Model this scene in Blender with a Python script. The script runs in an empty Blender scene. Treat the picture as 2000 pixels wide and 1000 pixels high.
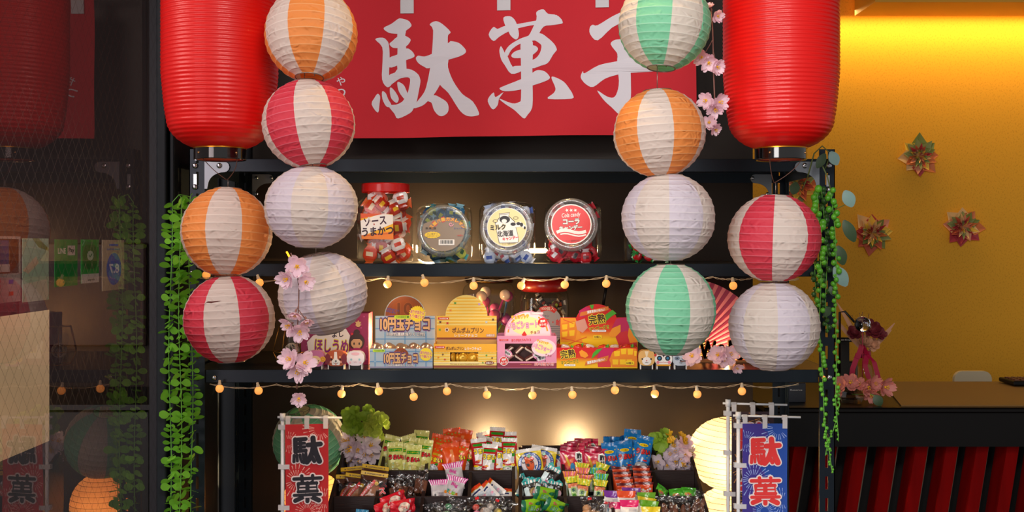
import bpy, math, random
from math import sin, cos, pi, radians as R, sqrt
from mathutils import Vector as V, Matrix, Euler, noise

# ---------------------------------------------------------------- camera, world, lamps
C = bpy.context.scene.collection
F, HZ, D, CH = 2125.0, 480.0, 2.5, 1.45          # focal length in px, horizon row, distance to the rack front, eye height
cam = bpy.data.cameras.new('camera'); cam.lens = 36 * F / 2000; cam.sensor_width = 36; cam.shift_y = -(500 - HZ) / 2000
co = bpy.data.objects.new('camera', cam); C.objects.link(co); co.location = (0, -D, CH); co.rotation_euler = (pi / 2, 0, 0)
sc = bpy.context.scene; sc.camera = co
sc.view_settings.view_transform = 'Standard'; sc.view_settings.look = 'None'; sc.view_settings.exposure = 0.0; sc.view_settings.gamma = 1
w = bpy.data.worlds.new('world'); sc.world = w; w.use_nodes = True
w.node_tree.nodes['Background'].inputs[0].default_value = (1.0, .96, .94, 1); w.node_tree.nodes['Background'].inputs[1].default_value = 0.34


def lamp(name, kind, loc, power, col, target=None, size=None, size_y=None, radius=None, spot=None, blend=.6):
    d = bpy.data.lights.new(name, kind); d.energy = power; d.color = col
    if kind == 'AREA':
        d.shape = 'RECTANGLE'; d.size = size; d.size_y = size_y or size
    elif radius is not None: d.shadow_soft_size = radius
    if spot: d.spot_size = R(spot); d.spot_blend = blend
    o = bpy.data.objects.new(name, d); C.objects.link(o); o.location = loc
    if target is not None: o.rotation_euler = (V(target) - V(loc)).to_track_quat('-Z', 'Y').to_euler()
    return o


WARM = (1.0, .62, .25)
lamp('street_daylight', 'AREA', (-2.9, -5.6, 1.9), 200, (1.0, .96, .93), (0, 0, 1.4), 2.2, 2.8)  # area light standing for daylight assumed from behind the camera
lamp('assumed_ceiling_spot', 'SPOT', (.12, -.42, 2.5), 26, (1.0, .62, .22), (.02, -.28, 1.5), radius=.05, spot=85, blend=.8)  # assumed warm downlight above the view, for the orange glow on the lanterns
lamp('sticker_backlight_fill', 'AREA', (-1.3, -.75, 2.1), 12, (1.0, .93, .84), (-.8, -.72, 1.3), .4, .4)  # unseen fill added behind the glass to brighten the stickers and poster
lamp('added_front_fill', 'AREA', (.25, -2.3, 2.58), 30, (1.0, .95, .90), (.1, 0, 1.1), .9, .5)  # unseen area fill added above the camera to brighten the boxes
lamp('sticker_fill_spot', 'SPOT', (.2, -1.7, 2.58), 230, (1.0, .96, .93), (-.8, -.53, 1.42), radius=.03, spot=15, blend=.35)  # added narrow spot, aimed to brighten the stickers on the glass
lamp('cove_strip', 'AREA', (1.95, 2.0, 2.42), 12.5, (1.0, .68, .26), (1.95, 2.08, 1.0), 2.4, .06)

# ---------------------------------------------------------------- helpers


def lin(h):
    c = [int(h[i:i + 2], 16) / 255 for i in (1, 3, 5)]
    return tuple(x / 12.92 if x <= .04045 else ((x + .055) / 1.055) ** 2.4 for x in c) + (1,)


_m = {}


def mat(name, col='#808080', rough=.5, metal=0, spec=.5, emit=None, es=0, trans=None, coat=0, bump=None, var=None, sheen=0):
    """procedural material; trans = share of translucent paper, bump = (scale, strength[, stretch]), var = (scale, dark colour, share)"""
    if name in _m: return _m[name]
    m = bpy.data.materials.new(name); m.use_nodes = True; n = m.node_tree.nodes; l = m.node_tree.links
    b = n['Principled BSDF']; out = n['Material Output']
    b.inputs['Base Color'].default_value = lin(col); b.inputs['Roughness'].default_value = rough; b.inputs['Metallic'].default_value = metal
    b.inputs['Specular IOR Level'].default_value = spec; b.inputs['Coat Weight'].default_value = coat; b.inputs['Coat Roughness'].default_value = .08
    if emit: b.inputs['Emission Color'].default_value = lin(emit); b.inputs['Emission Strength'].default_value = es
    tc = None
    if bump or var: tc = n.new('ShaderNodeTexCoord')
    if bump:
        t = n.new('ShaderNodeTexNoise'); t.inputs['Scale'].default_value = bump[0]; t.inputs['Detail'].default_value = 4
        mp = n.new('ShaderNodeMapping'); l.new(tc.outputs['Object'], mp.inputs[0]); l.new(mp.outputs[0], t.inputs['Vector'])
        if len(bump) > 2: mp.inputs['Scale'].default_value = bump[2]
        if len(bump) > 3: t.noise_type = 'RIDGED_MULTIFRACTAL'; t.inputs['Distortion'].default_value = .6; t.normalize = True
        bp = n.new('ShaderNodeBump'); bp.inputs['Strength'].default_value = bump[1]; bp.inputs['Distance'].default_value = .002 if len(bump) < 4 else bump[3]
        l.new(t.outputs[0], bp.inputs['Height']); l.new(bp.outputs[0], b.inputs['Normal'])
    if var:
        t = n.new('ShaderNodeTexNoise'); t.inputs['Scale'].default_value = var[0]; t.inputs['Detail'].default_value = 3
        mp = n.new('ShaderNodeMapping'); l.new(tc.outputs['Object'], mp.inputs[0]); l.new(mp.outputs[0], t.inputs['Vector'])
        if len(var) > 3: mp.inputs['Scale'].default_value = var[3]
        cr = n.new('ShaderNodeValToRGB'); cr.color_ramp.elements[0].position = .5 - var[2] * .5; cr.color_ramp.elements[1].position = .5 + var[2] * .5
        cr.color_ramp.elements[0].color = lin(var[1]); cr.color_ramp.elements[1].color = lin(col)
        l.new(t.outputs[0], cr.inputs[0]); l.new(cr.outputs[0], b.inputs['Base Color'])
    if trans:
        tr = n.new('ShaderNodeBsdfTranslucent'); tr.inputs[0].default_value = lin(col); mx = n.new('ShaderNodeMixShader'); mx.inputs[0].default_value = trans
        if var: l.new(cr.outputs[0], tr.inputs[0])
        if bump: l.new(bp.outputs[0], tr.inputs['Normal'])
        l.new(b.outputs[0], mx.inputs[1]); l.new(tr.outputs[0], mx.inputs[2]); l.new(mx.outputs[0], out.inputs[0])
    _m[name] = m
    return m


def clear(name, tint='#ffffff', refl=1.0, rough=.03, base=.04, milk=0):
    """thin clear plastic or glass: see-through, with a mirror that grows towards grazing views"""
    if name in _m: return _m[name]
    m = bpy.data.materials.new(name); m.use_nodes = True; n = m.node_tree.nodes; l = m.node_tree.links; n.clear()
    out = n.new('ShaderNodeOutputMaterial'); t = n.new('ShaderNodeBsdfTransparent'); t.inputs[0].default_value = lin(tint)
    g = n.new('ShaderNodeBsdfGlossy'); g.inputs['Roughness'].default_value = rough; mx = n.new('ShaderNodeMixShader')
    f = n.new('ShaderNodeFresnel'); f.inputs[0].default_value = 1.5
    mu = n.new('ShaderNodeMath'); mu.operation = 'MULTIPLY_ADD'; mu.inputs[1].default_value = refl; mu.inputs[2].default_value = base - .04; mu.use_clamp = True
    geo = n.new('ShaderNodeNewGeometry')
    l.new(f.outputs[0], mu.inputs[0]); l.new(mu.outputs[0], mx.inputs[0]); l.new(t.outputs[0], mx.inputs[1]); l.new(g.outputs[0], mx.inputs[2]); l.new(mx.outputs[0], out.inputs[0])
    # the inner face of a shell must not mirror totally: use the outward normal's Fresnel on both faces
    vm = n.new('ShaderNodeVectorMath'); vm.operation = 'SCALE'; sg = n.new('ShaderNodeMath'); sg.operation = 'MULTIPLY_ADD'; sg.inputs[1].default_value = -0.0; sg.inputs[2].default_value = 1.0
    mm = n.new('ShaderNodeMath'); mm.operation = 'MULTIPLY_ADD'; l.new(geo.outputs['Backfacing'], mm.inputs[0]); mm.inputs[1].default_value = 1 / 1.5 - 1.5; mm.inputs[2].default_value = 1.5; l.new(mm.outputs[0], f.inputs[0])
    if milk:
        df = n.new('ShaderNodeBsdfTranslucent'); d2 = n.new('ShaderNodeBsdfDiffuse'); a1 = n.new('ShaderNodeMixShader'); a1.inputs[0].default_value = .6; l.new(df.outputs[0], a1.inputs[1]); l.new(d2.outputs[0], a1.inputs[2])
        a2 = n.new('ShaderNodeMixShader'); a2.inputs[0].default_value = milk; l.new(t.outputs[0], a2.inputs[1]); l.new(a1.outputs[0], a2.inputs[2]); l.new(a2.outputs[0], mx.inputs[1])
    _m[name] = m
    return m


def P(x, y, Z): return V(((x - 1000) * Z / F, Z - D, CH - (y - HZ) * Z / F))
def S(px, Z): return px * Z / F


class MB:
    """collects geometry, then links it as ONE mesh object"""
    def __init__(s): s.v = []; s.f = []; s.m = []; s.mats = []; s.sm = []

    def mi(s, m):
        if m not in s.mats: s.mats.append(m)
        return s.mats.index(m)

    def add(s, vs, fs, m, smooth=False):
        o = len(s.v); s.v += [tuple(v) for v in vs]; k = s.mi(m) if not isinstance(m, list) else None
        for i, f in enumerate(fs):
            s.f.append([a + o for a in f]); s.m.append(k if k is not None else s.mi(m[i])); s.sm.append(smooth)
        return s

    def box(s, lo, hi, m, M=None, bev=0):
        x0, y0, z0 = lo; x1, y1, z1 = hi
        if bev:
            b = min(bev, (x1 - x0) / 2.01, (y1 - y0) / 2.01, (z1 - z0) / 2.01); vs = []; fs = []
            def idx(i, j, k, a): return ((i * 2 + j) * 2 + k) * 3 + a
            for i in (0, 1):
                for j in (0, 1):
                    for k in (0, 1):
                        X = (x0, x1)[i]; Y = (y0, y1)[j]; Z = (z0, z1)[k]; dx = b * (1 - 2 * i); dy = b * (1 - 2 * j); dz = b * (1 - 2 * k)
                        vs += [(X, Y + dy, Z + dz), (X + dx, Y, Z + dz), (X + dx, Y + dy, Z)]
            for i in (0, 1): fs.append([idx(i, *q, 0) for q in ((0, 0), (0, 1), (1, 1), (1, 0))][:: (1 if i == 0 else -1)])
            for j in (0, 1): fs.append([idx(q[0], j, q[1], 1) for q in ((0, 0), (1, 0), (1, 1), (0, 1))][:: (1 if j == 0 else -1)])
            for k in (0, 1): fs.append([idx(q[0], q[1], k, 2) for q in ((0, 0), (0, 1), (1, 1), (1, 0))][:: (1 if k == 0 else -1)])
            for a in (0, 1):
                for c in (0, 1):
                    fs.append([idx(a, c, 0, 0), idx(a, c, 0, 1), idx(a, c, 1, 1), idx(a, c, 1, 0)])
                    fs.append([idx(a, 0, c, 0), idx(a, 0, c, 2), idx(a, 1, c, 2), idx(a, 1, c, 0)])
                    fs.append([idx(0, a, c, 1), idx(0, a, c, 2), idx(1, a, c, 2), idx(1, a, c, 1)])
                    for k in (0, 1): fs.append([idx(a, c, k, 0), idx(a, c, k, 1), idx(a, c, k, 2)])
            # consistent outward winding
            cx = V(((x0 + x1) / 2, (y0 + y1) / 2, (z0 + z1) / 2)); g = []
            for f in fs:
                p = [V(vs[q]) for q in f]; nn = (p[1] - p[0]).cross(p[2] - p[0]); ce = sum(p, V()) / len(p)
                g.append(f if nn.dot(ce - cx) > 0 else f[::-1])
            fs = g
        else:
            vs = [(x0, y0, z0), (x1, y0, z0), (x1, y1, z0), (x0, y1, z0), (x0, y0, z1), (x1, y0, z1), (x1, y1, z1), (x0, y1, z1)]
            fs = [(0, 3, 2, 1), (4, 5, 6, 7), (0, 1, 5, 4), (1, 2, 6, 5), (2, 3, 7, 6), (3, 0, 4, 7)]
        if M: vs = [M @ V(v) for v in vs]
        return s.add(vs, fs, m)

    def lathe(s, prof, m, n=32, M=None, smooth=True, axis=2, a0=0, a1=2 * pi, mf=None):
        """prof: (r, z) pairs bottom to top; mf(i ring, j sector) gives a material per face"""
        full = abs(a1 - a0 - 2 * pi) < 1e-6; vs = []; fs = []; ms = []; k = n if full else n + 1
        for r, z in prof:
            for j in range(k):
                a = a0 + (a1 - a0) * j / n; vs.append((r * sin(a), -r * cos(a), z))
        for i in range(len(prof) - 1):
            for j in range(n):
                j2 = (j + 1) % k; fs.append((i * k + j, i * k + j2, (i + 1) * k + j2, (i + 1) * k + j)); ms.append(mf(i, j) if mf else m)
        if axis == 1: vs = [(x, -z, y) for x, y, z in vs]      # axis along -Y (towards the viewer)
        if axis == 0: vs = [(z, y, -x) for x, y, z in vs]
        if M: vs = [M @ V(v) for v in vs]
        return s.add(vs, fs, ms, smooth)

    def tube(s, pts, r, m, n=8, cap=True, smooth=True, taper=None):
        pts = [V(p) for p in pts]; vs = []; fs = []; N = len(pts); up = None
        for i, p in enumerate(pts):
            t = (pts[min(i + 1, N - 1)] - pts[max(i - 1, 0)])
            if t.length < 1e-9: t = V((0, 0, 1))
            t.normalize()
            if up is None: up = t.orthogonal().normalized()
            else:
                up = (up - t * up.dot(t))
                up = up.normalized() if up.length > 1e-6 else t.orthogonal().normalized()
            b = t.cross(up); rr = r if not taper else r * (1 + (taper - 1) * i / max(1, N - 1))
            if isinstance(r, (list, tuple)): rr = r[i]
            for j in range(n): a = 2 * pi * j / n; vs.append(p + (up * cos(a) + b * sin(a)) * rr)
        for i in range(N - 1):
            for j in range(n): fs.append((i * n + j, i * n + (j + 1) % n, (i + 1) * n + (j + 1) % n, (i + 1) * n + j))
        if cap: fs.append(tuple(range(n))[::-1]); fs.append(tuple((N - 1) * n + j for j in range(n)))
        return s.add(vs, fs, m, smooth)

    def ball(s, c, r, m, n=12, k=8, sc=(1, 1, 1), M=None):
        c = V(c); vs = []; fs = []
        for i in range(k + 1):
            t = pi * i / k
            for j in range(n): a = 2 * pi * j / n; vs.append(V((r * sc[0] * sin(t) * cos(a), r * sc[1] * sin(t) * sin(a), -r * sc[2] * cos(t))))
        for i in range(k):
            for j in range(n): fs.append((i * n + j, i * n + (j + 1) % n, (i + 1) * n + (j + 1) % n, (i + 1) * n + j))
        vs = [(M @ v if M else v) + c for v in vs]
        return s.add(vs, fs, m, True)

    def prism(s, poly, d, m, mapf=None, mside=None):
        """2-D outline (x, z) extruded from y=0 back to y=d; front faces -Y"""
        n = len(poly); a = sum(poly[i][0] * poly[(i + 1) % n][1] - poly[(i + 1) % n][0] * poly[i][1] for i in range(n))
        if a < 0: poly = poly[::-1]
        vs = [(x, 0, z) for x, z in poly] + [(x, d, z) for x, z in poly]
        fs = [tuple(range(n)), tuple(range(n, 2 * n))[::-1]] + [(i, i + n, (i + 1) % n + n, (i + 1) % n) for i in range(n)]
        if mapf: vs = [mapf(V(v)) for v in vs]
        return s.add(vs, fs, [m, mside or m] + [mside or m] * n)

    def decal(s, shape, mapf, m, eps):
        vs, fs = shape
        return s.add([mapf(q[0], q[1], eps + (q[2] if len(q) > 2 else 0)) for q in vs], fs, m)

    def build(s, name, parent=None, loc=None, rot=None):
        me = bpy.data.meshes.new(name); me.from_pydata(s.v, [], s.f)
        for m in s.mats: me.materials.append(m)
        me.polygons.foreach_set('material_index', s.m); me.polygons.foreach_set('use_smooth', s.sm); me.update()
        o = bpy.data.objects.new(name, me); C.objects.link(o)
        if parent: o.parent = parent
        if loc is not None: o.location = loc
        if rot is not None: o.rotation_euler = rot
        return o


def tag(o, label=None, cat=None, group=None, kind=None):
    if label: o['label'] = label
    if cat: o['category'] = cat
    if group: o['group'] = group
    if kind: o['kind'] = kind
    return o


def thing(name, loc, label, cat, group=None, rot=None):
    o = bpy.data.objects.new(name, None); C.objects.link(o); o.location = loc; o.empty_display_size = .02
    if rot: o.rotation_euler = rot
    return tag(o, label, cat, group)


def dup(o, loc=None, rot=None, label=None, group=None, scale=None):
    c = o.copy(); C.objects.link(c)
    if loc is not None: c.location = loc
    if rot is not None: c.rotation_euler = rot
    if scale is not None: c.scale = scale
    if label: c['label'] = label
    if group: c['group'] = group
    for ch in o.children:
        d = ch.copy(); C.objects.link(d); d.parent = c
        for g in ch.children: e = g.copy(); C.objects.link(e); e.parent = d
    return c


def struct(name, mb): return tag(mb.build(name), kind='structure')


ORD = ['first', 'second', 'third', 'fourth', 'fifth', 'sixth', 'seventh', 'eighth', 'ninth', 'tenth', 'eleventh', 'twelfth']

# 2-D shapes for print: (verts, faces)
_t = {}


def text2d(s, bold=0.0, shear=0.0):
    k = (s, bold, shear)
    if k in _t: return _t[k]
    cu = bpy.data.curves.new('t', 'FONT'); cu.body = s; cu.size = 1; cu.shear = shear; cu.resolution_u = 3
    o = bpy.data.objects.new('t', cu); C.objects.link(o)
    dg = bpy.context.evaluated_depsgraph_get(); dg.update()
    me = o.evaluated_get(dg).to_mesh()
    vs = [(v.co.x, v.co.y) for v in me.vertices]; fs = [tuple(p.vertices) for p in me.polygons]
    o.evaluated_get(dg).to_mesh_clear(); bpy.data.objects.remove(o); bpy.data.curves.remove(cu)
    if bold:                                              # heavier strokes: the outline laid over itself in a small circle
        v0, f0 = vs, fs; vs, fs = list(v0), list(f0); q = 8 if bold > .012 else 4
        for i in range(q):
            dx, dy = bold * cos(2 * pi * i / q), bold * sin(2 * pi * i / q); o_ = len(vs); vs += [(x + dx, y + dy, (i + 1) * 5e-6) for x, y in v0]; fs += [tuple(a + o_ for a in f) for f in f0]
    _t[k] = (vs, fs); return _t[k]


def fit(sh, cx, cy, w=None, h=None, rot=0, ref=None):
    """scale a shape so that its box (or that of ref) becomes w x h about (cx, cy)"""
    vs, fs = sh; rv = (ref or sh)[0]
    if not vs: return sh
    x0 = min(v[0] for v in rv); x1 = max(v[0] for v in rv); y0 = min(v[1] for v in rv); y1 = max(v[1] for v in rv)
    sx = w / (x1 - x0) if w else None; sy = h / (y1 - y0) if h else None
    sx = sx or sy; sy = sy or sx; mx = (x0 + x1) / 2; my = (y0 + y1) / 2; c, s_ = cos(R(rot)), sin(R(rot)); o = []
    for q in vs:
        x = (q[0] - mx) * sx; y = (q[1] - my) * sy; o.append((cx + x * c - y * s_, cy + x * s_ + y * c) + tuple(q[2:]))
    return o, fs


def txt(s, cx, cy, w=None, h=None, rot=0, bold=0.0, shear=0, base=None):
    return fit(text2d(s, bold, shear), cx, cy, w, h, rot, ref=text2d(s, base, shear) if base is not None else None)


def poly2(pts): return [tuple(p) for p in pts], [tuple(range(len(pts)))]


def ell(cx, cy, rx, ry=None, n=28, a0=0, a1=360):
    ry = ry or rx
    if a1 - a0 >= 360: return poly2([(cx + rx * cos(2 * pi * i / n), cy + ry * sin(2 * pi * i / n)) for i in range(n)])
    return poly2([(cx + rx * cos(R(a0 + (a1 - a0) * i / n)), cy + ry * sin(R(a0 + (a1 - a0) * i / n))) for i in range(n + 1)])


def ring2(cx, cy, r0, r1, n=36, a0=0, a1=360, ky=1):
    vs = []; fs = []
    for i in range(n + 1):
        a = R(a0 + (a1 - a0) * i / n); vs += [(cx + r0 * cos(a), cy + r0 * sin(a) * ky), (cx + r1 * cos(a), cy + r1 * sin(a) * ky)]
    for i in range(n): fs.append((2 * i, 2 * i + 1, 2 * i + 3, 2 * i + 2))
    return vs, fs


def rect2(x0, y0, x1, y1): return poly2([(x0, y0), (x1, y0), (x1, y1), (x0, y1)])


def rrect(cx, cy, w, h, r, n=4):
    p = []
    for (sx, sy, a) in ((1, 1, 0), (-1, 1, 90), (-1, -1, 180), (1, -1, 270)):
        for i in range(n + 1):
            t = R(a + 90 * i / n); p.append((cx + sx * (w / 2 - r) + r * cos(t), cy + sy * (h / 2 - r) + r * sin(t)))
    return poly2(p)


def burst(cx, cy, r0, r1, n=16, ky=1): return poly2([(cx + (r1 if i % 2 else r0) * cos(pi * i / n), cy + ky * (r1 if i % 2 else r0) * sin(pi * i / n)) for i in range(2 * n)])


def line2(pts, w):
    vs = []; fs = []; n = len(pts)
    for i, p in enumerate(pts):
        a = pts[max(i - 1, 0)]; b = pts[min(i + 1, n - 1)]; dx, dy = b[0] - a[0], b[1] - a[1]; L = math.hypot(dx, dy) or 1
        ww = w if not isinstance(w, (list, tuple)) else w[i]
        vs += [(p[0] - dy / L * ww / 2, p[1] + dx / L * ww / 2), (p[0] + dy / L * ww / 2, p[1] - dx / L * ww / 2)]
    for i in range(n - 1): fs.append((2 * i, 2 * i + 1, 2 * i + 3, 2 * i + 2))
    return vs, fs


def fire(cx, cy, r, n=22, r0=.35, w=.03, seed=1, clip=None):
    """firework: thin tapering rays"""
    rnd = random.Random(seed); vs = []; fs = []
    for i in range(n):
        a = 2 * pi * i / n + rnd.uniform(-.05, .05)
        for q0, q1, ww in ((r0, .6, w), (.66, rnd.uniform(.85, 1.05), w * 1.2)):
            p0 = (cx + r * q0 * cos(a), cy + r * q0 * sin(a)); p1 = (cx + r * q1 * cos(a), cy + r * q1 * sin(a)); nx, ny = -sin(a) * r * ww * .5, cos(a) * r * ww * .5
            q = [(p0[0] + nx * .4, p0[1] + ny * .4), (p0[0] - nx * .4, p0[1] - ny * .4), (p1[0] - nx, p1[1] - ny), (p1[0] + nx, p1[1] + ny)]
            if clip and any(not (clip[0] < x < clip[2] and clip[1] < y < clip[3]) for x, y in q): continue
            o = len(vs); vs += q; fs.append((o, o + 1, o + 2, o + 3))
    return vs, fs


def plane_map(O, ex=(1, 0, 0), ey=(0, 0, 1)):
    O = V(O); ex = V(ex).normalized(); ey = V(ey).normalized(); n = ex.cross(ey)
    return lambda u, v, e: O + ex * u + ey * v + n * e


def smooth_closed(pts, k=4):
    """Catmull-Rom through a closed outline, corners softened"""
    o = []; n = len(pts)
    for i in range(n):
        a, b, c, d = (V(pts[(i + q) % n]) for q in (-1, 0, 1, 2))
        for t in range(k):
            u = t / k; o.append(tuple(.5 * ((2 * b) + (c - a) * u + (2 * a - 5 * b + 4 * c - d) * u * u + (3 * b - a - 3 * c + d) * u ** 3)))
    return o


def tri(poly):
    """triangulated outline as a 2-D shape"""
    from mathutils.geometry import tessellate_polygon
    return [tuple(p[:2]) for p in poly], [tuple(t) for t in tessellate_polygon([[V((p[0], p[1], 0)) for p in poly]])]

# ---------------------------------------------------------------- the room
def panel_mat():
    m = mat('panel_bronze', '#271e18', .45, .28, bump=(900, .10), spec=.35); return m


M_panel = panel_mat()
M_dark = mat('dark_grey_paint', '#1a1c20', .6, .0, spec=.1)
M_frame = mat('frame_blue_grey', '#1d2328', .5, .0, spec=.15)
M_floor = mat('floor_tile', '#3a3330', .4, var=(6, '#2b2522', .5))
mb = MB(); mb.box((-3.2, -2.7, -.05), (4.2, 2.6, 0), M_floor); struct('floor', mb)
mb = MB(); mb.box((-3.2, -1.0, 2.62), (4.2, 2.6, 2.7), mat('ceiling_paint', '#4a423c', .8)); struct('ceiling', mb)
mb = MB(); mb.box((-.715, .5, 0), (.664, .53, 2.62), M_panel); struct('wall_back', mb)
# grey strip of wall left of the panel, with the grooves of a door leaf
mb = MB(); mb.box((-1.02, .56, 0), (-.715, .6, 2.62), mat('grey_wall', '#2c2f35', .6, bump=(120, .1)))
mb.box((-.80, .47, 0), (-.757, .56, 2.62), M_dark); mb.box((-.905, .44, 0), (-.80, .56, 2.62), mat('blue_grey_leaf_door', '#8a929e', .6, spec=.15), bev=.006)
struct('wall_left', mb)
# jamb profile of the glass door
mb = MB(); fz = 2.62
for x0, x1, Zf in ((305, 322, 2.46), (322, 331, 2.50), (331, 338, 2.47), (338, 346, 2.54), (346, 353, 2.58)):
    a = P(x0, 0, Zf).x; b = P(x1, 0, Zf).x; mb.box((a, Zf - D, 0), (b + .002, .34, fz), M_frame, bev=.0025)
mb.box((P(353, 0, 2.62).x, .12, 0), (P(358, 0, 2.62).x, .34, fz), mat('frame_highlight', '#6a7480', .35, .5))  # bright edge highlight put into this strip's lighter colour
struct('trim_1', mb)


def glass_mat():
    m = bpy.data.materials.new('wired_glass'); m.use_nodes = True; n = m.node_tree.nodes; l = m.node_tree.links; n.clear()
    out = n.new('ShaderNodeOutputMaterial'); t = n.new('ShaderNodeBsdfTransparent'); t.inputs[0].default_value = lin('#b9aeb0')
    g = n.new('ShaderNodeBsdfGlossy'); g.inputs['Roughness'].default_value = .012; g.inputs[0].default_value = lin('#ecd6d0'); mx = n.new('ShaderNodeMixShader')
    f = n.new('ShaderNodeFresnel'); geo = n.new('ShaderNodeNewGeometry'); mm = n.new('ShaderNodeMath'); mm.operation = 'MULTIPLY_ADD'; l.new(geo.outputs['Backfacing'], mm.inputs[0]); mm.inputs[1].default_value = 1 / 1.62 - 1.62; mm.inputs[2].default_value = 1.62; l.new(mm.outputs[0], f.inputs[0])
    mu = n.new('ShaderNodeMath'); mu.operation = 'MULTIPLY'; mu.inputs[1].default_value = 1.12; mu.use_clamp = True; l.new(f.outputs[0], mu.inputs[0]); l.new(mu.outputs[0], mx.inputs[0])
    l.new(t.outputs[0], mx.inputs[1]); l.new(g.outputs[0], mx.inputs[2])
    tc = n.new('ShaderNodeTexCoord'); sp = n.new('ShaderNodeSeparateXYZ'); l.new(tc.outputs['Object'], sp.inputs[0])
    ms = []
    for sg in (1, -1):
        a = n.new('ShaderNodeMath'); a.operation = 'MULTIPLY_ADD'; a.inputs[1].default_value = sg * .8; l.new(sp.outputs['Z'], a.inputs[0]); l.new(sp.outputs['Y'], a.inputs[2])
        b = n.new('ShaderNodeMath'); b.operation = 'DIVIDE'; b.inputs[1].default_value = .031; l.new(a.outputs[0], b.inputs[0])
        c = n.new('ShaderNodeMath'); c.operation = 'FRACT'; l.new(b.outputs[0], c.inputs[0])
        d = n.new('ShaderNodeMath'); d.operation = 'LESS_THAN'; d.inputs[1].default_value = .045; l.new(c.outputs[0], d.inputs[0]); ms.append(d)
    o = n.new('ShaderNodeMath'); o.operation = 'MAXIMUM'; l.new(ms[0].outputs[0], o.inputs[0]); l.new(ms[1].outputs[0], o.inputs[1])
    wr = n.new('ShaderNodeBsdfPrincipled'); wr.inputs['Base Color'].default_value = lin('#3e3430'); wr.inputs['Metallic'].default_value = .3; wr.inputs['Roughness'].default_value = .5
    mk = n.new('ShaderNodeMath'); mk.operation = 'MULTIPLY'; mk.inputs[1].default_value = .5; l.new(o.outputs[0], mk.inputs[0])
    m2 = n.new('ShaderNodeMixShader'); l.new(mk.outputs[0], m2.inputs[0]); l.new(mx.outputs[0], m2.inputs[1]); l.new(wr.outputs[0], m2.inputs[2]); l.new(m2.outputs[0], out.inputs[0])
    return m


GX = -.804                                                            # the plane of the glass door
M_glass = glass_mat()
mb = MB(); mb.add([(GX, -1.5, .12), (GX, -.03, .12), (GX, -.03, 2.55), (GX, -1.5, 2.55)], [(0, 1, 2, 3)], M_glass); struct('window_1', mb)
mb = MB(); mb.box((GX - .025, -1.5, 0), (GX + .01, -.035, .12), M_frame, bev=.004); mb.box((GX - .025, -1.5, 2.55), (GX + .01, -.035, 2.62), M_frame); struct('trim_2', mb)
# the room behind the glass
mb = MB(); mb.box((-3.2, 1.1, 0), (-1.03, 1.15, 2.62), mat('maroon_wall', '#24100a', .7, var=(3, '#1e0d08', .6))); struct('wall_room', mb)
mb = MB(); mb.box((-2.6, .7, 0), (-1.06, 1.09, .97), mat('room_counter', '#0c1012', .5), bev=.01); mb.box((-2.6, .68, .97), (-1.04, 1.09, .985), mat('room_counter', '#20272a'))
tag(mb.build('sideboard'), 'dark low sideboard standing in the dim room behind the wired glass', 'sideboard')
mb = MB(); mb.box((-1.62, 1.06, 1.12), (-1.2, 1.1, 1.46), mat('room_board', '#331a12', .6), bev=.006); tag(mb.build('wall_board'), 'plain brown board on the far wall behind the wired glass', 'board')


# yellow wall, cove and counter
def wallpaper():
    m = mat('yellow_wallpaper', '#dc980a', .6, spec=.2); n = m.node_tree.nodes; l = m.node_tree.links; b = n['Principled BSDF']
    tc = n.new('ShaderNodeTexCoord'); mp = n.new('ShaderNodeMapping'); mp.inputs['Scale'].default_value = (1, 1, .7); mp.inputs['Rotation'].default_value = (0, .6, 0); l.new(tc.outputs['Object'], mp.inputs[0])
    v = n.new('ShaderNodeTexNoise'); v.inputs['Scale'].default_value = 190; v.inputs['Detail'].default_value = 1.2; l.new(mp.outputs[0], v.inputs['Vector'])
    cr = n.new('ShaderNodeValToRGB'); cr.color_ramp.elements[0].position = .56; cr.color_ramp.elements[1].position = .63
    cr.color_ramp.elements[0].color = lin('#e0a22c'); cr.color_ramp.elements[1].color = lin('#d39625'); l.new(v.outputs[0], cr.inputs[0]); l.new(cr.outputs[0], b.inputs['Base Color'])
    return m


M_yel = wallpaper()
mb = MB(); mb.box((-.9, 2.1, 0), (4.2, 2.16, 2.62), M_yel); struct('wall_right', mb)
a = P(1708, 14, 4.45); mb = MB(); pr = [(a.x, 0), (a.x - .055, 0)]
mb.box((P(1680, 0, 4.4).x, 1.72, P(0, 13, 4.3).z), (4.2, 1.97, 2.62), mat('soffit_paint', '#d89a30', .6)); struct('trim_3', mb)
M_blk = mat('black_lacquer', '#070505', .35, spec=.25)
M_red = mat('red_slat', '#700303', .7, spec=.05, var=(30, '#5a0202', .6, (1, 1, .1)))
ct = thing('reception_counter', (1.6, .75, 0), 'black reception counter with a row of leaning red slats on its front', 'counter')
ct.location = (0, 0, 0)
Y0, Y1 = 3.02 - D, 3.61 - D
mb = MB(); mb.box((.70, Y0, .985), (4.0, Y1, 1.0), M_blk, bev=.004); mb.build('countertop', ct)
mb = MB(); mb.box((.70, Y0 + .012, .89), (4.0, Y0 + .05, .985), M_blk); mb.build('fascia', ct)
mb = MB(); mb.box((.70, Y0 + .16, 0), (4.0, Y1 - .03, .985), mat('counter_body', '#0c0808', .6)); mb.build('body', ct)
mb = MB()
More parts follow.
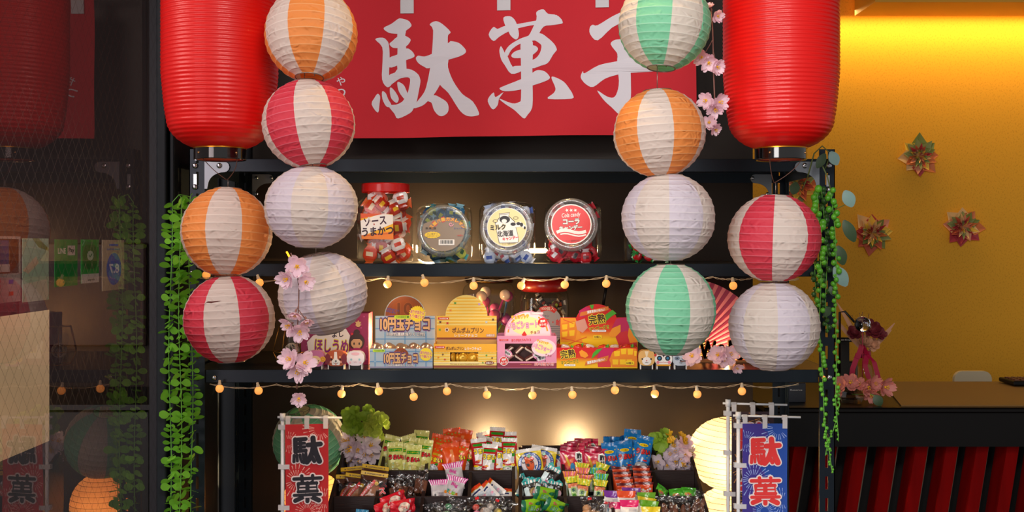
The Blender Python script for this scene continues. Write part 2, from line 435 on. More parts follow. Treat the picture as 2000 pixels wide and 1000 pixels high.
for i in range(44):
    x = .725 + i * .0745 * 1.15
    for (u0, u1, y) in ((0, .034, 0), (.034, .044, .02)):
        vs = []
        for k, z in enumerate((.89, .55, .05)):
            o = -.012 - (.89 - z) * .16; yy = Y0 + .05 + y + .0 * k
            vs += [(x + u0 + o, yy, z), (x + u1 + o, yy, z), (x + u1 + o, yy + .07, z), (x + u0 + o, yy + .07, z)]
        fs = []
        for k in (0, 1):
            for j in range(4): fs.append((4 * k + j, 4 * k + 4 + j, 4 * k + 4 + (j + 1) % 4, 4 * k + (j + 1) % 4))
        mb.add(vs, fs, M_red if u0 == 0 else mat('slat_edge', '#6b5a48', .6))
mb.build('slat_panel', ct)

# ---------------------------------------------------------------- the rack
M_rack = mat('black_rack_steel', '#16202a', .34, .5, bump=(300, .05)); M_steel = mat('bright_steel', '#b9bcc2', .25, 1); M_zinc = mat('grey_plate', '#8d939b', .38, .8)
rk = thing('slotted_angle_rack', (0, 0, 0), 'tall black slotted steel rack holding the sweets and lanterns on open shelves', 'rack')
Z0, Z1, Z2 = 1.165, 1.409, 1.650                                       # tops of the three shelves
W = .742; ZT = 1.672


def post(x, y, sx, sy, top=ZT):
    """L-shaped upright with slots: a face to the front and one along the side"""
    mb = MB(); t = .0022; wd = .036
    for axis in (0, 1):
        def bx(u0, u1, z0, z1):
            if axis == 0: a, b = sorted((x, x - sx * u0)), None; xa, xb = sorted((x - sx * u0, x - sx * u1)); ya, yb = sorted((y, y + sy * t)); mb.box((xa, ya, z0), (xb, yb, z1), M_rack)
            else: ya, yb = sorted((y + sy * u0, y + sy * u1)); xa, xb = sorted((x, x - sx * t)); mb.box((xa, ya, z0), (xb, yb, z1), M_rack)
        bx(0, .016, 0, top); bx(.022, wd, 0, top); z = .02
        while z < top: bx(.016, .022, z, min(z + .02, top)); z += .05
    return mb.build('post', rk)


for x in (-1, 1):
    for y, sy in ((0, 1), (.45, -1)): post(x * W, y, x, sy)


def beams(z):
    mb = MB(); h = .03
    mb.box((-W + .037, .003, z - h), (W - .037, .006, z), M_rack, bev=.001); mb.box((-W + .02, .444, z - h), (W - .02, .447, z), M_rack)
    for x in (-1, 1): a, b = sorted((x * (W - .003), x * (W - .006))); mb.box((a, .02, z - h), (b, .43, z), M_rack)
    mb.build('shelf_beam', rk); mb = MB(); mb.box((-W + .006, .004, z - .002), (W - .006, .444, z), mat('shelf_board', '#17181b', .3, .2), bev=.0008); mb.build('shelf_board', rk)


for z in (Z0, Z1, Z2): beams(z)


def gusset(x, y, z, sx):
    """steel corner plate with a rounded arm"""
    p = [(0, 0), (.045 * sx, 0)]
    for i in range(7): a = R(90 - 30 * i); p.append(((.045 + .012 * cos(a)) * sx, -.012 + .012 * sin(a)))
    for i in range(1, 8): a = R(85 - 85 * i / 8); p.append(((.045 - .037 * sin(R(11 * i))) * sx, -.024 - .03 * (1 - cos(R(11 * i)))))
    p += [(.006 * sx, -.062), (0, -.062)]
    mb = MB(); mb.prism([(x + a, z + b) for a, b in p], .002, M_zinc, mapf=lambda v: V((v.x, y + v.y, v.z))); o = mb.build('corner_plate', rk)
    return o


def bolt(x, y, z, r=.0065):
    mb = MB(); mb.ball((x, y, z), r, M_steel, 12, 6, (1, .55, 1)); mb.build('bolt', rk)


gusset(-W + .036, -.002, 1.643, 1); gusset(W - .036, -.002, 1.643, -1)
gusset(-W + .040, .440, 1.643, 1); gusset(W - .040, .440, 1.643, -1)
for x, z in ((-W + .014, 1.634), (-W + .014, 1.585), (-W + .07, 1.634), (W - .014, 1.634), (W - .014, 1.578), (W - .07, 1.634)): bolt(x, -.003, z)
for x, z in ((-W + .092, 1.633), (-W + .052, 1.59), (W - .092, 1.633), (W - .052, 1.59), (-W + .052, 1.633)): bolt(x, .438, z, .005)
for x, y_ in ((P(418, 738, 2.5).x, 738), (W - .012, 737)): bolt(x, 0, P(0, y_, 2.5).z, .006)
bolt(P(376, 0, 2.5).x, -.003, P(0, 533, 2.5).z)
# slots that show bright beside the bolts
mb = MB()
for x, z in ((-W + .014, 1.603), (W - .016, 1.6)): mb.box((x - .004, -.001, z - .014), (x + .004, .0, z + .012), M_steel, bev=.0003)
mb.build('slot_washer', rk)

# ---------------------------------------------------------------- red cloth banner
BN = 2.86                                                             # distance of the cloth


def hang(u, v, e):
    """cloth waves; (u, v) in target pixels"""
    p = P(u, v + (u - 1000) * -.012 - 2, BN); q = (u - 622) / 738
    p.y += .006 * sin(q * 9) + .004 * sin(q * 21 + v * .012) + .003 * sin(v * .03 + q * 4) - e; return p


M_cloth = mat('red_cloth', '#de2231', .75, bump=(900, .15), trans=.15); M_ink = mat('white_print', '#efe9f0', .75, trans=.1)
bt = thing('cloth_banner', (0, .36, 1.6), 'wide red cloth banner with large white brush lettering above the shelves', 'banner'); bt.location = (0, 0, 0)
mb = MB(); vs = []; fs = []; nu, nv = 76, 28
for k in (0, 1):
    for j in range(nv + 1):
        for i in range(nu + 1):
            u = 622 + 738 * i / nu; y0 = -6 + 8 * sin(pi * i / nu) * 0; v = y0 + (268 - y0) * j / nv; vs.append(hang(u, v, -.0015 * k))
N1 = (nu + 1) * (nv + 1)
for j in range(nv):
    for i in range(nu):
        a = j * (nu + 1) + i; fs.append((a, a + nu + 1, a + nu + 2, a + 1)); b = a + N1; fs.append((b, b + 1, b + nu + 2, b + nu + 1))
mb.add(vs, fs, M_cloth, True); mb.build('cloth', bt)
K3 = 320 / 1143
GL = [  # traced strokes of the three characters: origin x, outlines in enlarged pixels
    (680, [[(188, 273), (240, 262), (268, 280), (284, 312), (290, 405), (286, 530), (302, 588), (270, 607), (237, 555), (240, 440), (238, 330)],
           [(248, 192), (300, 165), (345, 132), (368, 127), (415, 140), (438, 165), (437, 185), (400, 215), (380, 235), (300, 232), (262, 215)],
           [(350, 215), (400, 212), (397, 250), (404, 325), (404, 425), (402, 500), (345, 500), (345, 330), (342, 260)],
           [(288, 307), (310, 285), (340, 258), (380, 245), (405, 252), (432, 270), (433, 288), (405, 322), (350, 335), (310, 332)],
           [(285, 407), (345, 380), (404, 338), (440, 352), (461, 380), (455, 400), (404, 420), (342, 457), (287, 470)],
           [(270, 607), (285, 527), (325, 507), (350, 478), (402, 478), (450, 489), (488, 518), (500, 545), (503, 570), (492, 630), (475, 710), (455, 752), (430, 785), (345, 824), (320, 790), (280, 735), (330, 728), (370, 710), (392, 685), (413, 650), (430, 575), (428, 545), (405, 538), (360, 548), (320, 575), (300, 590)],
           [(205, 654), (222, 672), (218, 720), (206, 785), (163, 727), (185, 680)], [(237, 637), (262, 650), (278, 690), (300, 730), (285, 745), (262, 738), (238, 690)],
           [(295, 608), (325, 635), (350, 680), (345, 708), (330, 714), (300, 685), (290, 640)], [(345, 570), (385, 590), (405, 630), (413, 655), (395, 690), (360, 650), (345, 610)],
           [(568, 168), (612, 145), (660, 168), (714, 222), (697, 245), (695, 300), (700, 420), (680, 500), (640, 590), (596, 660), (555, 702), (515, 735), (450, 752), (480, 705), (520, 655), (545, 600), (572, 470), (583, 380), (592, 210)],
           [(472, 408), (487, 388), (530, 393), (583, 375), (650, 330), (705, 295), (718, 287), (770, 300), (805, 330), (823, 358), (810, 380), (765, 400), (700, 418), (640, 450), (560, 475), (530, 465), (490, 440)],
           [(640, 420), (695, 410), (697, 470), (730, 560), (795, 655), (870, 710), (914, 793), (890, 810), (850, 814), (810, 800), (770, 760), (700, 650), (640, 590), (610, 500)],
           [(555, 700), (596, 662), (650, 685), (690, 715), (701, 755), (690, 790), (655, 810), (625, 800), (597, 765), (580, 715)]]),
    (930, [[(88, 248), (120, 195), (150, 208), (200, 188), (300, 172), (400, 152), (430, 145), (540, 105), (585, 125), (603, 155), (590, 168), (480, 183), (400, 180), (290, 205), (220, 230), (160, 265), (122, 293)],
           [(190, 130), (235, 120), (265, 140), (285, 180), (298, 240), (290, 275), (270, 280), (240, 255), (225, 225), (205, 190)],
           [(420, 88), (468, 68), (500, 98), (560, 110), (520, 170), (470, 190), (440, 235), (415, 285), (350, 280), (375, 240), (420, 140)],
           [(165, 345), (175, 330), (195, 365), (200, 375), (220, 400), (255, 470), (310, 475), (313, 500), (245, 518), (200, 460), (175, 420), (163, 370)],
           [(200, 372), (230, 325), (290, 285), (345, 262), (440, 235), (500, 268), (545, 310), (562, 345), (555, 360), (535, 385), (500, 440), (450, 460), (390, 478), (385, 430), (420, 405), (445, 370), (455, 325), (440, 305), (400, 285), (340, 300), (290, 320), (245, 355), (218, 400)],
           [(312, 280), (360, 290), (395, 300), (392, 480), (395, 700), (385, 765), (360, 800), (335, 828), (300, 800), (262, 765), (200, 725), (162, 690), (250, 722), (300, 712), (313, 680), (313, 480)],
           [(245, 392), (270, 365), (312, 350), (395, 320), (432, 345), (395, 385), (340, 405), (265, 410)], [(245, 518), (313, 500), (390, 476), (395, 455), (310, 462), (255, 470)],
           [(163, 620), (200, 600), (310, 555), (390, 510), (430, 490), (480, 500), (513, 535), (505, 555), (460, 575), (390, 598), (300, 628), (200, 638)],
           [(82, 695), (122, 647), (135, 680), (190, 645), (160, 690), (150, 735), (120, 765), (95, 740)], [(525, 545), (545, 537), (610, 570), (650, 620), (673, 660), (665, 690), (500, 690), (540, 650), (553, 615)]]),
    (1100, [[(185, 195), (205, 175), (240, 178), (350, 112), (450, 75), (450, 135), (340, 195), (240, 284), (187, 240)], [(400, 95), (640, 40), (660, 90), (430, 145)],
            [(330, 310), (360, 280), (420, 265), (540, 170), (600, 90), (660, 80), (640, 160), (560, 250), (460, 330), (465, 400), (385, 400), (375, 370)],
            [(122, 530), (138, 497), (150, 512), (250, 455), (385, 425), (465, 400), (600, 395), (800, 380), (820, 430), (760, 470), (680, 490), (470, 505), (385, 518), (290, 550), (210, 607), (160, 590), (128, 555)],
            [(378, 400), (460, 395), (475, 600), (470, 700), (440, 770), (395, 797), (340, 750), (285, 700), (237, 632), (300, 670), (350, 680), (378, 640), (390, 560)]])]
e = .0016
for ox, sts in GL:
    mb = MB()
    for st in sts:
        st = [(ox + x * K3, y * K3 + (ox + x * K3 - 1000) * .012 + 2) for x, y in smooth_closed(st, 3)]; e += .00002
        mb.decal(tri(st), lambda u, v, q: hang(u, v, q), M_ink, e)
    mb.build('brush_character', bt)
for s, x, y in (('や', 666, 157), ('つ', 664, 180)):
    mb = MB(); sh = txt(s, 0, 0, h=17, bold=.01); mb.decal(([(q[0] + x, y - q[1]) + tuple(q[2:]) for q in sh[0]], sh[1]), lambda u, v, q: hang(u, v, q), M_ink, .0016); mb.build('small_character', bt)
M_loop = mat('white_webbing', '#d8d4d8', .8, bump=(700, .3))
for x in (655, 795, 984, 1176, 1345):
    mb = MB(); vs = []; w2 = 13
    for k, (y, e) in enumerate(((26 if x < 900 else 22 if x < 1100 else 15, .004), (-30, .004), (-36, .0), (-36, -.008), (-30, -.012), (20, -.006))):
        for u in (x - w2, x + w2): vs.append(hang(u, y + (x - 1000) * .012 + 2, e))
    mb.add(vs, [(2 * i, 2 * i + 1, 2 * i + 3, 2 * i + 2) for i in range(5)], M_loop); mb.build('hanging_loop', bt)
mb = MB(); a = P(600, -34, BN); b = P(1400, -34, BN); mb.tube([a, b], .006, mat('white_pole', '#d5d5d8', .4)); mb.build('banner_pole', bt)
mb = MB()
for p in (a, b): mb.tube([p, (p.x, p.y, 2.62)], .0015, M_steel, 6)
mb.build('pole_cord', bt)

# ---------------------------------------------------------------- paper lanterns
PAP = {'white': mat('white_paper', '#dccdc3', .7, trans=.3, bump=(52, .9, (1, 1, 1.5), .0045)), 'lilac': mat('lilac_paper', '#d8cdd8', .7, trans=.3, bump=(52, .9, (1, 1, 1.5), .0045)),
       'orange': mat('orange_paper', '#ee9248', .65, trans=.3, bump=(52, .9, (1, 1, 1.5), .0045)), 'red': mat('red_paper', '#da3a4e', .65, trans=.3, bump=(52, .9, (1, 1, 1.5), .0045)),
       'green': mat('green_paper', '#80cda4', .65, trans=.3, bump=(52, .9, (1, 1, 1.5), .0045)), 'cream': mat('cream_paper', '#fff0d2', .7, trans=.42, bump=(60, .4)),
       'amber': mat('amber_paper', '#f2c48a', .7, trans=.55, bump=(60, .5))}
PAL = {k: mat(k + '_paper_rib', {'white': '#ece0d6', 'lilac': '#e6dce2', 'orange': '#f6b070', 'red': '#e8687a', 'green': '#a6e0be', 'cream': '#fff0d2', 'amber': '#f2c48a'}[k], .65, trans=.3) for k in PAP}
M_wire = mat('thin_wire', '#8b8078', .35, .8); M_rib = mat('rib_wire', '#5a4636', .5)


def lantern(cx, cy, rx, ry, Z, cA, cB, off, label, roll=0, pitch=0, ribs=15, group='striped paper lanterns', up=None, tear=False, seed=0, yaw=0, drop=None, lit=None):
    c = P(cx, cy, Z); rx, ry = S(rx, Z), S(ry, Z); t = thing('paper_lantern', c, label, 'lantern', group, rot=(R(pitch), R(roll), 0))
    mb = MB(); n = 64; th0 = math.asin(.30); prof = []; k = ribs * 4; fr = (0, .055, .5, .945)
    for i in range(k + 1):
        q = th0 + (pi - 2 * th0) * (1 - (i // 4 + fr[i % 4]) / ribs); sag = (1.003, .999, .990, .999)[i % 4]
        prof.append((rx * sin(q) * sag, ry * cos(q) / cos(th0) * sag))
    a0 = R(off - 22.5) - math.atan2(c.x, Z)
    mb.lathe(prof, None, n, a0=a0, a1=a0 + 2 * pi, mf=lambda i, j: (PAL if i % 4 in (0, 3) and not lit else PAP)[cA if (j // 8) % 2 == 0 else cB])
    out = []
    for x, y, z in mb.v:
        d = noise.noise(V((x * 26 + seed * 7, y * 26, z * 34))) * .010 + noise.noise(V((x * 80 + seed * 3, y * 80, z * 60))) * .005
        a_ = math.atan2(x, -y); out.append((x * (1 + d), y * (1 + d), z + ry * (1 - (z / ry) ** 2) * (.016 * sin(a_ + seed * 1.7) + .008 * sin(2 * a_ + z * 40 + seed))))
    mb.v = out
    if tear:                                                          # a slit torn in the upper front gore
        e = .0012
        def on(u, v):
            z = v * ry; r = rx * sqrt(max(0, 1 - (v / 1.02) ** 2)) * 1.0 + e; return (r * sin(u), -r * cos(u), z)
        pts = [(-.34, .40), (-.26, .445), (-.14, .43), (-.02, .455), (.10, .47), (.02, .475), (-.12, .47), (-.24, .475)]
        mb.add([on(*p) for p in pts], [tuple(range(len(pts)))], mat('tear_dark', '#5a2c26', .9))
    mb.build('paper_shade', t)
    # wire: hoops at both openings, rings under the ribs, a stretcher and the hook
    mb = MB(); zt = prof[-1][1]; rt = prof[-1][0]
    for z in (zt, -zt): mb.tube([(rt * cos(a * pi / 12), rt * sin(a * pi / 12), z) for a in range(25)], .0012, M_wire, 5)
    if lit:
        for i in range(4, k, 4):
            r, z = prof[i]; mb.tube([(r * 1.002 * cos(a * pi / 18), r * 1.002 * sin(a * pi / 18), z) for a in range(37)], 0.0007, M_rib, 4)
    mb.tube([(-rt, 0, zt), (-rt * .4, 0, zt * .97), (0, 0, zt * 1.02), (rt * .4, 0, zt * .97), (rt, 0, zt)], .001, M_wire, 5)
    mb.tube([(-rt * .35, 0, zt), (-rt * .35, 0, -zt * .96), (rt * .35, 0, -zt * .96), (rt * .35, 0, zt)], .001, M_wire, 5)
    mb.build('wire_frame', t)
    L = up if up is not None else 0
    if L:
        mb = MB(); Mi = Euler((R(pitch), R(roll), 0)).to_matrix().inverted()
        top = V((0, 0, zt * 1.02)); dirn = Mi @ V((0, 0, L)); mb.tube([top, top + dirn], .0008, M_wire, 5); mb.build('hanging_wire', t)
    if lit:
        mb = MB(); mb.ball((0, 0, -ry * .1), .022, mat('lit_bulb', '#ffe9b8', .4, emit='#ffcf7a', es=6)); mb.build('bulb', t)
        d = bpy.data.lights.new('lantern_light', 'POINT'); d.energy = lit; d.color = (1, .68, .34) if cA == 'cream' else (1, .60, .26); d.shadow_soft_size = .025
        o = bpy.data.objects.new('lantern_light', d); C.objects.link(o); o.location = c + V((0, -.03, -ry * .1))
    return t


ceil_up = lambda cy, ry, Z: 2.62 - P(0, cy - ry, Z).z
lantern(608, 68, 90, 89, 2.10, 'orange', 'white', -7, 'orange and white paper lantern at the top of the left string', up=ceil_up(70, 89, 2.1), seed=1, pitch=-13)
lantern(603, 243, 90, 84, 2.10, 'white', 'red', 6, 'red and white paper lantern hanging second on the left string beside the banner', roll=-7, up=.02, seed=2, pitch=-7)
lantern(608, 405, 91, 78, 2.10, 'white', 'lilac', -2, 'plain white paper lantern below the red striped one on the left string', up=.012, seed=3, roll=2)
lantern(631, 573, 87, 77, 2.14, 'lilac', 'white', -38, 'tilted white paper lantern behind the cherry blossom spray above the shelf of boxes', roll=-9, up=.02, seed=4, pitch=7, yaw=0)
lantern(443, 453, 88, 84, 2.20, 'white', 'orange', -4, 'orange and white paper lantern tied under the large red lantern beside the leafy garland', up=.02, seed=5, pitch=-6)
lantern(448, 623, 88, 83, 2.20, 'white', 'red', -10, 'red and white paper lantern with a torn slit in its white stripe', up=.012, seed=6, roll=-3, tear=True)
lantern(1298, 47, 90, 88, 2.10, 'green', 'white', -14, 'green and white paper lantern overlapping the last character of the banner', up=ceil_up(47, 88, 2.1), seed=7, roll=5, pitch=-5)
lantern(1288, 260, 90, 83, 2.10, 'white', 'orange', -5, 'orange and white paper lantern under the green one on the right string', up=.045, seed=8, roll=-3)
lantern(1305, 425, 91, 83, 2.10, 'lilac', 'white', 24, 'pale lilac paper lantern in front of the bottle of red and green sweets', up=.012, seed=9)
lantern(1310, 604, 88, 87, 2.10, 'green', 'white', 2, 'green and white paper lantern above the mango sweet box', up=.012, seed=10)
lantern(1512, 465, 90, 83, 2.20, 'white', 'red', 21, 'red and white paper lantern tied under the right large red lantern', up=.025, seed=11, roll=2)
lantern(1512, 637, 88, 84, 2.20, 'white', 'lilac', -18, 'pale white paper lantern at the bottom beside the right rack post', up=.012, seed=12)
lantern(605, 862, 71, 69, 2.86, 'green', 'white', 26, 'green paper lantern propped behind the red flag under the lowest shelf', seed=13, pitch=24, roll=-14, up=0)
lantern(612, 985, 62, 60, 2.88, 'amber', 'amber', 0, 'glowing amber paper lantern low behind the red flag', seed=14, up=0, lit=.8, group='lit paper lanterns')
lantern(1424, 886, 80, 68, 2.87, 'cream', 'cream', 0, 'glowing round paper lantern behind the blue flags, upper of two', seed=15, up=0, lit=1.7, group='lit paper lanterns', roll=4)
lantern(1426, 1024, 78, 70, 2.87, 'cream', 'cream', 0, 'glowing paper lantern behind the blue flags, lower of two', seed=16, up=0, lit=2.0, group='lit paper lanterns')

# ---------------------------------------------------------------- the two large red lanterns
M_rv = mat('red_vinyl', '#dc0d0a', .42, trans=.15, coat=.18, spec=.4); M_ringb = mat('black_ring', '#0a090a', .08, coat=1.0); M_gold = mat('gold_line', '#c98a2a', .3, .9)


def chochin(cx, label):
    Z = 2.2; c = P(cx, 0, Z); t = thing('red_lantern', (c.x, c.y, P(0, 313, Z).z), label, 'lantern', 'large red ribbed lanterns'); sz = lambda p: S(p, Z)
    prof = []; H = sz(285) * 2 - sz(40); base = sz(24)
    N = 74; ys = 580                                                  # outline of the half body, in px from the ring upwards
    def rad(h):                                                       # h px above the ring
        hh = h if h < ys / 2 else ys - h
        if hh < 55: q = hh / 55; return 50 + (109 - 50 - 8) * (1 - (1 - q) ** 2.1) ** .75
        return 101 + 10 * min(1, (hh - 55) / 90) ** .7
    k = N * 4
    for i in range(k + 1):
        h = ys * i / k; g = (i % 4); rr = rad(h) + (.7, .2, -.8, .2)[g] * (1 if 6 < h < ys - 6 else .2); prof.append((sz(rr), base + sz(h)))
    mb = MB(); mb.lathe(prof, M_rv, 96)
    # the seam of the cover
    mb.build('ribbed_cover', t)
    for nm, zz, s in (('bottom_ring', 0, 1), ('top_ring', base + sz(ys), -1)):
        mb = MB(); r = sz(50); h = base
        mb.lathe([(r - .006, zz + .001), (r - .001, zz), (r - .0002, zz + .0006), (r, zz + .002), (r, zz + .0022), (r, zz + h - .0032), (r, zz + h - .003), (r - .0002, zz + h - .001), (r - .001, zz + h)], M_ringb, 48)
        mb.lathe([(r + .0006, zz + h - .0025), (r + .0008, zz + h - .0012), (r + .0006, zz + h)], M_gold, 48)
        mb.lathe([(r - .006, zz + .001), (r - .006, zz + h)], mat('ring_inside', '#7a2416', .5), 48)
        mb.lathe([(.001, zz + h * .15), (r - .006, zz + h * .15)], mat('ring_floor', '#c2502a', .6), 48)
        o = mb.build(nm, t)
        if s == 1:
            for a in (-38, 52): m2 = MB(); m2.ball((r * sin(R(a)), -r * cos(R(a)), zz + h * .5), .0024, mat('brass_eye', '#b08050', .3, .9), 8, 6); m2.build('screw_eye', o)
    mb = MB(); z0 = base * .5; r = sz(50)
    lo = -.044 if cx < 1000 else -.05; dx = sz(443 - cx) if cx < 1000 else sz(1512 - cx)
    for a in (-38, 52):
        p0 = V((r * sin(R(a)), -r * cos(R(a)) - .001, z0)); p2 = V((dx, 0, lo + .004)); mid = V((p0.x * .55 + dx * .45 + (.3 * r if a > 0 else -.1 * r), p0.y * .5, lo * .45 + z0 * .2))
        mb.tube([p0 * (1 - q) ** 2 + mid * 2 * q * (1 - q) + p2 * q * q for q in [i / 8 for i in range(9)]], .0008, mat('brown_wire', '#5c3b30', .5), 5)
    mb.build('tie_wire', t)
    mb = MB(); zt = 2 * base + sz(ys)
    mb.tube([(0, 0, zt - base), (0, 0, 2.62 - t.location.z)], .002, M_wire, 6); mb.build('hanging_cord', t)
    return t


chochin(430, 'large glossy red ribbed lantern hanging at the left end of the rack')
chochin(1525, 'large glossy red ribbed lantern hanging at the right end before the yellow wall')

# ---------------------------------------------------------------- jars of sweets on the upper shelf
M_clear = clear('clear_plastic', '#f4f6f8', .8, .07, base=.05); M_film = clear('cellophane', '#f3f3f3', 1.6, .12, base=.06)
M_white = mat('white_print_gloss', '#f2efec', .4); M_ink2 = mat('black_print', '#17131a', .5)
def PM(h, r=.38): return mat('print_' + h[1:], h, r)


class Face:
    """flat printed face that looks to the front: shapes are given in picture units of its own plane (x right, y down)"""
    def __init__(s, mb, Z, e0=.0004, M=None): s.mb = mb; s.Z = Z; s.e = e0; s.M = M
    def map(s, u, v, e):
        p = P(u, -v, s.Z) + V((0, -e, 0)); return s.M @ p if s.M else p
    def put(s, sh, m): s.mb.decal(sh, s.map, m, s.e); s.e += .00005
    def fl(s, pts): return [(x, -y) for x, y in pts]
    def poly(s, pts, m): s.put(tri(s.fl(pts)), m)
    def rect(s, x0, y0, x1, y1, m): s.put(rect2(x0, -y1, x1, -y0), m)
    def ell(s, cx, cy, rx, m, ry=None, n=28): s.put(ell(cx, -cy, rx, ry, n), m)
    def rr(s, cx, cy, w, h, r, m): s.put(rrect(cx, -cy, w, h, r), m)
    def burst(s, cx, cy, r0, r1, n, m, ky=1): s.put(burst(cx, -cy, r0, r1, n, ky), m)
    def line(s, pts, w, m): s.put(line2(s.fl(pts), w), m)
    def ring(s, cx, cy, r0, r1, m, a0=0, a1=360): s.put(ring2(cx, -cy, r0, r1, 32, a0, a1), m)
    def t(s, q, cx, cy, w, h, m, bold=.018, rot=0, out=None, ob=.06, shear=0, out2=None, ob2=.1):
        k = (bold or None)
        if out2: s.put(txt(q, cx, -cy, w, h, rot, ob2, shear, base=bold), out2)
        if out: s.put(txt(q, cx, -cy, w, h, rot, ob, shear, base=bold), out)
        s.put(txt(q, cx, -cy, w, h, rot, bold, shear), m)


def superell(mb, w, d, h, m, p=5.0, n=36, k=20, z0=0, pz=7.0):
    """rounded box standing on z0"""
    vs = []; fs = []
    for i in range(k + 1):
        t = -pi / 2 + pi * i / k; cz = abs(cos(t)) ** (2 / pz); sz = abs(sin(t)) ** (2 / pz) * (1 if t >= 0 else -1)
        for j in range(n):
            a = 2 * pi * j / n; ca, sa = cos(a), sin(a); q = (abs(ca) ** p + abs(sa) ** p) ** (-1 / p)
            vs.append((w / 2 * cz * ca * q, d / 2 * cz * sa * q, z0 + h / 2 + h / 2 * sz))
    for i in range(k):
        for j in range(n): fs.append((i * n + j, i * n + (j + 1) % n, (i + 1) * n + (j + 1) % n, (i + 1) * n + j))
    mb.add(vs, fs, m, True)


def candy(name, w, h, d, body, ends, mark=None, seed=0, twist=True):
    """wrapped sweet lying along x, about 30 mm"""
    mb = MB(); rnd = random.Random(seed); pts = []; n = 12; k = 10
    for i in range(k + 1):
        u = i / k * 2 - 1; a = abs(u); r = (1 - (a / .72) ** 3) ** .5 if a < .66 else .34 + (a - .66) * 1.1; r = max(r, .3)
        for j in range(n):
            t = 2 * pi * j / n; fl = .35 if a > .78 else 1; pts.append((u * w / 2, sin(t) * d / 2 * r * fl * (1 + .06 * rnd.uniform(-1, 1)), cos(t) * h / 2 * r * (1 + .06 * rnd.uniform(-1, 1))))
    fs = []; ms = []
    for i in range(k):
        for j in range(n):
            fs.append((i * n + j, i * n + (j + 1) % n, (i + 1) * n + (j + 1) % n, (i + 1) * n + j)); u = abs((i + .5) / k * 2 - 1)
            ms.append(ends if u > .66 else (mark if mark and (i in (4, 5) and j % 4 < 2) else body))
    mb.add(pts, fs, ms); return mb


def fill(protos, c, w, d, h, n, label, cat, group, seed, rmin=.019, keep=None, shell=.5):
    """lay sweets inside a jar with base centre c, the most of them against its front and sides"""
    rnd = random.Random(seed); got = []; tries = 0
    while len(got) < n and tries < 6000:
        tries += 1; x = rnd.uniform(-w / 2, w / 2); y = rnd.uniform(-d / 2, d / 2); z = rnd.uniform(.012, h)
        if rnd.random() < shell: y = -d / 2 + rnd.uniform(0, .012)
        if any((x - a) ** 2 + (y - b) ** 2 + (z - e) ** 2 < rmin ** 2 for a, b, e in got): continue
        if keep and not keep(x, y, z): continue
        got.append((x, y, z))
    for i, (x, y, z) in enumerate(got):
        o = protos[i % len(protos)]
        q = o if i < len(protos) else dup(o)
        q.location = c + V((x, y, z)); q.rotation_euler = (rnd.uniform(-.5, .5), rnd.uniform(-3.1, 3.1), rnd.uniform(-.6, .6)); tag(q, label, cat, group)


ZJ = 2.585
# tall jar with the red lid
jx = P(753, 0, ZJ).x; yj = ZJ - D
t = thing('candy_jar', (jx, yj, Z1), 'tall clear jar with red screw lid and a yellow hand lettered label', 'jar', 'jars on the upper shelf', rot=(0, 0, R(-9)))
mb = MB(); hw = S(47.5, ZJ)
def rj(a, q): ca, sa = abs(cos(a)), abs(sin(a)); return (ca ** q + sa ** q) ** (-1 / q)
vs = []; fs = []; prof = [(.86, 0), (.97, .004), (1, .012), (1, .128), (.97, .145), (.9, .158), (.86, .164), (.86, .170)]; n = 48
for r, z in prof:
    for j in range(n):
        a = 2 * pi * j / n + pi / 4; q = 2.0 + (5.2 if z < .15 else 0); k = rj(a, q) * r * hw; vs.append((k * cos(a), k * sin(a), z))
for i in range(len(prof) - 1):
    for j in range(n): fs.append((i * n + j, i * n + (j + 1) % n, (i + 1) * n + (j + 1) % n, (i + 1) * n + j))
fs.append(tuple(range(n))[::-1]); mb.add(vs, fs, M_clear, True); mb.build('jar_body', t)
mb = MB(); zl = .171; rl = hw * .985; pr = [(.001, zl + .0215), (rl - .004, zl + .0215), (rl - .0035, zl + .0215), (rl - .001, zl + .0205), (rl, zl + .0185), (rl, zl + .018), (rl, zl + .0015), (rl, zl + .001), (rl - .0008, zl), (rl - .002, zl)]
mb.lathe(pr[::-1], mat('red_lid', '#d01a16', .3, coat=.3), 72); mb.build('lid', t, loc=(0, 0, -.004))
mb = MB(); f = Face(mb, ZJ - hw, 0); yl = PM('#f2b400'); la, lb = 716, 779
# the label belongs to the front facet: built in its own frame
def lab(u, v, e): return V(((u - 750) * ZJ / F, -hw - .0008 - e, CH - (-v - HZ) * ZJ / F - Z1))
f.map = lab
f.poly([(714, 418), (778, 420), (779, 468), (716, 467)], yl); f.poly([(714, 432), (754, 419), (778, 421), (778, 438), (716, 462)], M_white)
f.poly([(714, 418), (760, 419), (715, 428)], PM('#e0592a')); f.poly([(716, 460), (779, 452), (779, 468), (716, 467)], PM('#e8832a')); f.line([(716, 461), (779, 456)], 1.2, PM('#c8461c'))
f.t('ソース', 743, 433, 44, 16, PM('#3a1030'), .03, rot=6); f.t('うまかつ', 748, 452, 62, 17, PM('#2b1028'), .035, rot=4)
mb.build('label', t)
pk = [candy('sauce_cutlet_pack', .05, .036, .008, PM('#d8411c', .25), PM('#e2642a', .25), PM('#f4d9b0')), candy('p', .046, .034, .008, PM('#b8301a', .25), PM('#e8d8cc', .2), PM('#f0c020'), 3), candy('p', .046, .034, .008, PM('#efe6e0', .25), PM('#c93a1a', .2), PM('#d8411c'), 5)]
fill([m.build('snack_packet') for m in pk], V((jx, yj, Z1)), hw * 1.5, hw * 1.5, .155, 34, 'small red and orange snack packet inside the jar with the red lid', 'snack packet', 'snack packets in the red lidded jar', 3, .021)


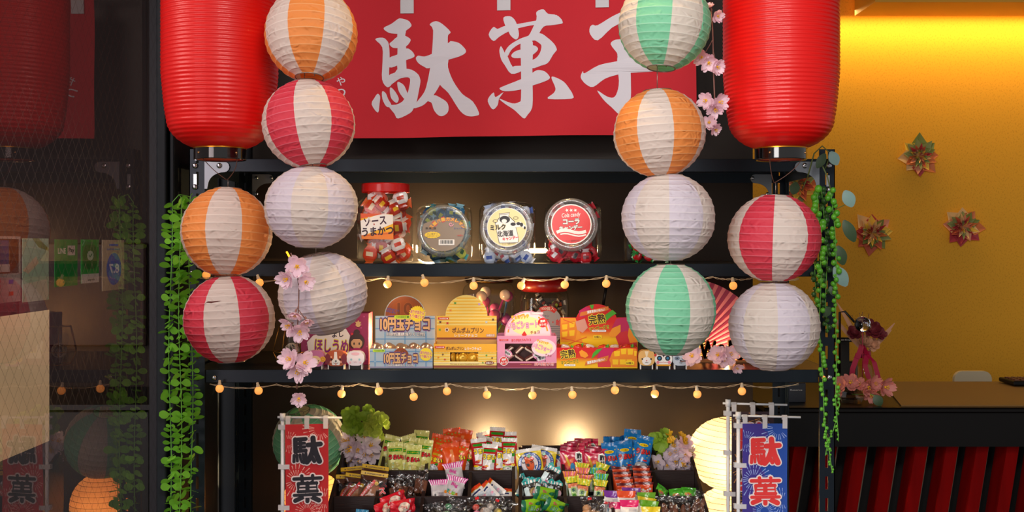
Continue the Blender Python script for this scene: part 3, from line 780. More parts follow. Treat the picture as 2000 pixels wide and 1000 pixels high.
def bowl_jar(x0, x1, y0, lid, label, seed, draw, protos, cl, group, n=44, lidcol='clear'):
    cx = (x0 + x1) / 2; c = V((P(cx, 0, ZJ).x, yj, Z1)); w = S(x1 - x0, ZJ); h = P(0, y0, ZJ).z - Z1; d = .10
    t = thing('candy_jar', c, label, 'jar', 'jars on the upper shelf'); mb = MB(); superell(mb, w, d, h - .004, M_clear, 6, 44, 24)
    mb.build('jar_body', t)
    mb = MB(); mb.box((-w * .33, -d * .3, h - .005), (w * .33, d * .3, h), M_clear, bev=.002); mb.build('moulded_rim', t)
    lx, ly, lr = lid; L = V((P(lx, 0, ZJ - d / 2).x - c.x, -d / 2 - .001, P(0, ly, ZJ - d / 2).z - Z1)); r = S(lr, ZJ - d / 2)
    M = Matrix.Translation(L) @ Matrix.Rotation(R(-9), 4, 'X')
    mb = MB(); mb.lathe([(r * .93, -.004), (r * 1.0, -.002), (r * 1.0, .003), (r * .96, .004), (r * .96, .008), (r, .009), (r, .013), (r * .97, .0155), (r * .80, .016), (r * .78, .0135), (.0005, .0135)], M_lid, 64, axis=1, M=M)
    mb.build('screw_lid', t)
    mb = MB(); k = ZJ / F
    f = Face(mb, ZJ, 0); f.map = lambda u, v, e: M @ V(((u - lx) * k, -.0142 - e, (v + ly) * k)); draw(f, lx, ly, lr); mb.build('label', t)
    r2 = r * .98
    fill([m.build(cl[1]) for m in protos], c, w - .046, d - .044, h - .02, n, cl[0], 'candy', group, seed, .0185)


M_lid = clear('frosted_lid', '#f4f6f8', 1.0, .2, base=.08, milk=.16)
def d_cham(f, x, y, r):
    q = PM('#8d7a66'); q2 = PM('#f5d21a'); R_ = r * .80
    pts = [(x + R_ * cos(R(a)), y + R_ * .98 * sin(R(a))) for a in range(-18, 200, 8)]; f.poly(pts + [(x - R_ * .5, y - 20), (x + R_ * .3, y - 26)], q)
    for i, ch in enumerate('スーパーカメレオン'): a = R(148 - i * 14.5); f.t(ch, x + 8 + 36 * cos(a), y + 10 - 32 * sin(a), 7, 7, PM('#e8b01a'), .04, rot=148 - i * 14.5 - 90, out=PM('#c8281a'), ob=.09)
    f.burst(x - 21, y + 9, 14, 16, 16, q2, .42); f.t('1人1個ずつ', x - 21, y + 7, 20, 3.4, PM('#6a4a1a'), .01); f.t('しめきり大サービス', x - 21, y + 11, 24, 3.2, PM('#6a4a1a'), .01)
    f.rr(x + 6, y + 23, 30, 11, 1, M_white)
    for i in range(13): f.rect(x - 6 + i * 1.9, y + 19, x - 5.2 + i * 1.9 + (i % 3) * .3, y + 26, M_ink2)
    f.line([(x + 14 + 5 * (1 - q * .12) * cos(q * .9), y - 12 + 5 * (1 - q * .12) * sin(q * .9)) for q in range(9)], 1.6, PM('#f0a0b8')); f.t('株 海江田', x - 24, y - 4, 20, 4, M_ink2, .01); f.t('キャンディ', x + 30, y - 4, 20, 4, PM('#3d62a8'), .01); f.t('100個入', x + 32, y + 10, 12, 3.5, PM('#c8281a'), .01)


def d_milk(f, x, y, r):
    f.ell(x, y - 1, 38, M_white); f.ell(x, y - 1, 36.8, PM('#ecdc9c')); k = M_ink2
    can = [(x - 14, y - 27), (x + 5, y - 29), (x + 3, y - 22), (x + 14, y - 12), (x + 22, y + 20), (x + 21, y + 28), (x - 14, y + 29), (x - 16, y + 20), (x - 22, y - 8), (x - 13, y - 20)]
    f.poly([(a + (.9 if a > x else -.9), b + (.9 if b > y else -.9)) for a, b in can], k); f.poly(can, M_white); f.line([(x - 14, y - 25), (x + 4, y - 27)], .8, k)
    for a, b in ((-22, -13), (17, -19)): f.ell(x + a, y + b, 5, k, 3); f.ell(x + a, y + b, 4, PM('#ecdc9c'), 2.1)
    f.ell(x - 4, y - 16, 10, k, 7); f.ell(x - 5, y - 13, 5, M_white, 4)
    f.poly([(x + 8, y - 8), (x + 26, y - 12), (x + 31, y - 8), (x + 36, y - 3), (x + 34, y + 2), (x + 27, y - 2), (x + 12, y + 0)], M_white)
    for a, b, w, h in ((12, -7, 5, 3.4), (22, -8, 4, 3), (28, -6, 3, 4), (34, 0, 2, 3)): f.ell(x + a, y + b, w, k, h)
    f.t('ミルク', x - 17, y - 1, 30, 11, k, .05, rot=5, out=PM('#ecdc9c'), ob=.1); f.t('北海道', x - 3, y + 11, 31, 12, k, .035, rot=5, out=M_white, ob=.08); f.t('キャンデー', x + 7, y + 20, 31, 7, PM('#d8202a'), .04, rot=8)
    f.t('サンコー製菓株式会社', x + 4, y + 31, 26, 3.4, PM('#5a5040'), .0, rot=4)


def d_cola(f, x, y, r):
    rd = PM('#dd1f20'); f.ell(x, y, 39, M_white); f.ell(x, y, 36.8, rd)
    for i in (-1, 0, 1): f.burst(x + i * 8, y - 27 + abs(i) * 0, 1.6, 3.6, 5, M_white)
    f.t('Cola candy', x, y - 17, 36, 11, M_white, .012, rot=5, shear=.25); gr = PM('#3a2a28')
    f.t('コーラ', x, y - 5, 32, 11, M_white, .05, rot=2, out=gr, ob=.11); f.t('キャンデー', x - 1, y + 7, 44, 9.5, M_white, .05, rot=4, out=gr, ob=.11)
    def wave(o, w): return [(x - 35 + 7 * i, y + 17 + o - 3.2 * sin((i - 1) * .75) - i * .35 + .25 * o * 0) for i in range(11)], w
    p, q = wave(-1, 6); p = [(a, b) for a, b in p if (a - x) ** 2 + (b - y) ** 2 < 35 ** 2]; f.line(p, q, M_white)
    p, q = wave(5.5, 2.6); p = [(a, b) for a, b in p if (a - x) ** 2 + (b - y) ** 2 < 35 ** 2]; f.line(p, q, M_white); p, q = wave(3, 1.6); p = [(a, b) for a, b in p if (a - x) ** 2 + (b - y) ** 2 < 34 ** 2]; f.line(p, q, rd)
    f.t('サンコー製菓株式会社', x + 2, y + 32, 26, 3.2, PM('#7a1014'), .0, rot=3)


gl = .22
bowl_jar(814, 922, 398, (867, 452, 51), 'clear bowl jar of blue and green wrapped sweets with a brown lid label', 11, d_cham,
         [candy('c', .042, .029, .015, PM('#2f6f96', gl), PM('#8fc0cf', gl), PM('#d8dc4a')), candy('c', .041, .027, .015, PM('#cdd35a', gl), PM('#4fa0a8', gl), PM('#2f5f40'), 2), candy('c', .040, .027, .015, PM('#274f62', gl), PM('#a8cfd8', gl), PM('#c8d84a'), 4)],
         ('small blue and green wrapped sweet in the jar with the brown lid label', 'wrapped_candy'), 'blue and green sweets in the bowl jar')
bowl_jar(936, 1046, 394, (990, 447, 52), 'clear bowl jar of white and blue sweets with a cream milk can label', 12, d_milk,
         [candy('c', .042, .029, .015, PM('#c9d2e6', gl), PM('#e4e6ee', gl), PM('#3c57a8')), candy('c', .042, .029, .015, PM('#e6e8f0', gl), PM('#b8c4de', gl), PM('#3a4f9c'), 2), candy('c', .041, .027, .015, PM('#dfe2ec', gl), PM('#5a70b4', gl), PM('#c04a60'), 4)],
         ('small white and blue wrapped milk sweet in the jar with the cream label', 'wrapped_candy'), 'milk sweets in the bowl jar')
bowl_jar(1063, 1174, 394, (1115, 440, 52), 'clear bowl jar of red sweets with a red and white lid label', 13, d_cola,
         [candy('c', .042, .029, .015, PM('#c4182a', gl), PM('#d83a44', gl), PM('#f0e8e8')), candy('c', .042, .029, .015, PM('#a81222', gl), PM('#c01c2c', gl), PM('#2a0c10'), 2), candy('c', .041, .027, .015, PM('#d4222c', gl), PM('#e8c8c8', gl), PM('#7a0c16'), 4)],
         ('small red wrapped cola sweet in the jar with the red label', 'wrapped_candy'), 'cola sweets in the bowl jar')
# bottle of red and green sweets behind the lilac lantern
c = V((P(1272, 0, ZJ).x, yj, Z1)); t = thing('candy_jar', c, 'clear round jar of red and green twist sweets half hidden by the lilac lantern', 'jar', 'jars on the upper shelf')
mb = MB(); r = S(54, ZJ); mb.lathe([(.001, .001), (r * .95, .001), (r, .006), (r, .06), (r * .96, .068), (r * .8, .078), (r * .8, .085)], M_clear, 40); mb.build('jar_body', t)
mb = MB(); mb.lathe([(r * .84, .084), (r * .84, .10), (r * .82, .102), (.001, .102)], mat('white_cap', '#d8d8d8', .4), 40); mb.build('lid', t)
fill([candy('c', .03, .016, .015, PM('#c81c22', gl), PM('#1f8a3a', gl)).build('wrapped_candy'), candy('c', .03, .015, .014, PM('#2a9a44', gl), PM('#9fd0a8', gl), None, 3).build('wrapped_candy'), candy('c', .03, .016, .015, PM('#d8242a', gl), PM('#3fa050', gl), None, 6).build('wrapped_candy')],
     c, r * 1.35, r * 1.35, .06, 34, 'small red and green twist sweet in the jar behind the lilac lantern', 'candy', 'red and green sweets in the round jar', 14, .0165)
# lit bar lying between the milk and cola jars
mb = MB(); a = P(1030, 490, 2.66); mb.box((a.x - .03, a.y - .006, a.z - .006), (a.x + .05, a.y + .006, a.z + .006), mat('lit_bar', '#ffe0a0', .4, emit='#ffd48a', es=8), bev=.004)
lb = thing('light_bar', (a.x, a.y, Z1), 'small warm light bar glowing behind the milk and cola jars', 'lamp'); o = mb.build('tube', lb); o.matrix_parent_inverse = Matrix.Translation(-V((a.x, a.y, Z1)))
mb = MB(); mb.box((a.x - .02, a.y, Z1), (a.x + .04, a.y + .01, a.z - .005), M_dark); o = mb.build('stand', lb); o.matrix_parent_inverse = Matrix.Translation(-V((a.x, a.y, Z1)))
lamp('bar_light', 'POINT', (a.x, a.y - .02, a.z + .012), .6, (1, .66, .3), radius=.008)
lamp('assumed_shelf_light', 'POINT', (P(840, 0, 2.8).x, 2.80 - D, P(0, 485, 2.80).z), 7.0, (1, .66, .3), radius=.008)  # hidden source assumed behind the jars, for the glow on the back panel

# ---------------------------------------------------------------- boxes on the lower shelf
ZB = 2.515; CARD = .0012


def tray(x0, x1, y0, y1, Zf, dep, front, side, label, name='sweet_box', top=False, hole=None):
    """open card tray: origin at its base; returns the thing and a builder for its front print"""
    t = thing(name, (0, 0, 0), label, 'box', 'sweet boxes on the lower shelf'); a = P(x0, y0, Zf); b = P(x1, y1, Zf); zb = Z0 + .0005
    mb = MB(); q = CARD
    if hole:                                                          # front card with a window
        n = 20; hx0, hy0, hx1, hy1 = hole; A = P(hx0, hy0, Zf); B = P(hx1, hy1, Zf)
        mb.box((a.x, a.y, zb), (A.x, a.y + q, a.z), front); mb.box((B.x, a.y, zb), (b.x, a.y + q, a.z), front); mb.box((A.x, a.y, zb), (B.x, a.y + q, B.z), front); mb.box((A.x, a.y, A.z), (B.x, a.y + q, a.z), front)
    else: mb.box((a.x, a.y, zb), (b.x, a.y + q, a.z), front)
    mb.box((a.x, a.y + q, zb), (a.x + q, a.y + dep, a.z), side); mb.box((b.x - q, a.y + q, zb), (b.x, a.y + dep, a.z), side); mb.box((a.x, a.y + dep - q, zb), (b.x, a.y + dep, a.z), side); mb.box((a.x, a.y, zb), (b.x, a.y + dep, zb + q), side)
    if top: mb.box((a.x, a.y, a.z - q), (b.x, a.y + dep, a.z), side)
    return t, mb, Face(mb, Zf)


def riser(pts, Zr, m, back):
    """display card standing at the rear of the tray"""
    mb = MB(); mb.prism([(P(x, y, Zr).x, P(x, y, Zr).z) for x, y in pts], CARD, m, mapf=lambda v: V((v.x, Zr - D + v.y, v.z)), mside=back); return mb, Face(mb, Zr)


def arch(cx, cy, rx, ry, a0, a1, n=18): return [(cx + rx * cos(R(a0 + (a1 - a0) * i / n)), cy - ry * sin(R(a0 + (a1 - a0) * i / n))) for i in range(n + 1)]


# --- ten-yen chocolate box
sil = PM('#a9bccb', .22); silb = PM('#5f95c4', .3); bro = mat('bronze_ink', '#a0532c', .28, .5); gold_l = PM('#dfae76', .35); navy = PM('#26254a'); yel = PM('#f7dc2c'); rdp = PM('#c8242c'); grn = PM('#b8dc28')


def logo(f, cx, cy, w, h, bg, fg=None):
    f.rr(cx, cy, w, h, h * .49, bg); f.t('TANSEIDO', cx - w * .06, cy, w * .62, h * .55, fg or PM('#1f5a2a'), .02); f.ell(cx + w * .34, cy, h * .3, fg or PM('#1f5a2a'))


def yen(f, cx, cy, w, h):
    f.t('10円玉チョコ', cx, cy, w, h, gold_l, .05, out=navy, ob=.13, out2=PM('#a468a8'), ob2=.165)
    f.t('10円玉チョコ', cx, cy, w, h, gold_l, .045)


def atari(f, cx, cy, r):
    f.burst(cx, cy, r * .86, r, 22, yel); f.t('当りが出たら', cx, cy - r * .2, r * 1.6, r * .44, rdp, .03, rot=-8, out=M_white, ob=.07); f.t('もう1個どうぞ', cx - 1, cy + r * .3, r * 1.7, r * .42, rdp, .03, rot=-8, out=M_white, ob=.07)


t, mb, f = tray(722, 845, 681, 718, ZB, .095, sil, PM('#b8a890'), 'pale blue and silver display box of coin shaped chocolates with a bronze coin header')
for x in (732.5, 752, 772, 792, 812, 832): f.rect(x - .9, 681.3, x + .9, 717.7, silb)
for y in (686, 706): f.rect(722.3, y - .8, 844.7, y + .8, silb)
for x in (732.5, 772, 812): f.burst(x, 706, 1.6, 4, 4, PM('#8fb6d4'))
f.rect(722, 716, 845, 718, PM('#8f86a8')); f.ell(783, 695, 15.5, bro); f.ring(783, 695, 13, 14, PM('#7d3c1e')); f.t('10', 783, 689, 14, 10, PM('#74391f'), .02)
logo(f, 740, 685, 24, 5, grn); yen(f, 783, 700, 66, 21); f.t('110付(連続当りくじ付)', 783, 713.5, 50, 5, M_white, .03, out=navy, ob=.08); atari(f, 832, 692, 13.5); mb.build('tray', t)
ZR = ZB + .085; mb, f = riser([(733, 688), (849.5, 688), (849.5, 617)] + arch(791, 617, 40, 40, 0, 180) + [(733, 617)], ZR, sil, PM('#c8b89a'))
for x in (752, 791, 832): f.rect(x - 1, 618, x + 1, 687, silb)
for y in (622, 642, 662): f.rect(733.3, y - .9, 849.2, y + .9, silb)
f.poly(arch(791, 617, 38.6, 38.4, 0, 180), bro)
for q in (37, 35.4, 33.8, 32.2): f.ring(791, 617, q - .35, q + .2, PM('#7f4121'), 0, 180)
f.t('10', 791, 603, 30, 24, mat('bronze_dark', '#7b4024', .3, .4), .03, out=mat('bronze_lite', '#b8683a', .28, .5), ob=.05); f.t('10円を当てよう', 768, 605, 24, 4.5, PM('#23449c'), .02, rot=-12); f.t('10円に変る!', 764, 609, 20, 4.2, PM('#23449c'), .02, rot=-12)
yen(f, 791, 633, 97, 27); logo(f, 786, 619, 32, 6.5, grn); atari(f, 815, 613, 16.5); f.t('110付(連続当りくじ付)', 793, 653, 74, 8, M_white, .025, out=navy, ob=.085); mb.build('header_card', t)
rnd = random.Random(5); co0 = None
for i in range(10):
    if not co0:
        mb = MB(); r = .0125; mb.lathe([(.001, -.003), (r * .9, -.003), (r, -.001), (r, .001), (r * .9, .003), (.001, .003)], mat('gold_foil', '#cfae94', .22, .7), 24); co0 = mb.build('chocolate_coin'); o = co0
    else: o = dup(co0)
    o.location = P(735 + (i % 5) * 24 + 6 * (i // 5), 679 + 3 * (i // 5), ZB + .03 + .024 * (1 - i // 5) * 1.4); o.rotation_euler = (R(70 + rnd.uniform(-15, 15)), R(rnd.uniform(-30, 30)), R(rnd.uniform(-25, 25)))
    tag(o, 'foil wrapped chocolate coin lying in the pale blue display box', 'candy', 'chocolate coins in the pale blue box')

# --- yellow striped box (the printed mascot is left off)
ye = PM('#f3dc7e'); yo = PM('#f2b32c'); ys = PM('#f0c03c'); brn = PM('#8a4428'); brd = PM('#6a3a22')
t, mb, f = tray(847, 970, 672, 718, ZB, .095, ye, yo, 'yellow striped display box with a window and a rounded striped header card', hole=(879, 688, 934, 706), top=False)
f.rect(847, 672, 970, 686, yo)
for y in (689, 694.5, 700, 705.5):
    f.rect(847.2, y, 878.5, y + 2.6, ys); f.rect(934.5, y, 969.8, y + 2.6, ys)
for i in range(20): f.ell(850 + i * 6.2, 686, 3.2, yo, 2)
f.rect(847, 713.5, 970, 718, brn); f.rect(847, 707.5, 970, 709.5, PM('#f8ecb8')); f.t('The taste of warm friendship forever!', 907, 711, 56, 3, brd, .004)
logo(f, 859, 678, 20, 4.6, PM('#d8332a'), M_white); f.t('ポムポムプリン', 889, 680, 36, 6.5, brd, .03); f.t('レリーフチョコ', 924, 681, 32, 6, M_white, .03)
f.ell(956, 708.5, 9, brn, 3.6); f.t('50個入り', 956, 708.5, 14, 4, M_white, .02)
for x, y, m in ((865, 692, brd), (856, 698, PM('#e8902a')), (869, 702, PM('#c8242c')), (943, 708, PM('#4fa040')), (950, 694, PM('#4fa040')), (961, 699, brd)):
    f.burst(x, y, 1.1, 2.4, 5, m)
mb.build('tray', t)
ZR = ZB + .08; mb, f = riser([(853, 673), (970, 673), (970, 617)] + arch(911, 617, 41, 41, 0, 180) + [(853, 617)], ZR, ye, PM('#d8b060'))
for i, y in enumerate(range(581, 638, 6)):
    if y < 617: hw_ = sqrt(41 ** 2 - (617 - y) ** 2) - .6; a, b = 911 - hw_, 911 + hw_
    else: a, b = 853.3, 969.7
    f.rect(a, y, b, y + 3, ys)
f.rect(853, 637, 970, 659, yo); f.rect(853, 659, 970, 663, brn); f.rect(853, 663, 970, 673, PM('#caa25a')); logo(f, 866, 622, 22, 4.6, PM('#d8332a'), M_white)
f.t('ポムポムプリン', 914, 645, 62, 11, brd, .03); f.t('レリーフチョコ', 910, 655, 44, 6, M_white, .03); f.rr(958, 655, 18, 5.5, 2.6, PM('#c9a48a')); f.t('50個入り', 958, 655, 14, 4, M_white, .02)
f.burst(873, 644, 2.4, 4.8, 7, M_white); f.ell(873, 644, 2.2, brd)
for x, y, m in ((889, 592, PM('#4fa040')), (859, 644, PM('#7fb030')), (936, 594, PM('#c8a0d8')), (860, 629, brd), (874, 631, rdp), (950, 629, PM('#c9d4dc')), (940, 606, yo), (880, 606, PM('#e8902a')), (963, 624, brd)): f.burst(x, y, 1.6, 3.2, 4, m)
mb.build('header_card', t)
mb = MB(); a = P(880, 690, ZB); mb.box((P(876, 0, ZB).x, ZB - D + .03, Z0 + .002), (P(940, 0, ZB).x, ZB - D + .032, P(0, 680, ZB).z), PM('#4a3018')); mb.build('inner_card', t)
gc = None; rnd = random.Random(8)
for i in range(6):
    if gc is None:
        mb = MB(); r = .0115; mb.lathe([(.001, -.003), (r * .85, -.003), (r, 0), (r * .85, .003), (.001, .003)], mat('yellow_foil', '#d8a832', .25, .3), 20); gc = mb.build('chocolate_coin'); o = gc
    else: o = dup(gc)
    o.location = P(886 + i * 9, 698 + (i % 2) * 1.5, ZB + .018 + .004 * (i % 2)); o.rotation_euler = (R(80), R(rnd.uniform(-40, 40)), R(70 if i < 2 else rnd.uniform(-30, 30)))
    tag(o, 'yellow wrapped chocolate behind the window of the yellow striped box', 'candy', 'chocolates in the yellow box')

# --- pink strawberry box
pk = PM('#e293b4'); pkl = PM('#f6d3e2'); pkd = PM('#8d2f48'); red = PM('#d8312f'); org = PM('#e79a1e')


def ichigo(f, cx, cy, w, rot):
    c, s = cos(R(rot)), sin(R(rot)); k = w / 100
    def at(x, y): return cx + (x * c + y * s) * k, cy + (-x * s + y * c) * k
    x, y = at(-8, -26); f.t('チョコリッチ', x, y, 58 * k, 13 * k, PM('#f2c23a'), .045, rot=rot, out=PM('#c8781a'), ob=.1)
    x, y = at(-2, 0); f.t('いちごショート', x, y, 100 * k, 26 * k, PM('#f0a6cc'), .045, rot=rot, out=PM('#b0528a'), ob=.085)
    x, y = at(36, 28); f.t('チョコ', x, y, 30 * k, 10 * k, PM('#a0402a'), .03, rot=rot)


t, mb, f = tray(971, 1087, 656, 718, ZB, .09, pk, PM('#d7809f'), 'pink strawberry chocolate box with a window and an arched header card', top=False, hole=(986, 671, 1066, 706))
f.rect(971, 709, 1087, 718, pkd); f.t('MADE IN JAPAN', 1027, 712, 22, 2.6, PM('#d8a040'), .01); f.t('50+5当り付', 1063, 711, 38, 6.5, red, .03, out=M_white, ob=.09)
f.rr(984, 664, 18, 3.6, 1.8, red); f.t('TANSEIDO', 984, 664, 13, 2.2, pkl, .01); f.t('当りが出たらもう1コ', 1018, 664, 38, 5.5, red, .03, rot=2)
f.ell(1062, 679, 24, pkl, 17); f.ell(1062, 679, 18, PM('#f6e6a0'), 12); ichigo(f, 1060, 679, 40, -16)
f.ell(984, 705, 9, M_white); f.ell(984, 705, 8, red); f.t('連続', 984, 702, 9, 4.6, M_white, .03, rot=6); f.t('当り付', 984, 708, 12, 4.6, M_white, .03, rot=6); mb.build('tray', t)
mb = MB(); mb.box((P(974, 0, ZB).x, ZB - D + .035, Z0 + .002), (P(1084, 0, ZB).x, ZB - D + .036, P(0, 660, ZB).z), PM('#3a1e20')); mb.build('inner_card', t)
ZR = ZB + .035; mb, f = riser([(985, 662), (1077, 662), (1077, 652)] + arch(1031, 652, 46, 45, 0, 180) + [(985, 652)], ZR, pk, pkl)
f.poly([(987, 661), (1075, 661), (1075, 652)] + arch(1031, 652, 43.5, 42, 0, 180) + [(987, 652)], pkl); f.ell(1028, 636, 30, PM('#f8eaa4'), 18)
for a0, a1 in ((8, 28), (100, 122), (134, 146), (160, 176), (52, 58)): f.ring(1031, 652, 37, 40, org, a0, a1)
ichigo(f, 1022, 634, 60, 5); f.ell(1060, 630, 9.5, red); f.t('連続', 1060, 627, 10, 4.8, M_white, .03, rot=4); f.t('当り付', 1060, 634, 14, 4.8, M_white, .03, rot=4)
f.rr(1048, 612, 26, 5, 2.5, PM('#f3b3c8')); f.t('TANSEIDO', 1048, 612, 18, 2.8, M_white, .02); f.poly([(1019, 654), (1024, 646), (1029, 654), (1024, 658)], red); mb.build('header_card', t)
rnd = random.Random(4); cp = None
for i in range(8):
    if cp is None:
        mb = MB(); mb.box((-.011, -.0055, -.004), (.011, .0055, 0), PM('#f0d6c0'), bev=.0012); mb.box((-.011, -.0055, 0), (.011, .0055, .004), PM('#5a2a24'), bev=.0012); cp = mb.build('chocolate_piece'); o = cp
    else: o = dup(cp)
    o.location = P(994 + (i % 4) * 20, 683 + 15 * (i // 4), ZB + .014 + .006 * (i % 2)); o.rotation_euler = (R(rnd.uniform(-20, 20)), R(rnd.uniform(-50, 50)), R(rnd.uniform(-40, 40)))
    tag(o, 'two layer strawberry chocolate piece behind the window of the pink box', 'candy', 'chocolate pieces in the pink box')
pw = None
for i, (x, y, r) in enumerate(((991, 690, -32), (1050, 695, -25), (1058, 700, 15))):
    if pw is None:
        mb = MB(); vs, fs = ell(0, 0, .0125, .0085, 24); mb.prism([(a, b) for a, b in vs], .001, PM('#e08cb0')); fm = lambda u, v, e: V((u, -e, v)); mb.decal(rect2(-.010, -.004, .008, .0045), fm, M_white, .0003)
        for k in range(9): mb.decal(rect2(-.007 + k * .0015, -.0025, -.0063 + k * .0015 + .0003 * (k % 3), .003), fm, M_ink2, .0005)
        pw = mb.build('prize_ticket'); o = pw
    else: o = dup(pw)
    o.location = P(x, y, ZB + .006); o.rotation_euler = (0, R(-r), 0); tag(o, 'pink oval ticket with a bar code behind the window of the pink box', 'ticket', 'tickets in the pink box')

# --- mango box
mr = PM('#d42320'); my = PM('#f4c41c'); mo = PM('#ef8f1c'); mg = PM('#c51a5c'); lf = PM('#4aa52a')


def grad(name, z0, z1, cols):
    m = mat(name, cols[0], .32); n = m.node_tree.nodes; l = m.node_tree.links; b = n['Principled BSDF']; tc = n.new('ShaderNodeTexCoord'); sp = n.new('ShaderNodeSeparateXYZ'); mp = n.new('ShaderNodeMapRange'); cr = n.new('ShaderNodeValToRGB')
    mp.inputs[1].default_value = z0; mp.inputs[2].default_value = z1; l.new(tc.outputs['Object'], sp.inputs[0]); l.new(sp.outputs['Z'], mp.inputs[0]); l.new(mp.outputs[0], cr.inputs[0])
    while len(cr.color_ramp.elements) < len(cols): cr.color_ramp.elements.new(.5)
    for i, c in enumerate(cols): cr.color_ramp.elements[i].position = i / (len(cols) - 1); cr.color_ramp.elements[i].color = lin(c)
    l.new(cr.outputs[0], b.inputs['Base Color']); return m


def mango_dice(f, pts, cells):
    f.poly(pts, PM('#e8861a'))
    for x, y, w, h, r in cells: f.poly([(x - w / 2, y - h / 2 + r), (x + w / 2, y - h / 2), (x + w / 2 - 1, y + h / 2), (x - w / 2 + 1, y + h / 2 + r)], my)


def kanjuku(f, cx, cy, k, rot):
    f.t('完熟', cx, cy - 7 * k, 34 * k, 20 * k, PM('#4a2a12'), .028, rot=rot, out=PM('#f7e23c'), ob=.085); f.t('マンゴーグミ', cx + 4 * k, cy + 11 * k, 40 * k, 9 * k, PM('#4a2a12'), .025, rot=rot, out=PM('#f7e23c'), ob=.085)


zf0, zf1 = P(0, 718, ZB).z, P(0, 678, ZB).z
t, mb, f = tray(1087, 1245, 679, 718, ZB, .10, grad('mango_front', zf0, zf1, ('#f3c019', '#f0b41c', '#dc3a1e', '#d21f20', '#d21f20')), PM('#c8381e'), 'red and yellow mango sweet box with an arched header card')
f.poly([(1172, 680), (1200, 680), (1193, 696), (1180, 717), (1168, 717), (1166, 700)], mg); f.poly([(1168, 704), (1192, 697), (1193, 717), (1168, 717)], PM('#d83a3a'))
mango_dice(f, [(1190, 703), (1196, 688), (1210, 681), (1228, 679.5), (1243, 681), (1244.5, 717), (1196, 717)], [(1205, 690, 12, 10, 1), (1218, 686, 11, 11, .5), (1231, 687, 11, 11, 0), (1241, 690, 6, 10, 0), (1202, 707, 12, 10, 0), (1216, 707, 12, 10, 0), (1229, 707, 11, 10, 0)])
f.poly([(1155, 701), (1158, 690), (1166, 682), (1177, 680), (1168, 690)], lf); f.poly([(1131, 687), (1136, 683), (1146, 689), (1149, 695), (1143, 699), (1134, 696)], PM('#f39a24')); f.poly([(1142, 714), (1144, 706), (1189, 694), (1186, 705)], PM('#d8752a')); f.t('濃厚果実の味わい', 1164, 705, 36, 6, M_white, .03, rot=12)
kanjuku(f, 1109, 697, .86, 7); f.rr(1113, 713, 22, 3.6, 1.8, M_white); f.t('Mango Gummy', 1113, 713, 16, 2.2, brd, .01, rot=2); f.rr(1230, 709, 17, 7.5, 1.5, PM('#f6d422')); f.t('50個入', 1230, 709, 14, 4.5, brd, .03); mb.build('tray', t)
ZR = ZB + .09; zr0, zr1 = P(0, 680, ZR).z, P(0, 596, ZR).z
mb, f = riser([(1094, 692), (1246, 692), (1244, 620), (1208, 620)] + arch(1165, 634, 42, 40, 20, 160) + [(1124, 620), (1094, 620)], ZR, grad('mango_card', zr0, zr1, ('#f3c41c', '#f4c61c', '#e2521e', '#d3221f', '#d3221f', '#cf2020')), PM('#e8c8a0'))
f.poly([(1095, 621), (1124, 621), (1130, 640), (1138, 668), (1095, 668)], PM('#ee9c20')); mango_dice(f, [(1096, 632), (1122, 626), (1128, 640), (1124, 664), (1096, 664)], [(1103, 638, 11, 10, 1), (1117, 634, 11, 10, 1), (1103, 652, 11, 10, 1), (1117, 650, 11, 11, 1)])
for a, b in (((1096, 660), (1150, 672)), ((1110, 672), (1146, 658)), ((1100, 624), (1120, 632))): f.line([a, b], 1.6, PM('#e05a20'))
f.poly([(1131, 607), (1144, 599), (1152, 601), (1150, 612), (1138, 620), (1131, 618)], mg); f.poly([(1195, 640), (1204, 622), (1222, 620), (1243, 622), (1243, 650), (1212, 652)], PM('#c02458')); f.poly([(1200, 652), (1224, 646), (1244, 660), (1244, 679), (1210, 679)], PM('#d02c34')); f.poly([(1124, 628), (1142, 622), (1148, 640), (1138, 650), (1127, 644)], PM('#d89a86'))
f.poly([(1151, 596), (1160, 595), (1158, 603), (1155, 603)], lf); f.poly([(1184, 627), (1182, 615), (1196, 605), (1204, 612), (1194, 618)], lf); f.poly([(1132, 618), (1134, 610), (1188, 598), (1189, 605), (1176, 609)], PM('#dd7a2a')); f.t('濃厚果実の味わい', 1164, 607, 36, 6, M_white, .03, rot=9)
kanjuku(f, 1166, 630, .98, 8); f.rr(1170, 646, 28, 4, 2, M_white); f.t('Mango Gummy', 1170, 646, 22, 2.6, brd, .01); f.rr(1167, 658, 17, 7, 1.5, PM('#f6d422')); f.t('50個入', 1167, 658, 13, 4.2, brd, .03)
f.poly([(1189, 652), (1196, 641), (1212, 634), (1212, 648), (1202, 658), (1192, 658)], PM('#f39a24')); f.poly([(1228, 640), (1240, 646), (1246, 668), (1230, 670), (1226, 655)], mo); mb.build('header_card', t)
rnd = random.Random(6); pr = [candy('c', .034, .016, .012, PM('#e8d8c8', .25), PM('#d84a2a', .25), PM('#c8281a')), candy('c', .034, .016, .012, PM('#d8321f', .25), PM('#5fae3a', .25), PM('#f2c030'))]
pr = [m.build('wrapped_candy') for m in pr]
for i in range(12):
    o = pr[i % 2] if i < 2 else dup(pr[i % 2]); o.location = P(1104 + (i % 6) * 24, 679 + 3 * (i // 6), ZB + .03 + .03 * (1 - i // 6)); o.rotation_euler = (R(rnd.uniform(-30, 30)), R(rnd.uniform(-25, 25)), R(rnd.uniform(-30, 30)))
    tag(o, 'small wrapped mango sweet lying in the red and yellow box', 'candy', 'mango sweets in the red and yellow box')

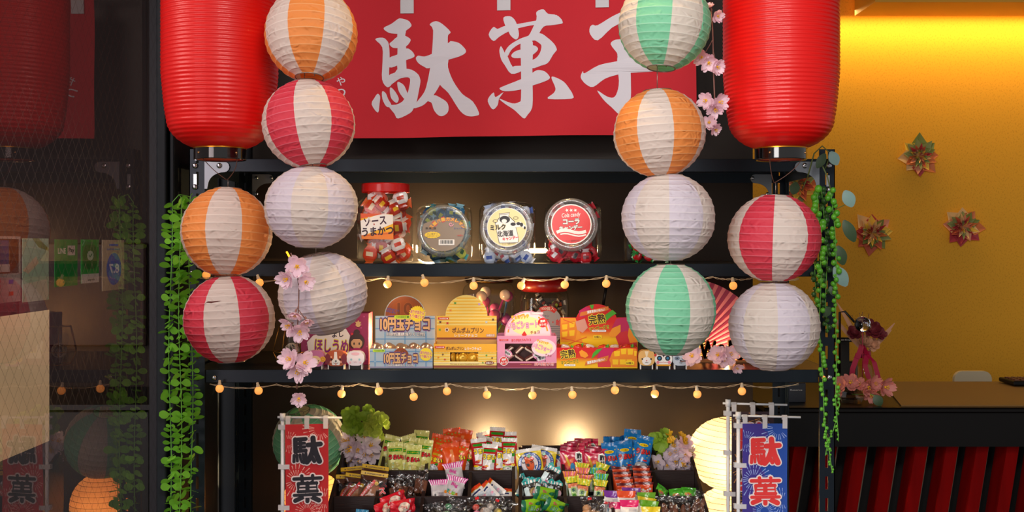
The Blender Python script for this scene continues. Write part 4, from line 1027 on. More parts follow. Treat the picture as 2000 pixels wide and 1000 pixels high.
# --- tall magenta box behind the white lantern
ZM = 2.60; t = thing('sweet_box', (0, 0, 0), 'tall magenta flower print box with purple lettering behind the white lantern', 'box', 'sweet boxes on the lower shelf'); mb = MB(); mag = PM('#8f1f4e'); a = P(588, 612, ZM); b = P(720, 0, ZM)
mb.box((a.x, a.y, Z0 + .0005), (b.x, a.y + .07, a.z), mag); f = Face(mb, ZM); rnd = random.Random(2)
for i in range(46): f.burst(rnd.uniform(592, 717), rnd.uniform(616, 706), 1.0, rnd.uniform(1.8, 3.0), 5, PM('#b84a7c'))
f.poly([(605, 700), (600, 668), (612, 655), (632, 650), (662, 646), (676, 642), (684, 655), (680, 680), (684, 700)], PM('#e6dcd2')); f.t('ほしうめ', 648, 676, 66, 26, PM('#8a1c7c'), .035, rot=-2, out=PM('#e6d83c'), ob=.1); f.t('よし', 660, 653, 22, 11, PM('#2a1024'), .03, rot=4)
f.ell(700, 634, 4.5, PM('#d8b070')); f.burst(700, 632, 4, 7, 6, PM('#c9a06a'))
f.ell(697, 667, 15, PM('#3a2420'), 16); f.ell(697, 649, 6, PM('#3a2420')); f.ell(697, 670, 11, PM('#c99a6e'), 11); f.poly([(685, 668), (688, 656), (706, 656), (709, 668), (703, 662), (691, 662)], PM('#3a2420'))
for x in (692, 702): f.ell(x, 671, 1.4, M_ink2, 2.6)
f.ell(697, 688, 14, PM('#a01f5e'), 9); f.burst(688, 652, 1.6, 3, 5, red); mb.build('carton', t)


# --- little animal faced boxes
def animal(x0, x1, y0, y1, base, label, draw, Z=ZB - .004):
    t = thing('animal_box', (P((x0 + x1) / 2, 0, Z).x, Z - D, Z0), label, 'box', 'animal faced boxes'); cx = (x0 + x1) / 2; k = Z / F; h = 718 - y0; w = x1 - x0
    mb = MB(); pts = [(a * k, b * k) for a, b in rrect(0, 0, w, y1 - y0, w * .34, 6)[0]]; oz = (718 - (y0 + y1) / 2) * k
    mb.prism([(a, b + oz) for a, b in pts], .024, base, mapf=lambda v: V(v)); f = Face(mb, Z); f.map = lambda u, v, e: V(((u - cx) * k, -e, (718 + v) * k)); draw(f, cx, (y0 + y1) / 2); mb.build('face', t)
    for s in (-1, 1):
        mb = MB(); mb.box((s * w * .36 * k - .0012, .002, 0), (s * w * .36 * k + .0012, .02, oz - (y1 - y0) * .40 * k), M_white); mb.build('foot', t)
    mb = MB(); mb.box((-w * .34 * k, .006, 0), (w * .34 * k, .02, oz - (y1 - y0) * .44 * k), M_ink2); mb.build('base', t)


def eyes(f, cx, y, dx, r, m=M_ink2):
    for s in (-1, 1): f.ell(cx + s * dx, y, r, m, n=14)


def mouth(f, cx, y, w, m=M_ink2):
    for s in (-1, 1): f.line([(cx + s * w * q, y + 1.6 * sin(q * pi)) for q in (0, .25, .5, .75, 1)], .7, m)


def a_sheep(f, cx, cy):
    f.ell(cx - 15, cy + 1, 5.5, PM('#e7ad2e')); f.ell(cx + 15, cy + 1, 5.5, PM('#e7ad2e')); f.ring(cx + 15, cy + 1, 2.4, 3.2, PM('#b87a1a')); f.ring(cx - 15, cy + 1, 2.4, 3.2, PM('#b87a1a')); f.ell(cx, cy + 3, 11, PM('#f0cfa0'), 9); eyes(f, cx, cy + 4, 7, 1.1); mouth(f, cx, cy + 7, 3); f.ell(cx + 10, cy + 8, 2.2, PM('#e85a8c')); f.ell(cx - 10, cy + 8, 2.2, PM('#e85a8c'))
def a_dog(f, cx, cy):
    f.ell(cx - 16, cy + 1, 5.5, PM('#7a2030'), 10); f.ell(cx + 16, cy + 1, 5.5, PM('#7a2030'), 10); f.poly([(cx - 3, cy - 13), (cx + 2, cy - 13), (cx + 3, cy), (cx + 9, cy + 6), (cx + 7, cy + 13), (cx - 7, cy + 13), (cx - 9, cy + 6), (cx - 4, cy)], M_white); eyes(f, cx, cy + 2, 8.5, 1.8); f.ell(cx, cy + 5, 1.9, M_ink2, 1.3); mouth(f, cx, cy + 8, 4.5); f.ell(cx, cy + 11, 1.5, PM('#e88a6a')); f.ell(cx - 10, cy + 7, 2, PM('#f0a890')); f.ell(cx + 10, cy + 7, 2, PM('#f0a890')); f.ell(cx - 9, cy - 3, 1.8, PM('#f0b088')); f.ell(cx + 8, cy - 3, 1.8, PM('#f0b088'))
def a_bear(f, cx, cy):
    for s in (-1, 1): f.poly([(cx + s * 14, cy - 10), (cx + s * 10, cy - 15), (cx + s * 7, cy - 11)], PM('#f0e4ea'))
    f.ell(cx, cy - 9, 8, PM('#e9b8c8'), 3); eyes(f, cx, cy + 2, 8, 2, PM('#8fc0cc')); mouth(f, cx, cy + 6, 3, PM('#c890a0')); f.ell(cx + 10, cy + 8, 2, PM('#f0c0cc')); f.ell(cx - 10, cy + 8, 2, PM('#f0c0cc'))
def a_ham(f, cx, cy):
    f.ell(cx, cy + 6, 9, M_white, 8); f.poly([(cx - 4, cy - 13), (cx + 4, cy - 13), (cx, cy + 2)], PM('#f4e4c4')); eyes(f, cx, cy + 2, 8.5, 1.7); f.ell(cx, cy + 5, 1.4, PM('#d87a80')); mouth(f, cx, cy + 8, 3)
def a_cat(f, cx, cy):
    for s in (-1, 1): f.ell(cx + s * 8, cy - 2, 5, M_ink2); f.ell(cx + s * 8, cy - 2, 2.6, PM('#2f7fa8')); f.ell(cx + s * 11, cy + 6, 3, PM('#e88a9c'))
    f.poly([(cx - 6, cy - 13), (cx + 6, cy - 13), (cx, cy - 4)], M_ink2); f.ell(cx - 16, cy - 8, 2.5, red); mouth(f, cx, cy + 5, 8, PM('#c0303a')); f.rect(cx - 14, cy + 10, cx + 14, cy + 13, PM('#e8a020'))
def a_husky(f, cx, cy):
    f.ell(cx - 7, cy - 1, 5, PM('#6a7c92'), 4); f.ell(cx + 7, cy - 1, 5, PM('#6a7c92'), 4); eyes(f, cx, cy - 1, 7, 1.4); f.ell(cx, cy + 4, 2.2, M_ink2, 1.6); mouth(f, cx, cy + 7, 3); f.ell(cx + 11, cy + 6, 2, PM('#e0a0b0'))


animal(598, 633, 682, 713, PM('#c978ae'), 'small pink box shaped like a sheep face with curled yellow horns', a_sheep)
animal(635, 677, 682, 712, PM('#b9572a'), 'small brown and white box shaped like a dog face', a_dog)
animal(677, 711, 683, 711, PM('#ece4ee'), 'small white box shaped like a kitten face with pale pink tint', a_bear)
animal(1247, 1279, 681, 711, PM('#e3b56c'), 'small tan and white box shaped like a hamster face', a_ham)
animal(1279, 1313, 686, 711, M_white, 'small white box shaped like a black patched cat face with a red ribbon', a_cat)
animal(1314, 1345, 684, 711, PM('#b9c4d2'), 'small grey and white box shaped like a husky face', a_husky)

# --- jars behind the boxes
ZK = 2.78
c = V((P(955, 0, ZK).x, ZK - D, Z0)); t = thing('candy_jar', c, 'large clear tub of purple and pink stick sweets behind the yellow box', 'jar', 'tubs behind the sweet boxes')
mb = MB(); superell(mb, S(104, ZK), S(100, ZK), P(0, 552, ZK).z - Z0, M_clear, 5, 40, 20); mb.build('jar_body', t)
mb = MB(); hh = P(0, 553, ZK).z - Z0; mb.lathe([(.048, hh), (.062, hh + .001), (.062, hh + .012), (.06, hh + .014), (.001, hh + .014)], clear('smoke_lid', '#9a8070', 1.2, .15, base=.1), 40); mb.build('lid', t)
lp = [];
for i, (cc, st) in enumerate((('#8a3a8c', '#6fae3a'), ('#e8dcd8', '#c83a9a'), ('#b04a8a', '#3a7ac0'))):
    o = thing('lollipop', (0, 0, 0), 'x', 'lollipop'); mb = MB(); mb.ball((0, 0, 0), .014, PM(cc, .25), 14, 10); mb.build('sweet', o); mb = MB(); mb.tube([(0, 0, -.012), (0, 0, -.075)], .0028, PM(st), 8); mb.build('stick', o); lp.append(o)
rnd = random.Random(21)
for i in range(16):
    o = lp[i % 3] if i < 3 else dup(lp[i % 3]); x = -.045 + .03 * (i % 4) + rnd.uniform(-.006, .006); y = (-.034, -.008, .02, .036)[i // 4]
    o.location = c + V((x, y, .09 + rnd.uniform(0, .085))); o.rotation_euler = (R(rnd.uniform(-20, 20)), R(rnd.uniform(-25, 25)), 0); tag(o, 'purple or pale lollipop on a bright stick inside the large clear tub', 'lollipop', 'lollipops in the clear tub')
c = V((P(1063, 0, ZK).x, ZK - D, Z0)); t = thing('candy_jar', c, 'clear jar with a dark red lid and a silver round label behind the pink box', 'jar', 'tubs behind the sweet boxes')
hh = P(0, 568, ZK).z - Z0; mb = MB(); superell(mb, S(96, ZK), S(90, ZK), hh + .006, M_clear, 4, 40, 20); mb.build('jar_body', t)
mb = MB(); r = S(45, ZK); mb.lathe([(r * .9, hh - .002), (r, hh), (r, P(0, 544, ZK).z - Z0), (.001, P(0, 544, ZK).z - Z0)], mat('dark_red_lid', '#8e1414', .3, coat=.2), 48); mb.build('lid', t)
mb = MB(); f = Face(mb, ZK, 0); k = ZK / F; yy = -S(45, ZK) - .001; f.map = lambda u, v, e: V(((u - 1063) * k, yy - e, CH - Z0 - (-v - HZ) * k)); f.ell(1067, 634, 30, PM('#aab0ba', .3), 38); f.ring(1067, 624, 20, 29, red, 48, 122); f.t('100個入', 1068, 600, 26, 7, M_white, .015, rot=-2)
f.t('ら・飴', 1079, 626, 30, 12, red, .02, rot=-4); f.t('ワンセン', 1062, 614, 18, 4, PM('#3a4a8a'), .02)
for i in range(6): f.rect(1058, 634 + i * 4, 1092, 635.4 + i * 4, PM('#6a7488'))
mb.build('label', t)
fill([candy('c', .03, .02, .014, PM('#6a3a22', .25), PM('#c8b89a', .25), PM('#9fc040')).build('wrapped_candy'), candy('c', .03, .02, .014, PM('#3a2a22', .25), PM('#d8d0c0', .25), PM('#c04a2a'), 3).build('wrapped_candy')], c, .08, .075, hh - .02, 30, 'small brown wrapped sweet in the jar with the dark red lid', 'candy', 'brown sweets in the dark red lidded jar', 15, .019)
lamp('assumed_alcove_light', 'POINT', (P(800, 0, 2.73).x, 2.73 - D, P(0, 650, 2.73).z), 10.0, (1, .57, .2), radius=.008)  # assumed lamp out of sight behind the boxes, giving the panel its golden glow

# --- gold wire lantern with a twine ball
t = thing('wire_terrarium', (P(570, 0, 2.60).x, 2.60 - D, Z0), 'gold wire candle holder with a twine ball at the left end of the shelf', 'candle holder'); k = 2.6 / F; gm = mat('gold_wire', '#b07a34', .3, .8)
mb = MB(); rr_ = [(20, 0, 0), (36, 20, 0), (36, 24, 0), (22, 70, 0)]; zz = lambda y: (700 + 6 - y) * k
def hexa(r, y): return [V((r * k * cos(R(60 * i + 10)), r * k * sin(R(60 * i + 10)), zz(y))) for i in range(6)]
A, B, E = hexa(24, 704), hexa(36, 679), hexa(24, 630)
for i in range(6):
    for p, q in ((A[i], A[(i + 1) % 6]), (B[i], B[(i + 1) % 6]), (E[i], E[(i + 1) % 6]), (A[i], B[i]), (B[i], E[i])): mb.tube([p, q], .0011, gm, 6)
mb.build('wire_frame', t); mb = MB(); mb.lathe([(.02, .008), (.02, .075)], M_clear, 28); mb.build('glass_cylinder', t)
mb = MB(); rnd = random.Random(3)
for i in range(14):
    Mx = Euler((rnd.uniform(0, 6), rnd.uniform(0, 6), rnd.uniform(0, 6))).to_matrix(); mb.tube([Mx @ V((.0175 * cos(a * pi / 10), .0175 * sin(a * pi / 10), 0)) + V((0, 0, .035)) for a in range(21)], .0006, mat('twine', '#d8c4a8', .8), 4)
mb.build('twine_ball', t)

# --- pink fan and the wooden WELCOME letters
ZF = 2.74; t = thing('paper_fan', (P(1375, 0, ZF).x, ZF - D, Z0), 'open pink folding fan standing behind the green lantern', 'fan'); k = ZF / F; n = 44; vs = []; fs = []; ms = []; fp = [mat('fan_pink', '#c04a6c', .7, trans=.4), mat('fan_light', '#d88298', .7, trans=.4)]
for i in range(n + 1):
    a = R(-5 + 135 * i / n); dy = .0045 if i % 2 else 0
    for r in (46, 155): vs.append((r * k * cos(a) - .045, dy, r * k * sin(a) * .95 + .012))
for i in range(n): fs.append((2 * i, 2 * i + 1, 2 * i + 3, 2 * i + 2)); ms.append(fp[i % 2])
mb = MB(); mb.add(vs, fs, ms); mb.build('pleated_paper', t); mb = MB()
for i in range(0, n + 1, 2):
    a = R(-5 + 135 * i / n); mb.tube([(-.045, .003, .012), (48 * k * cos(a) - .045, .004, 48 * k * sin(a) * .95 + .012)], .0013, mat('fan_rib', '#caa070', .6), 5)
mb.build('ribs', t)
ZW = 2.66; wd = mat('wood_letter', '#b5733c', .6); x0 = 1366; wt = thing('welcome_sign', (0, 0, 0), 'brown cut out letters spelling Welcome on the shelf before the fan', 'sign')
for ch, x, w_, y0 in (('W', 1383, 33, 665), ('e', 1409, 17, 672), ('l', 1427, 9, 664), ('c', 1443, 17, 680), ('o', 1463, 18, 682), ('m', 1487, 26, 684), ('e', 1512, 18, 686)):
    yb = 704; mb = MB(); bb = .05 if ch != 'l' else .05; sh = txt(ch, x, -(y0 + yb) / 2, w_, yb - y0, 0, bb)
    n0 = len(sh[0]); vs = [V((P(u, -v, ZW).x, ZW - D + d, P(u, -v, ZW).z)) for d in (0, .012) for u, v, *_ in sh[0]]; ed = {}
    for fc in sh[1]:
        for i in range(len(fc)): e = (fc[i], fc[(i + 1) % len(fc)]); ed[e] = 1
    fs = [tuple(q) for q in sh[1]] + [tuple(a + n0 for a in q[::-1]) for q in sh[1]] + [(a, a + n0, b + n0, b) for a, b in ed if (b, a) not in ed]
    mb.add(vs, fs, wd); mb.build('letter', wt)
mb = MB(); a = P(1366, 704, ZW); b = P(1525, 0, ZW); mb.box((a.x, ZW - D - .006, Z0 + .0003), (b.x, ZW - D + .02, a.z + .001), wd); mb.build('plinth', wt)
lamp('assumed_tea_light', 'POINT', (P(1415, 0, 2.7).x, 2.70 - D, Z0 + .022), 1.1, (1, .55, .22), radius=.012)  # assumed source lighting the fan from below; no candle is modelled
mb = MB(); mb.tube([P(1184, 560, 2.9), P(1178, 596, 2.9)], .004, mat('black_cable', '#0d0d0f', .5), 8); mb.tube([P(1178, 596, 2.9), P(1176, 640, 2.91), V((P(1176, 0, 2.92).x, .42, Z0 + .003))], .003, mat('black_cable', '#0d0d0f', .5), 8)
mb.tube([P(1184, 560, 2.9), V((P(1186, 0, 2.93).x, .44, Z1 - .03))], .003, mat('black_cable', '#0d0d0f', .5), 8); tag(mb.build('power_cable'), 'black cable hanging from the upper shelf behind the mango box', 'cable')

# ---------------------------------------------------------------- stepped wooden sweet stands
M_wood = mat('dark_stained_wood', '#2b1a18', .38, var=(7, '#1c100f', .8, (1, 1, 9)), bump=(30, .15, (1, 1, 12)))
TZ = .675                                                            # top of the lowest rack shelf
mb = MB(); mb.box((-W + .006, .004, TZ - .003), (W - .006, .444, TZ), mat('shelf_board', '#17181b')); mb.build('shelf_board', rk)
mb = MB(); mb.box((-W + .037, .003, TZ - .03), (W - .037, .006, TZ), M_rack); mb.box((-W + .02, .444, TZ - .03), (W - .02, .447, TZ), M_rack); mb.build('shelf_beam', rk)
LIPS = [(.225, .887, .095), (.135, .8425, .09), (.045, .800, .09)]     # y of each front wall, its top, the depth of the pocket behind it


def stand(x0, x1, label):
    t = thing('sweet_stand', (0, 0, 0), label, 'display stand', 'stepped wooden sweet stands'); q = .008; n = 4; w_ = (x1 - x0) / n
    for x in (x0, x1 - q):
        mb = MB(); prof = [(.025, TZ), (.335, TZ), (.335, .925), (.028, .806), (.025, .800)]
        vs = [(x, y, z) for y, z in prof] + [(x + q, y, z) for y, z in prof]; k = len(prof)
        fs = [tuple(range(k))[::-1], tuple(range(k, 2 * k))] + [(i, (i + 1) % k, k + (i + 1) % k, k + i) for i in range(k)]; mb.add(vs, fs, M_wood); mb.build('side_panel', t)
    mb = MB(); mb.box((x0 + q, .327, TZ), (x1 - q, .335, .93), M_wood, bev=.001); mb.build('back_panel', t)
    for y, z, d in LIPS:
        mb = MB(); mb.box((x0 + q, y, TZ), (x1 - q, y + q, z), M_wood, bev=.001); mb.build('front_wall', t)
        mb = MB(); fl = .050 if y > .2 else .078; mb.box((x0 + q, y + q, z - fl - .005), (x1 - q, y + d, z - fl), M_wood); mb.build('tray_floor', t)
        for i in range(1, n):
            x = x0 + w_ * i; mb = MB(); yb = y + d + (.007 if y > .2 else 0)
            pr = [(y + .002, z - .078), (yb, z - .078), (yb, z + .041), (y + .002, z - .001)]; vs = [(x - q / 2, a, b) for a, b in pr] + [(x + q / 2, a, b) for a, b in pr]
            mb.add(vs, [(3, 2, 1, 0), (4, 5, 6, 7)] + [(i_, (i_ + 1) % 4, 4 + (i_ + 1) % 4, 4 + i_) for i_ in range(4)], M_wood); mb.build('divider', t)
    return t


stand(-.440, .008, 'left of two dark wooden stepped stands of small sweets, beside the red flag')
stand(.017, .465, 'right of two dark wooden stepped stands of small sweets, beside the glowing lanterns')


# ---------------------------------------------------------------- pouches
def pouch(w, h, d, face, decals=(), back=None, crimp=.09, teeth=9, seed=0, wr=.0006, bot=.06, nu=14, nv=22, flare=.0, squeeze=.0, zs=1.0, up=0):
    """pillow pouch standing on its bottom seal; face(u, v) gives the film at u (-1..1), v (0..1); decals are in metres on the front"""
    h *= zs; decals = [(([(q[0], q[1] * zs + up) + tuple(q[2:]) for q in sh[0]], sh[1]), m) for sh, m in decals]
    rnd = random.Random(seed); ph = [rnd.uniform(0, 6.28) for _ in range(6)]
    def half(v): return w / 2 * (1 + flare * (max(0, v - .75) / .25) ** 2 - squeeze * sin(pi * min(1, v / .9)) ** 2)
    def bul(u, v):
        a = min(1, max(0, v / .16)); b = min(1, max(0, (1 - crimp - v) / .26)); s = lambda q: q * q * (3 - 2 * q)
        base = d / 2 * max(0, 1 - abs(u) ** 2.4) ** .6 * sqrt(s(a)) * sqrt(s(b))
        wv = wr * (sin(u * 5 + v * 9 + ph[0]) + .7 * sin(u * 9 - v * 17 + ph[1]) + .6 * sin(v * 31 + u * 3 + ph[2])) * (1 - abs(u) ** 4)
        if v > 1 - crimp: wv += .0016 * sin(u * 4 + ph[3]) + .0004 * sin(v * h * 3000)
        return base + wv
    mb = MB(); us = [-1 + 2 * i / nu for i in range(nu + 1)]; vv = sorted(set([i / nv for i in range(nv + 1)] + [1 - crimp]))
    for s in (1, -1):
        vs = []; fs = []; ms = []
        for j, v in enumerate(vv):
            for i, u in enumerate(us):
                z = v * h
                y = bul(u, v) if s == 1 else -bul(-u, v) * (1 if v < 1 - crimp else -1)
                if v > 1 - crimp: y = bul(u, v) + (0 if s == 1 else -.0006)
                vs.append((u * half(v), -y, z))
        k = nu + 1
        for j in range(len(vv) - 1):
            for i in range(nu):
                q = (j * k + i, j * k + i + 1, (j + 1) * k + i + 1, (j + 1) * k + i); fs.append(q if s == 1 else q[::-1]); um, vm = (us[i] + us[i + 1]) / 2, (vv[j] + vv[j + 1]) / 2
                ms.append(face(um, vm) if s == 1 or not back else back)
        mb.add(vs, fs, ms, True)
    T = []                                                            # zigzag edge
    vs = []; fs = []; wt = half(1.0)
    for i in range(teeth):
        a, b = -wt + 2 * wt * i / teeth, -wt + 2 * wt * (i + 1) / teeth; o = len(vs); ya, yb = bul(a / wt, 1), bul(b / wt, 1); vs += [(a, -ya, h), (b, -yb, h), ((a + b) / 2, -(ya + yb) / 2, h + wt * 2 / teeth * .45)]; fs.append((o, o + 1, o + 2))
    mb.add(vs, fs, face(0, .99))
    def mp(x, z, e):
        v = min(1, max(0, z / h)); u = max(-1, min(1, x / half(v))); return V((x, -bul(u, v) - e, z))
    e = .0006
    for sh, m in decals:
        sh2 = subdiv(sh, w * .16) if len(sh[0]) < 80 else sh
        mb.decal(sh2, mp, m, e); e += .00006
    return mb


def subdiv(sh, L):
    """cut long print shapes into small triangles so that they follow the bulge"""
    vs, fs = list(sh[0]), [tuple(f) for f in sh[1]]; tr = []
    for f in fs:
        if len(f) <= 4: tr += [(f[0], f[i], f[i + 1]) for i in range(1, len(f) - 1)]
        else:
            from mathutils.geometry import tessellate_polygon
            tr += [tuple(f[a] for a in t) for t in tessellate_polygon([[V((vs[i][0], vs[i][1], 0)) for i in f]])]
    for _ in range(9):
        out = []; ch = False; mid = {}
        def m(a, b):
            k = (min(a, b), max(a, b))
            if k not in mid: mid[k] = len(vs); vs.append(((vs[a][0] + vs[b][0]) / 2, (vs[a][1] + vs[b][1]) / 2))
            return mid[k]
        def ln(a, b): return math.hypot(vs[a][0] - vs[b][0], vs[a][1] - vs[b][1])
        for a, b, c in tr:
            l = [ln(a, b), ln(b, c), ln(c, a)]; k = max(l)
            if k <= L: out.append((a, b, c)); continue
            ch = True; i = l.index(k); a, b, c = ((a, b, c), (b, c, a), (c, a, b))[i]; q = m(a, b); out += [(a, q, c), (q, b, c)]
        tr = out
        if not ch: break
    return vs, tr


def FILM(h): return mat('film_' + h[1:], h, .22, coat=.3)
K = M_ink2; RD = FILM('#d81e1e'); YL = FILM('#f6d818'); GN = FILM('#2f9a2a'); WH = FILM('#ece9e6')


def word(q, x, z, w, h, m, out=K, rot=0, bold=.08, ob=.16): return [(txt(q, x, z, w, h, rot, ob, base=bold), out), (txt(q, x, z, w, h, rot, bold), m)]


def face_blob(x, z, r, skin, line=K): return [(ell(x, z, r * 1.06, r * 1.15), line), (ell(x, z, r, r * 1.08), skin)]


# designs: each is (w, h, d, colours, print)
gB = FILM('#d5d67a'); gL = FILM('#c3b85e'); gD = FILM('#9b9048'); gG = FILM('#2a9626'); teal = FILM('#7cc4a0')
D_green = pouch(.040, .135, .022, lambda u, v: gB, [(rect2(-.017, .106, .017, .116), gG), (txt('コーンポタージュ', 0, .111, .030, .005, bold=.03), YL)] + word('うまい', .0, .088, .034, .016, RD) +
                [(ell(0, .063, .014, .009), gL), (ell(-.006, .062, .003, .008), teal), (ell(0, .036, .015, .017), gD), (ell(-.006, .034, .0055, .009), gB), (ell(.006, .034, .0055, .009), gB)], seed=1, zs=.77)
oB = FILM('#e8541a'); oL = FILM('#f07a30')
D_orange = pouch(.046, .140, .024, lambda u, v: oB, [(burst(-.018 + .009 * i, .122 + .003 * (i % 2), .0018, .0034, 4), FILM('#9ab04a')) for i in range(5)] + [(rect2(-.010, .106, .012, .113), FILM('#c9a020'))] + word('うまい', .002, .092, .036, .016, YL) +
                 [(ell(0, .052, .0165, .026), K), (ell(0, .052, .0155, .025), FILM('#d4d6dc')), (ell(.002, .040, .009, .008), FILM('#f0a07a')), (rect2(-.019, .012, .019, .024), FILM('#2a7ac0')), (rect2(.004, .075, .012, .082), GN)], seed=2, zs=.77)
D_orange_back = pouch(.046, .140, .024, lambda u, v: oB if abs(u) > .12 or v > .85 else oL, [(rect2(-.004, .010, .004, .120), FILM('#f2925a')), (rect2(.006, .045, .018, .080), WH)] + [(rect2(.0075, .048 + .004 * i, .0165, .0505 + .004 * i - .001 * (i % 2)), K) for i in range(7)], seed=3, zs=.77)
sR = FILM('#bf1a24')
D_red = pouch(.040, .132, .022, lambda u, v: WH if v > .93 else (sR if v > .78 or (abs(u) > .72 and v > .3) else WH), [(rrect(0, .112, .032, .008, .003), GN), (txt('サラミ', 0, .112, .012, .005, bold=.03), GN)] + [(poly2([(-.019, .082), (-.010, .094), (-.018, .104)]), sR)] + word('うまい', .001, .091, .034, .017, YL) +
              [(rect2(.009, .074, .016, .084), GN), (ell(-.009, .058, .006, .005), sR), (ell(-.004, .062, .005, .003), FILM('#f0a020')), (line2([(-.015, .050), (-.002, .046), (.014, .050)], .006), sR), (ell(.012, .047, .005, .004), YL), (ell(-.013, .045, .006, .004), YL), (ell(.010, .064, .005, .008), FILM('#d2d2d6')),
               (ell(.001, .026, .016, .017), K), (ell(.001, .026, .015, .016), FILM('#d7dad8')), (rect2(-.012, .006, .014, .013), FILM('#f0921a')), (line2([(-.014, .037), (.0, .042), (.014, .037)], .003), FILM('#8ac06a')), (line2([(-.010, .028), (-.006, .032), (-.002, .028)], .0012), K), (line2([(.004, .028), (.008, .032), (.012, .028)], .0012), K)], seed=4, zs=.77)
cB = FILM('#1f55b0'); yB = FILM('#ecd022')
ringtxt = []
for s, a0, st in (('TORIMIYAKISAN', 218, -1), ('TORIMIYAKISAN', -62, 1)):
    for i, ch in enumerate(s):
        a = (232 - i * 9.2) if st < 0 else (-64 + i * 9.6)
        rr_ = (a - 90) if st < 0 else (a + 90)
        if ch != 'I' or True: ringtxt.append((fit(text2d(ch, .03), .0 + .0258 * cos(R(a)), .038 + .0258 * sin(R(a)), None, .0042 if ch != 'I' else .0042, rr_ if st < 0 else rr_), WH))
D_yellow = pouch(.066, .085, .010, lambda u, v: WH if v > .92 else yB, [(ell(0, .038, .0300), K), (ell(0, .038, .0292), cB), (ell(0, .038, .0218), K), (ell(0, .038, .0212), FILM('#e2d8dc'))] + ringtxt +
                 [(tri(smooth_closed([(-.012, .058), (-.004, .056), (.006, .050), (.011, .040), (.010, .028), (.002, .019), (-.005, .023), (-.010, .032), (-.012, .045)], 3)), K), (tri(smooth_closed([(-.0112, .057), (-.004, .055), (.005, .0495), (.010, .040), (.009, .0285), (.002, .020), (-.0045, .024), (-.009, .032), (-.011, .045)], 3)), FILM('#e05a24')),
                  (line2([(-.008, .048), (-.004, .042), (.002, .041)], .001), FILM('#a8360e')), (ell(-.013, .061, .0045, .003), WH), (ell(-.015, .048, .004, .004), WH), (poly2([(-.004, .056), (-.001, .063), (.004, .062), (.006, .056), (.001, .054)]), GN), (ell(.006, .053, .003), RD), (ell(.009, .050, .003), RD)], crimp=.10, teeth=16, seed=5, wr=.0004, up=.009)
pB = FILM('#cf1848'); pD = FILM('#9a0f34')
D_pink = pouch(.062, .092, .010, lambda u, v: pB if v < .90 or int((u + 1) * 12) % 2 else pD, [(tri([(.007, .062), (.018, .066), (.024, .060), (.025, .020), (.010, .018), (.012, .040), (.006, .048)]), WH), (tri([(-.022, .044), (-.004, .048), (.004, .050), (-.002, .030), (-.014, .022), (-.018, .030)]), FILM('#e8602a')), (line2([(-.018, .058), (-.008, .030)], .0055), FILM('#e0b820')),
                (tri([(-.026, .004), (-.006, .004), (-.004, .020), (-.024, .022)]), FILM('#c8a080')), (ell(-.001, .026, .006, .012), FILM('#3a92cc')), (ell(-.001, .020, .003, .004), FILM('#d8b890'))] + [(txt(c, .017, .054 - .015 * i, .012, .014, bold=.05), K) for i, c in enumerate('酢だれ')], crimp=.10, teeth=18, seed=6, wr=.0005, up=.016)
bB = FILM('#1a7cc8'); bD = FILM('#134f8c')
D_blue = pouch(.043, .138, .023, lambda u, v: bB, [(ell(-.001, .109, .012, .0055), YL), (txt('たこ焼き', -.001, .109, .016, .005, bold=.03), FILM('#b8741a'))] + word('うまい', .0, .088, .036, .018, RD) + [(burst(x, z, .001, .0024, 4), YL) for x, z in ((-.016, .112), (.014, .116), (-.014, .072), (.012, .070), (.002, .066), (-.008, .060), (.016, .078))] +
               [(ell(.008, .060, .006, .003), RD), (rrect(.001, .028, .034, .052, .012), K), (rrect(.001, .028, .032, .050, .011), FILM('#a9aeb4')), (ell(-.006, .034, .0055, .009), WH), (ell(.006, .034, .0055, .009), WH), (ell(-.004, .030, .0018, .003), K), (ell(.005, .030, .0018, .003), K), (ell(0, .016, .010, .005), FILM('#f0a020')), (ell(-.004, .010, .006, .005), RD)], seed=7, zs=.77)
D_blue_back = pouch(.043, .138, .023, lambda u, v: bB if abs(u) > .1 else bD, [(rect2(.006, .06, .016, .09), WH), (ell(0, .112, .009, .004), YL)], seed=9, zs=.77)


# standing pouches: px of the middle, px of the top edge, distance from the eye, lean, turn
def place(mb, name, spots, labels, cat, group, h, back=None, tilt=-10):
    a = None; b = None; res = []
    for i, sp in enumerate(spots):
        x, yt, Z, roll, yaw = sp[:5]; pit = sp[6] if len(sp) > 6 else tilt
        if len(sp) > 5 and sp[5] == 'b' and back is not None:
            if b is None: b = back.build(name); o = b
            else: o = dup(b)
        elif a is None: a = mb.build(name); o = a
        else: o = dup(a)
        Rm = Euler((R(pit), R(roll), R(yaw))).to_matrix(); top = P(x, yt, Z); o.location = top - Rm @ V((0, 0, h)); o.rotation_euler = (R(pit), R(roll), R(yaw)); tag(o, labels[i] if isinstance(labels, list) else labels, cat, group); res.append(o)
    return res


ZA = 2.778
def lab(desc, n_front, n_back, where): return [f'{desc[:-1]}, {ORD[i]} from the left in its front row' for i in range(n_front)] + [f'{desc[:-1]}, {ORD[i]} from the left in its back row' for i in range(n_back)]


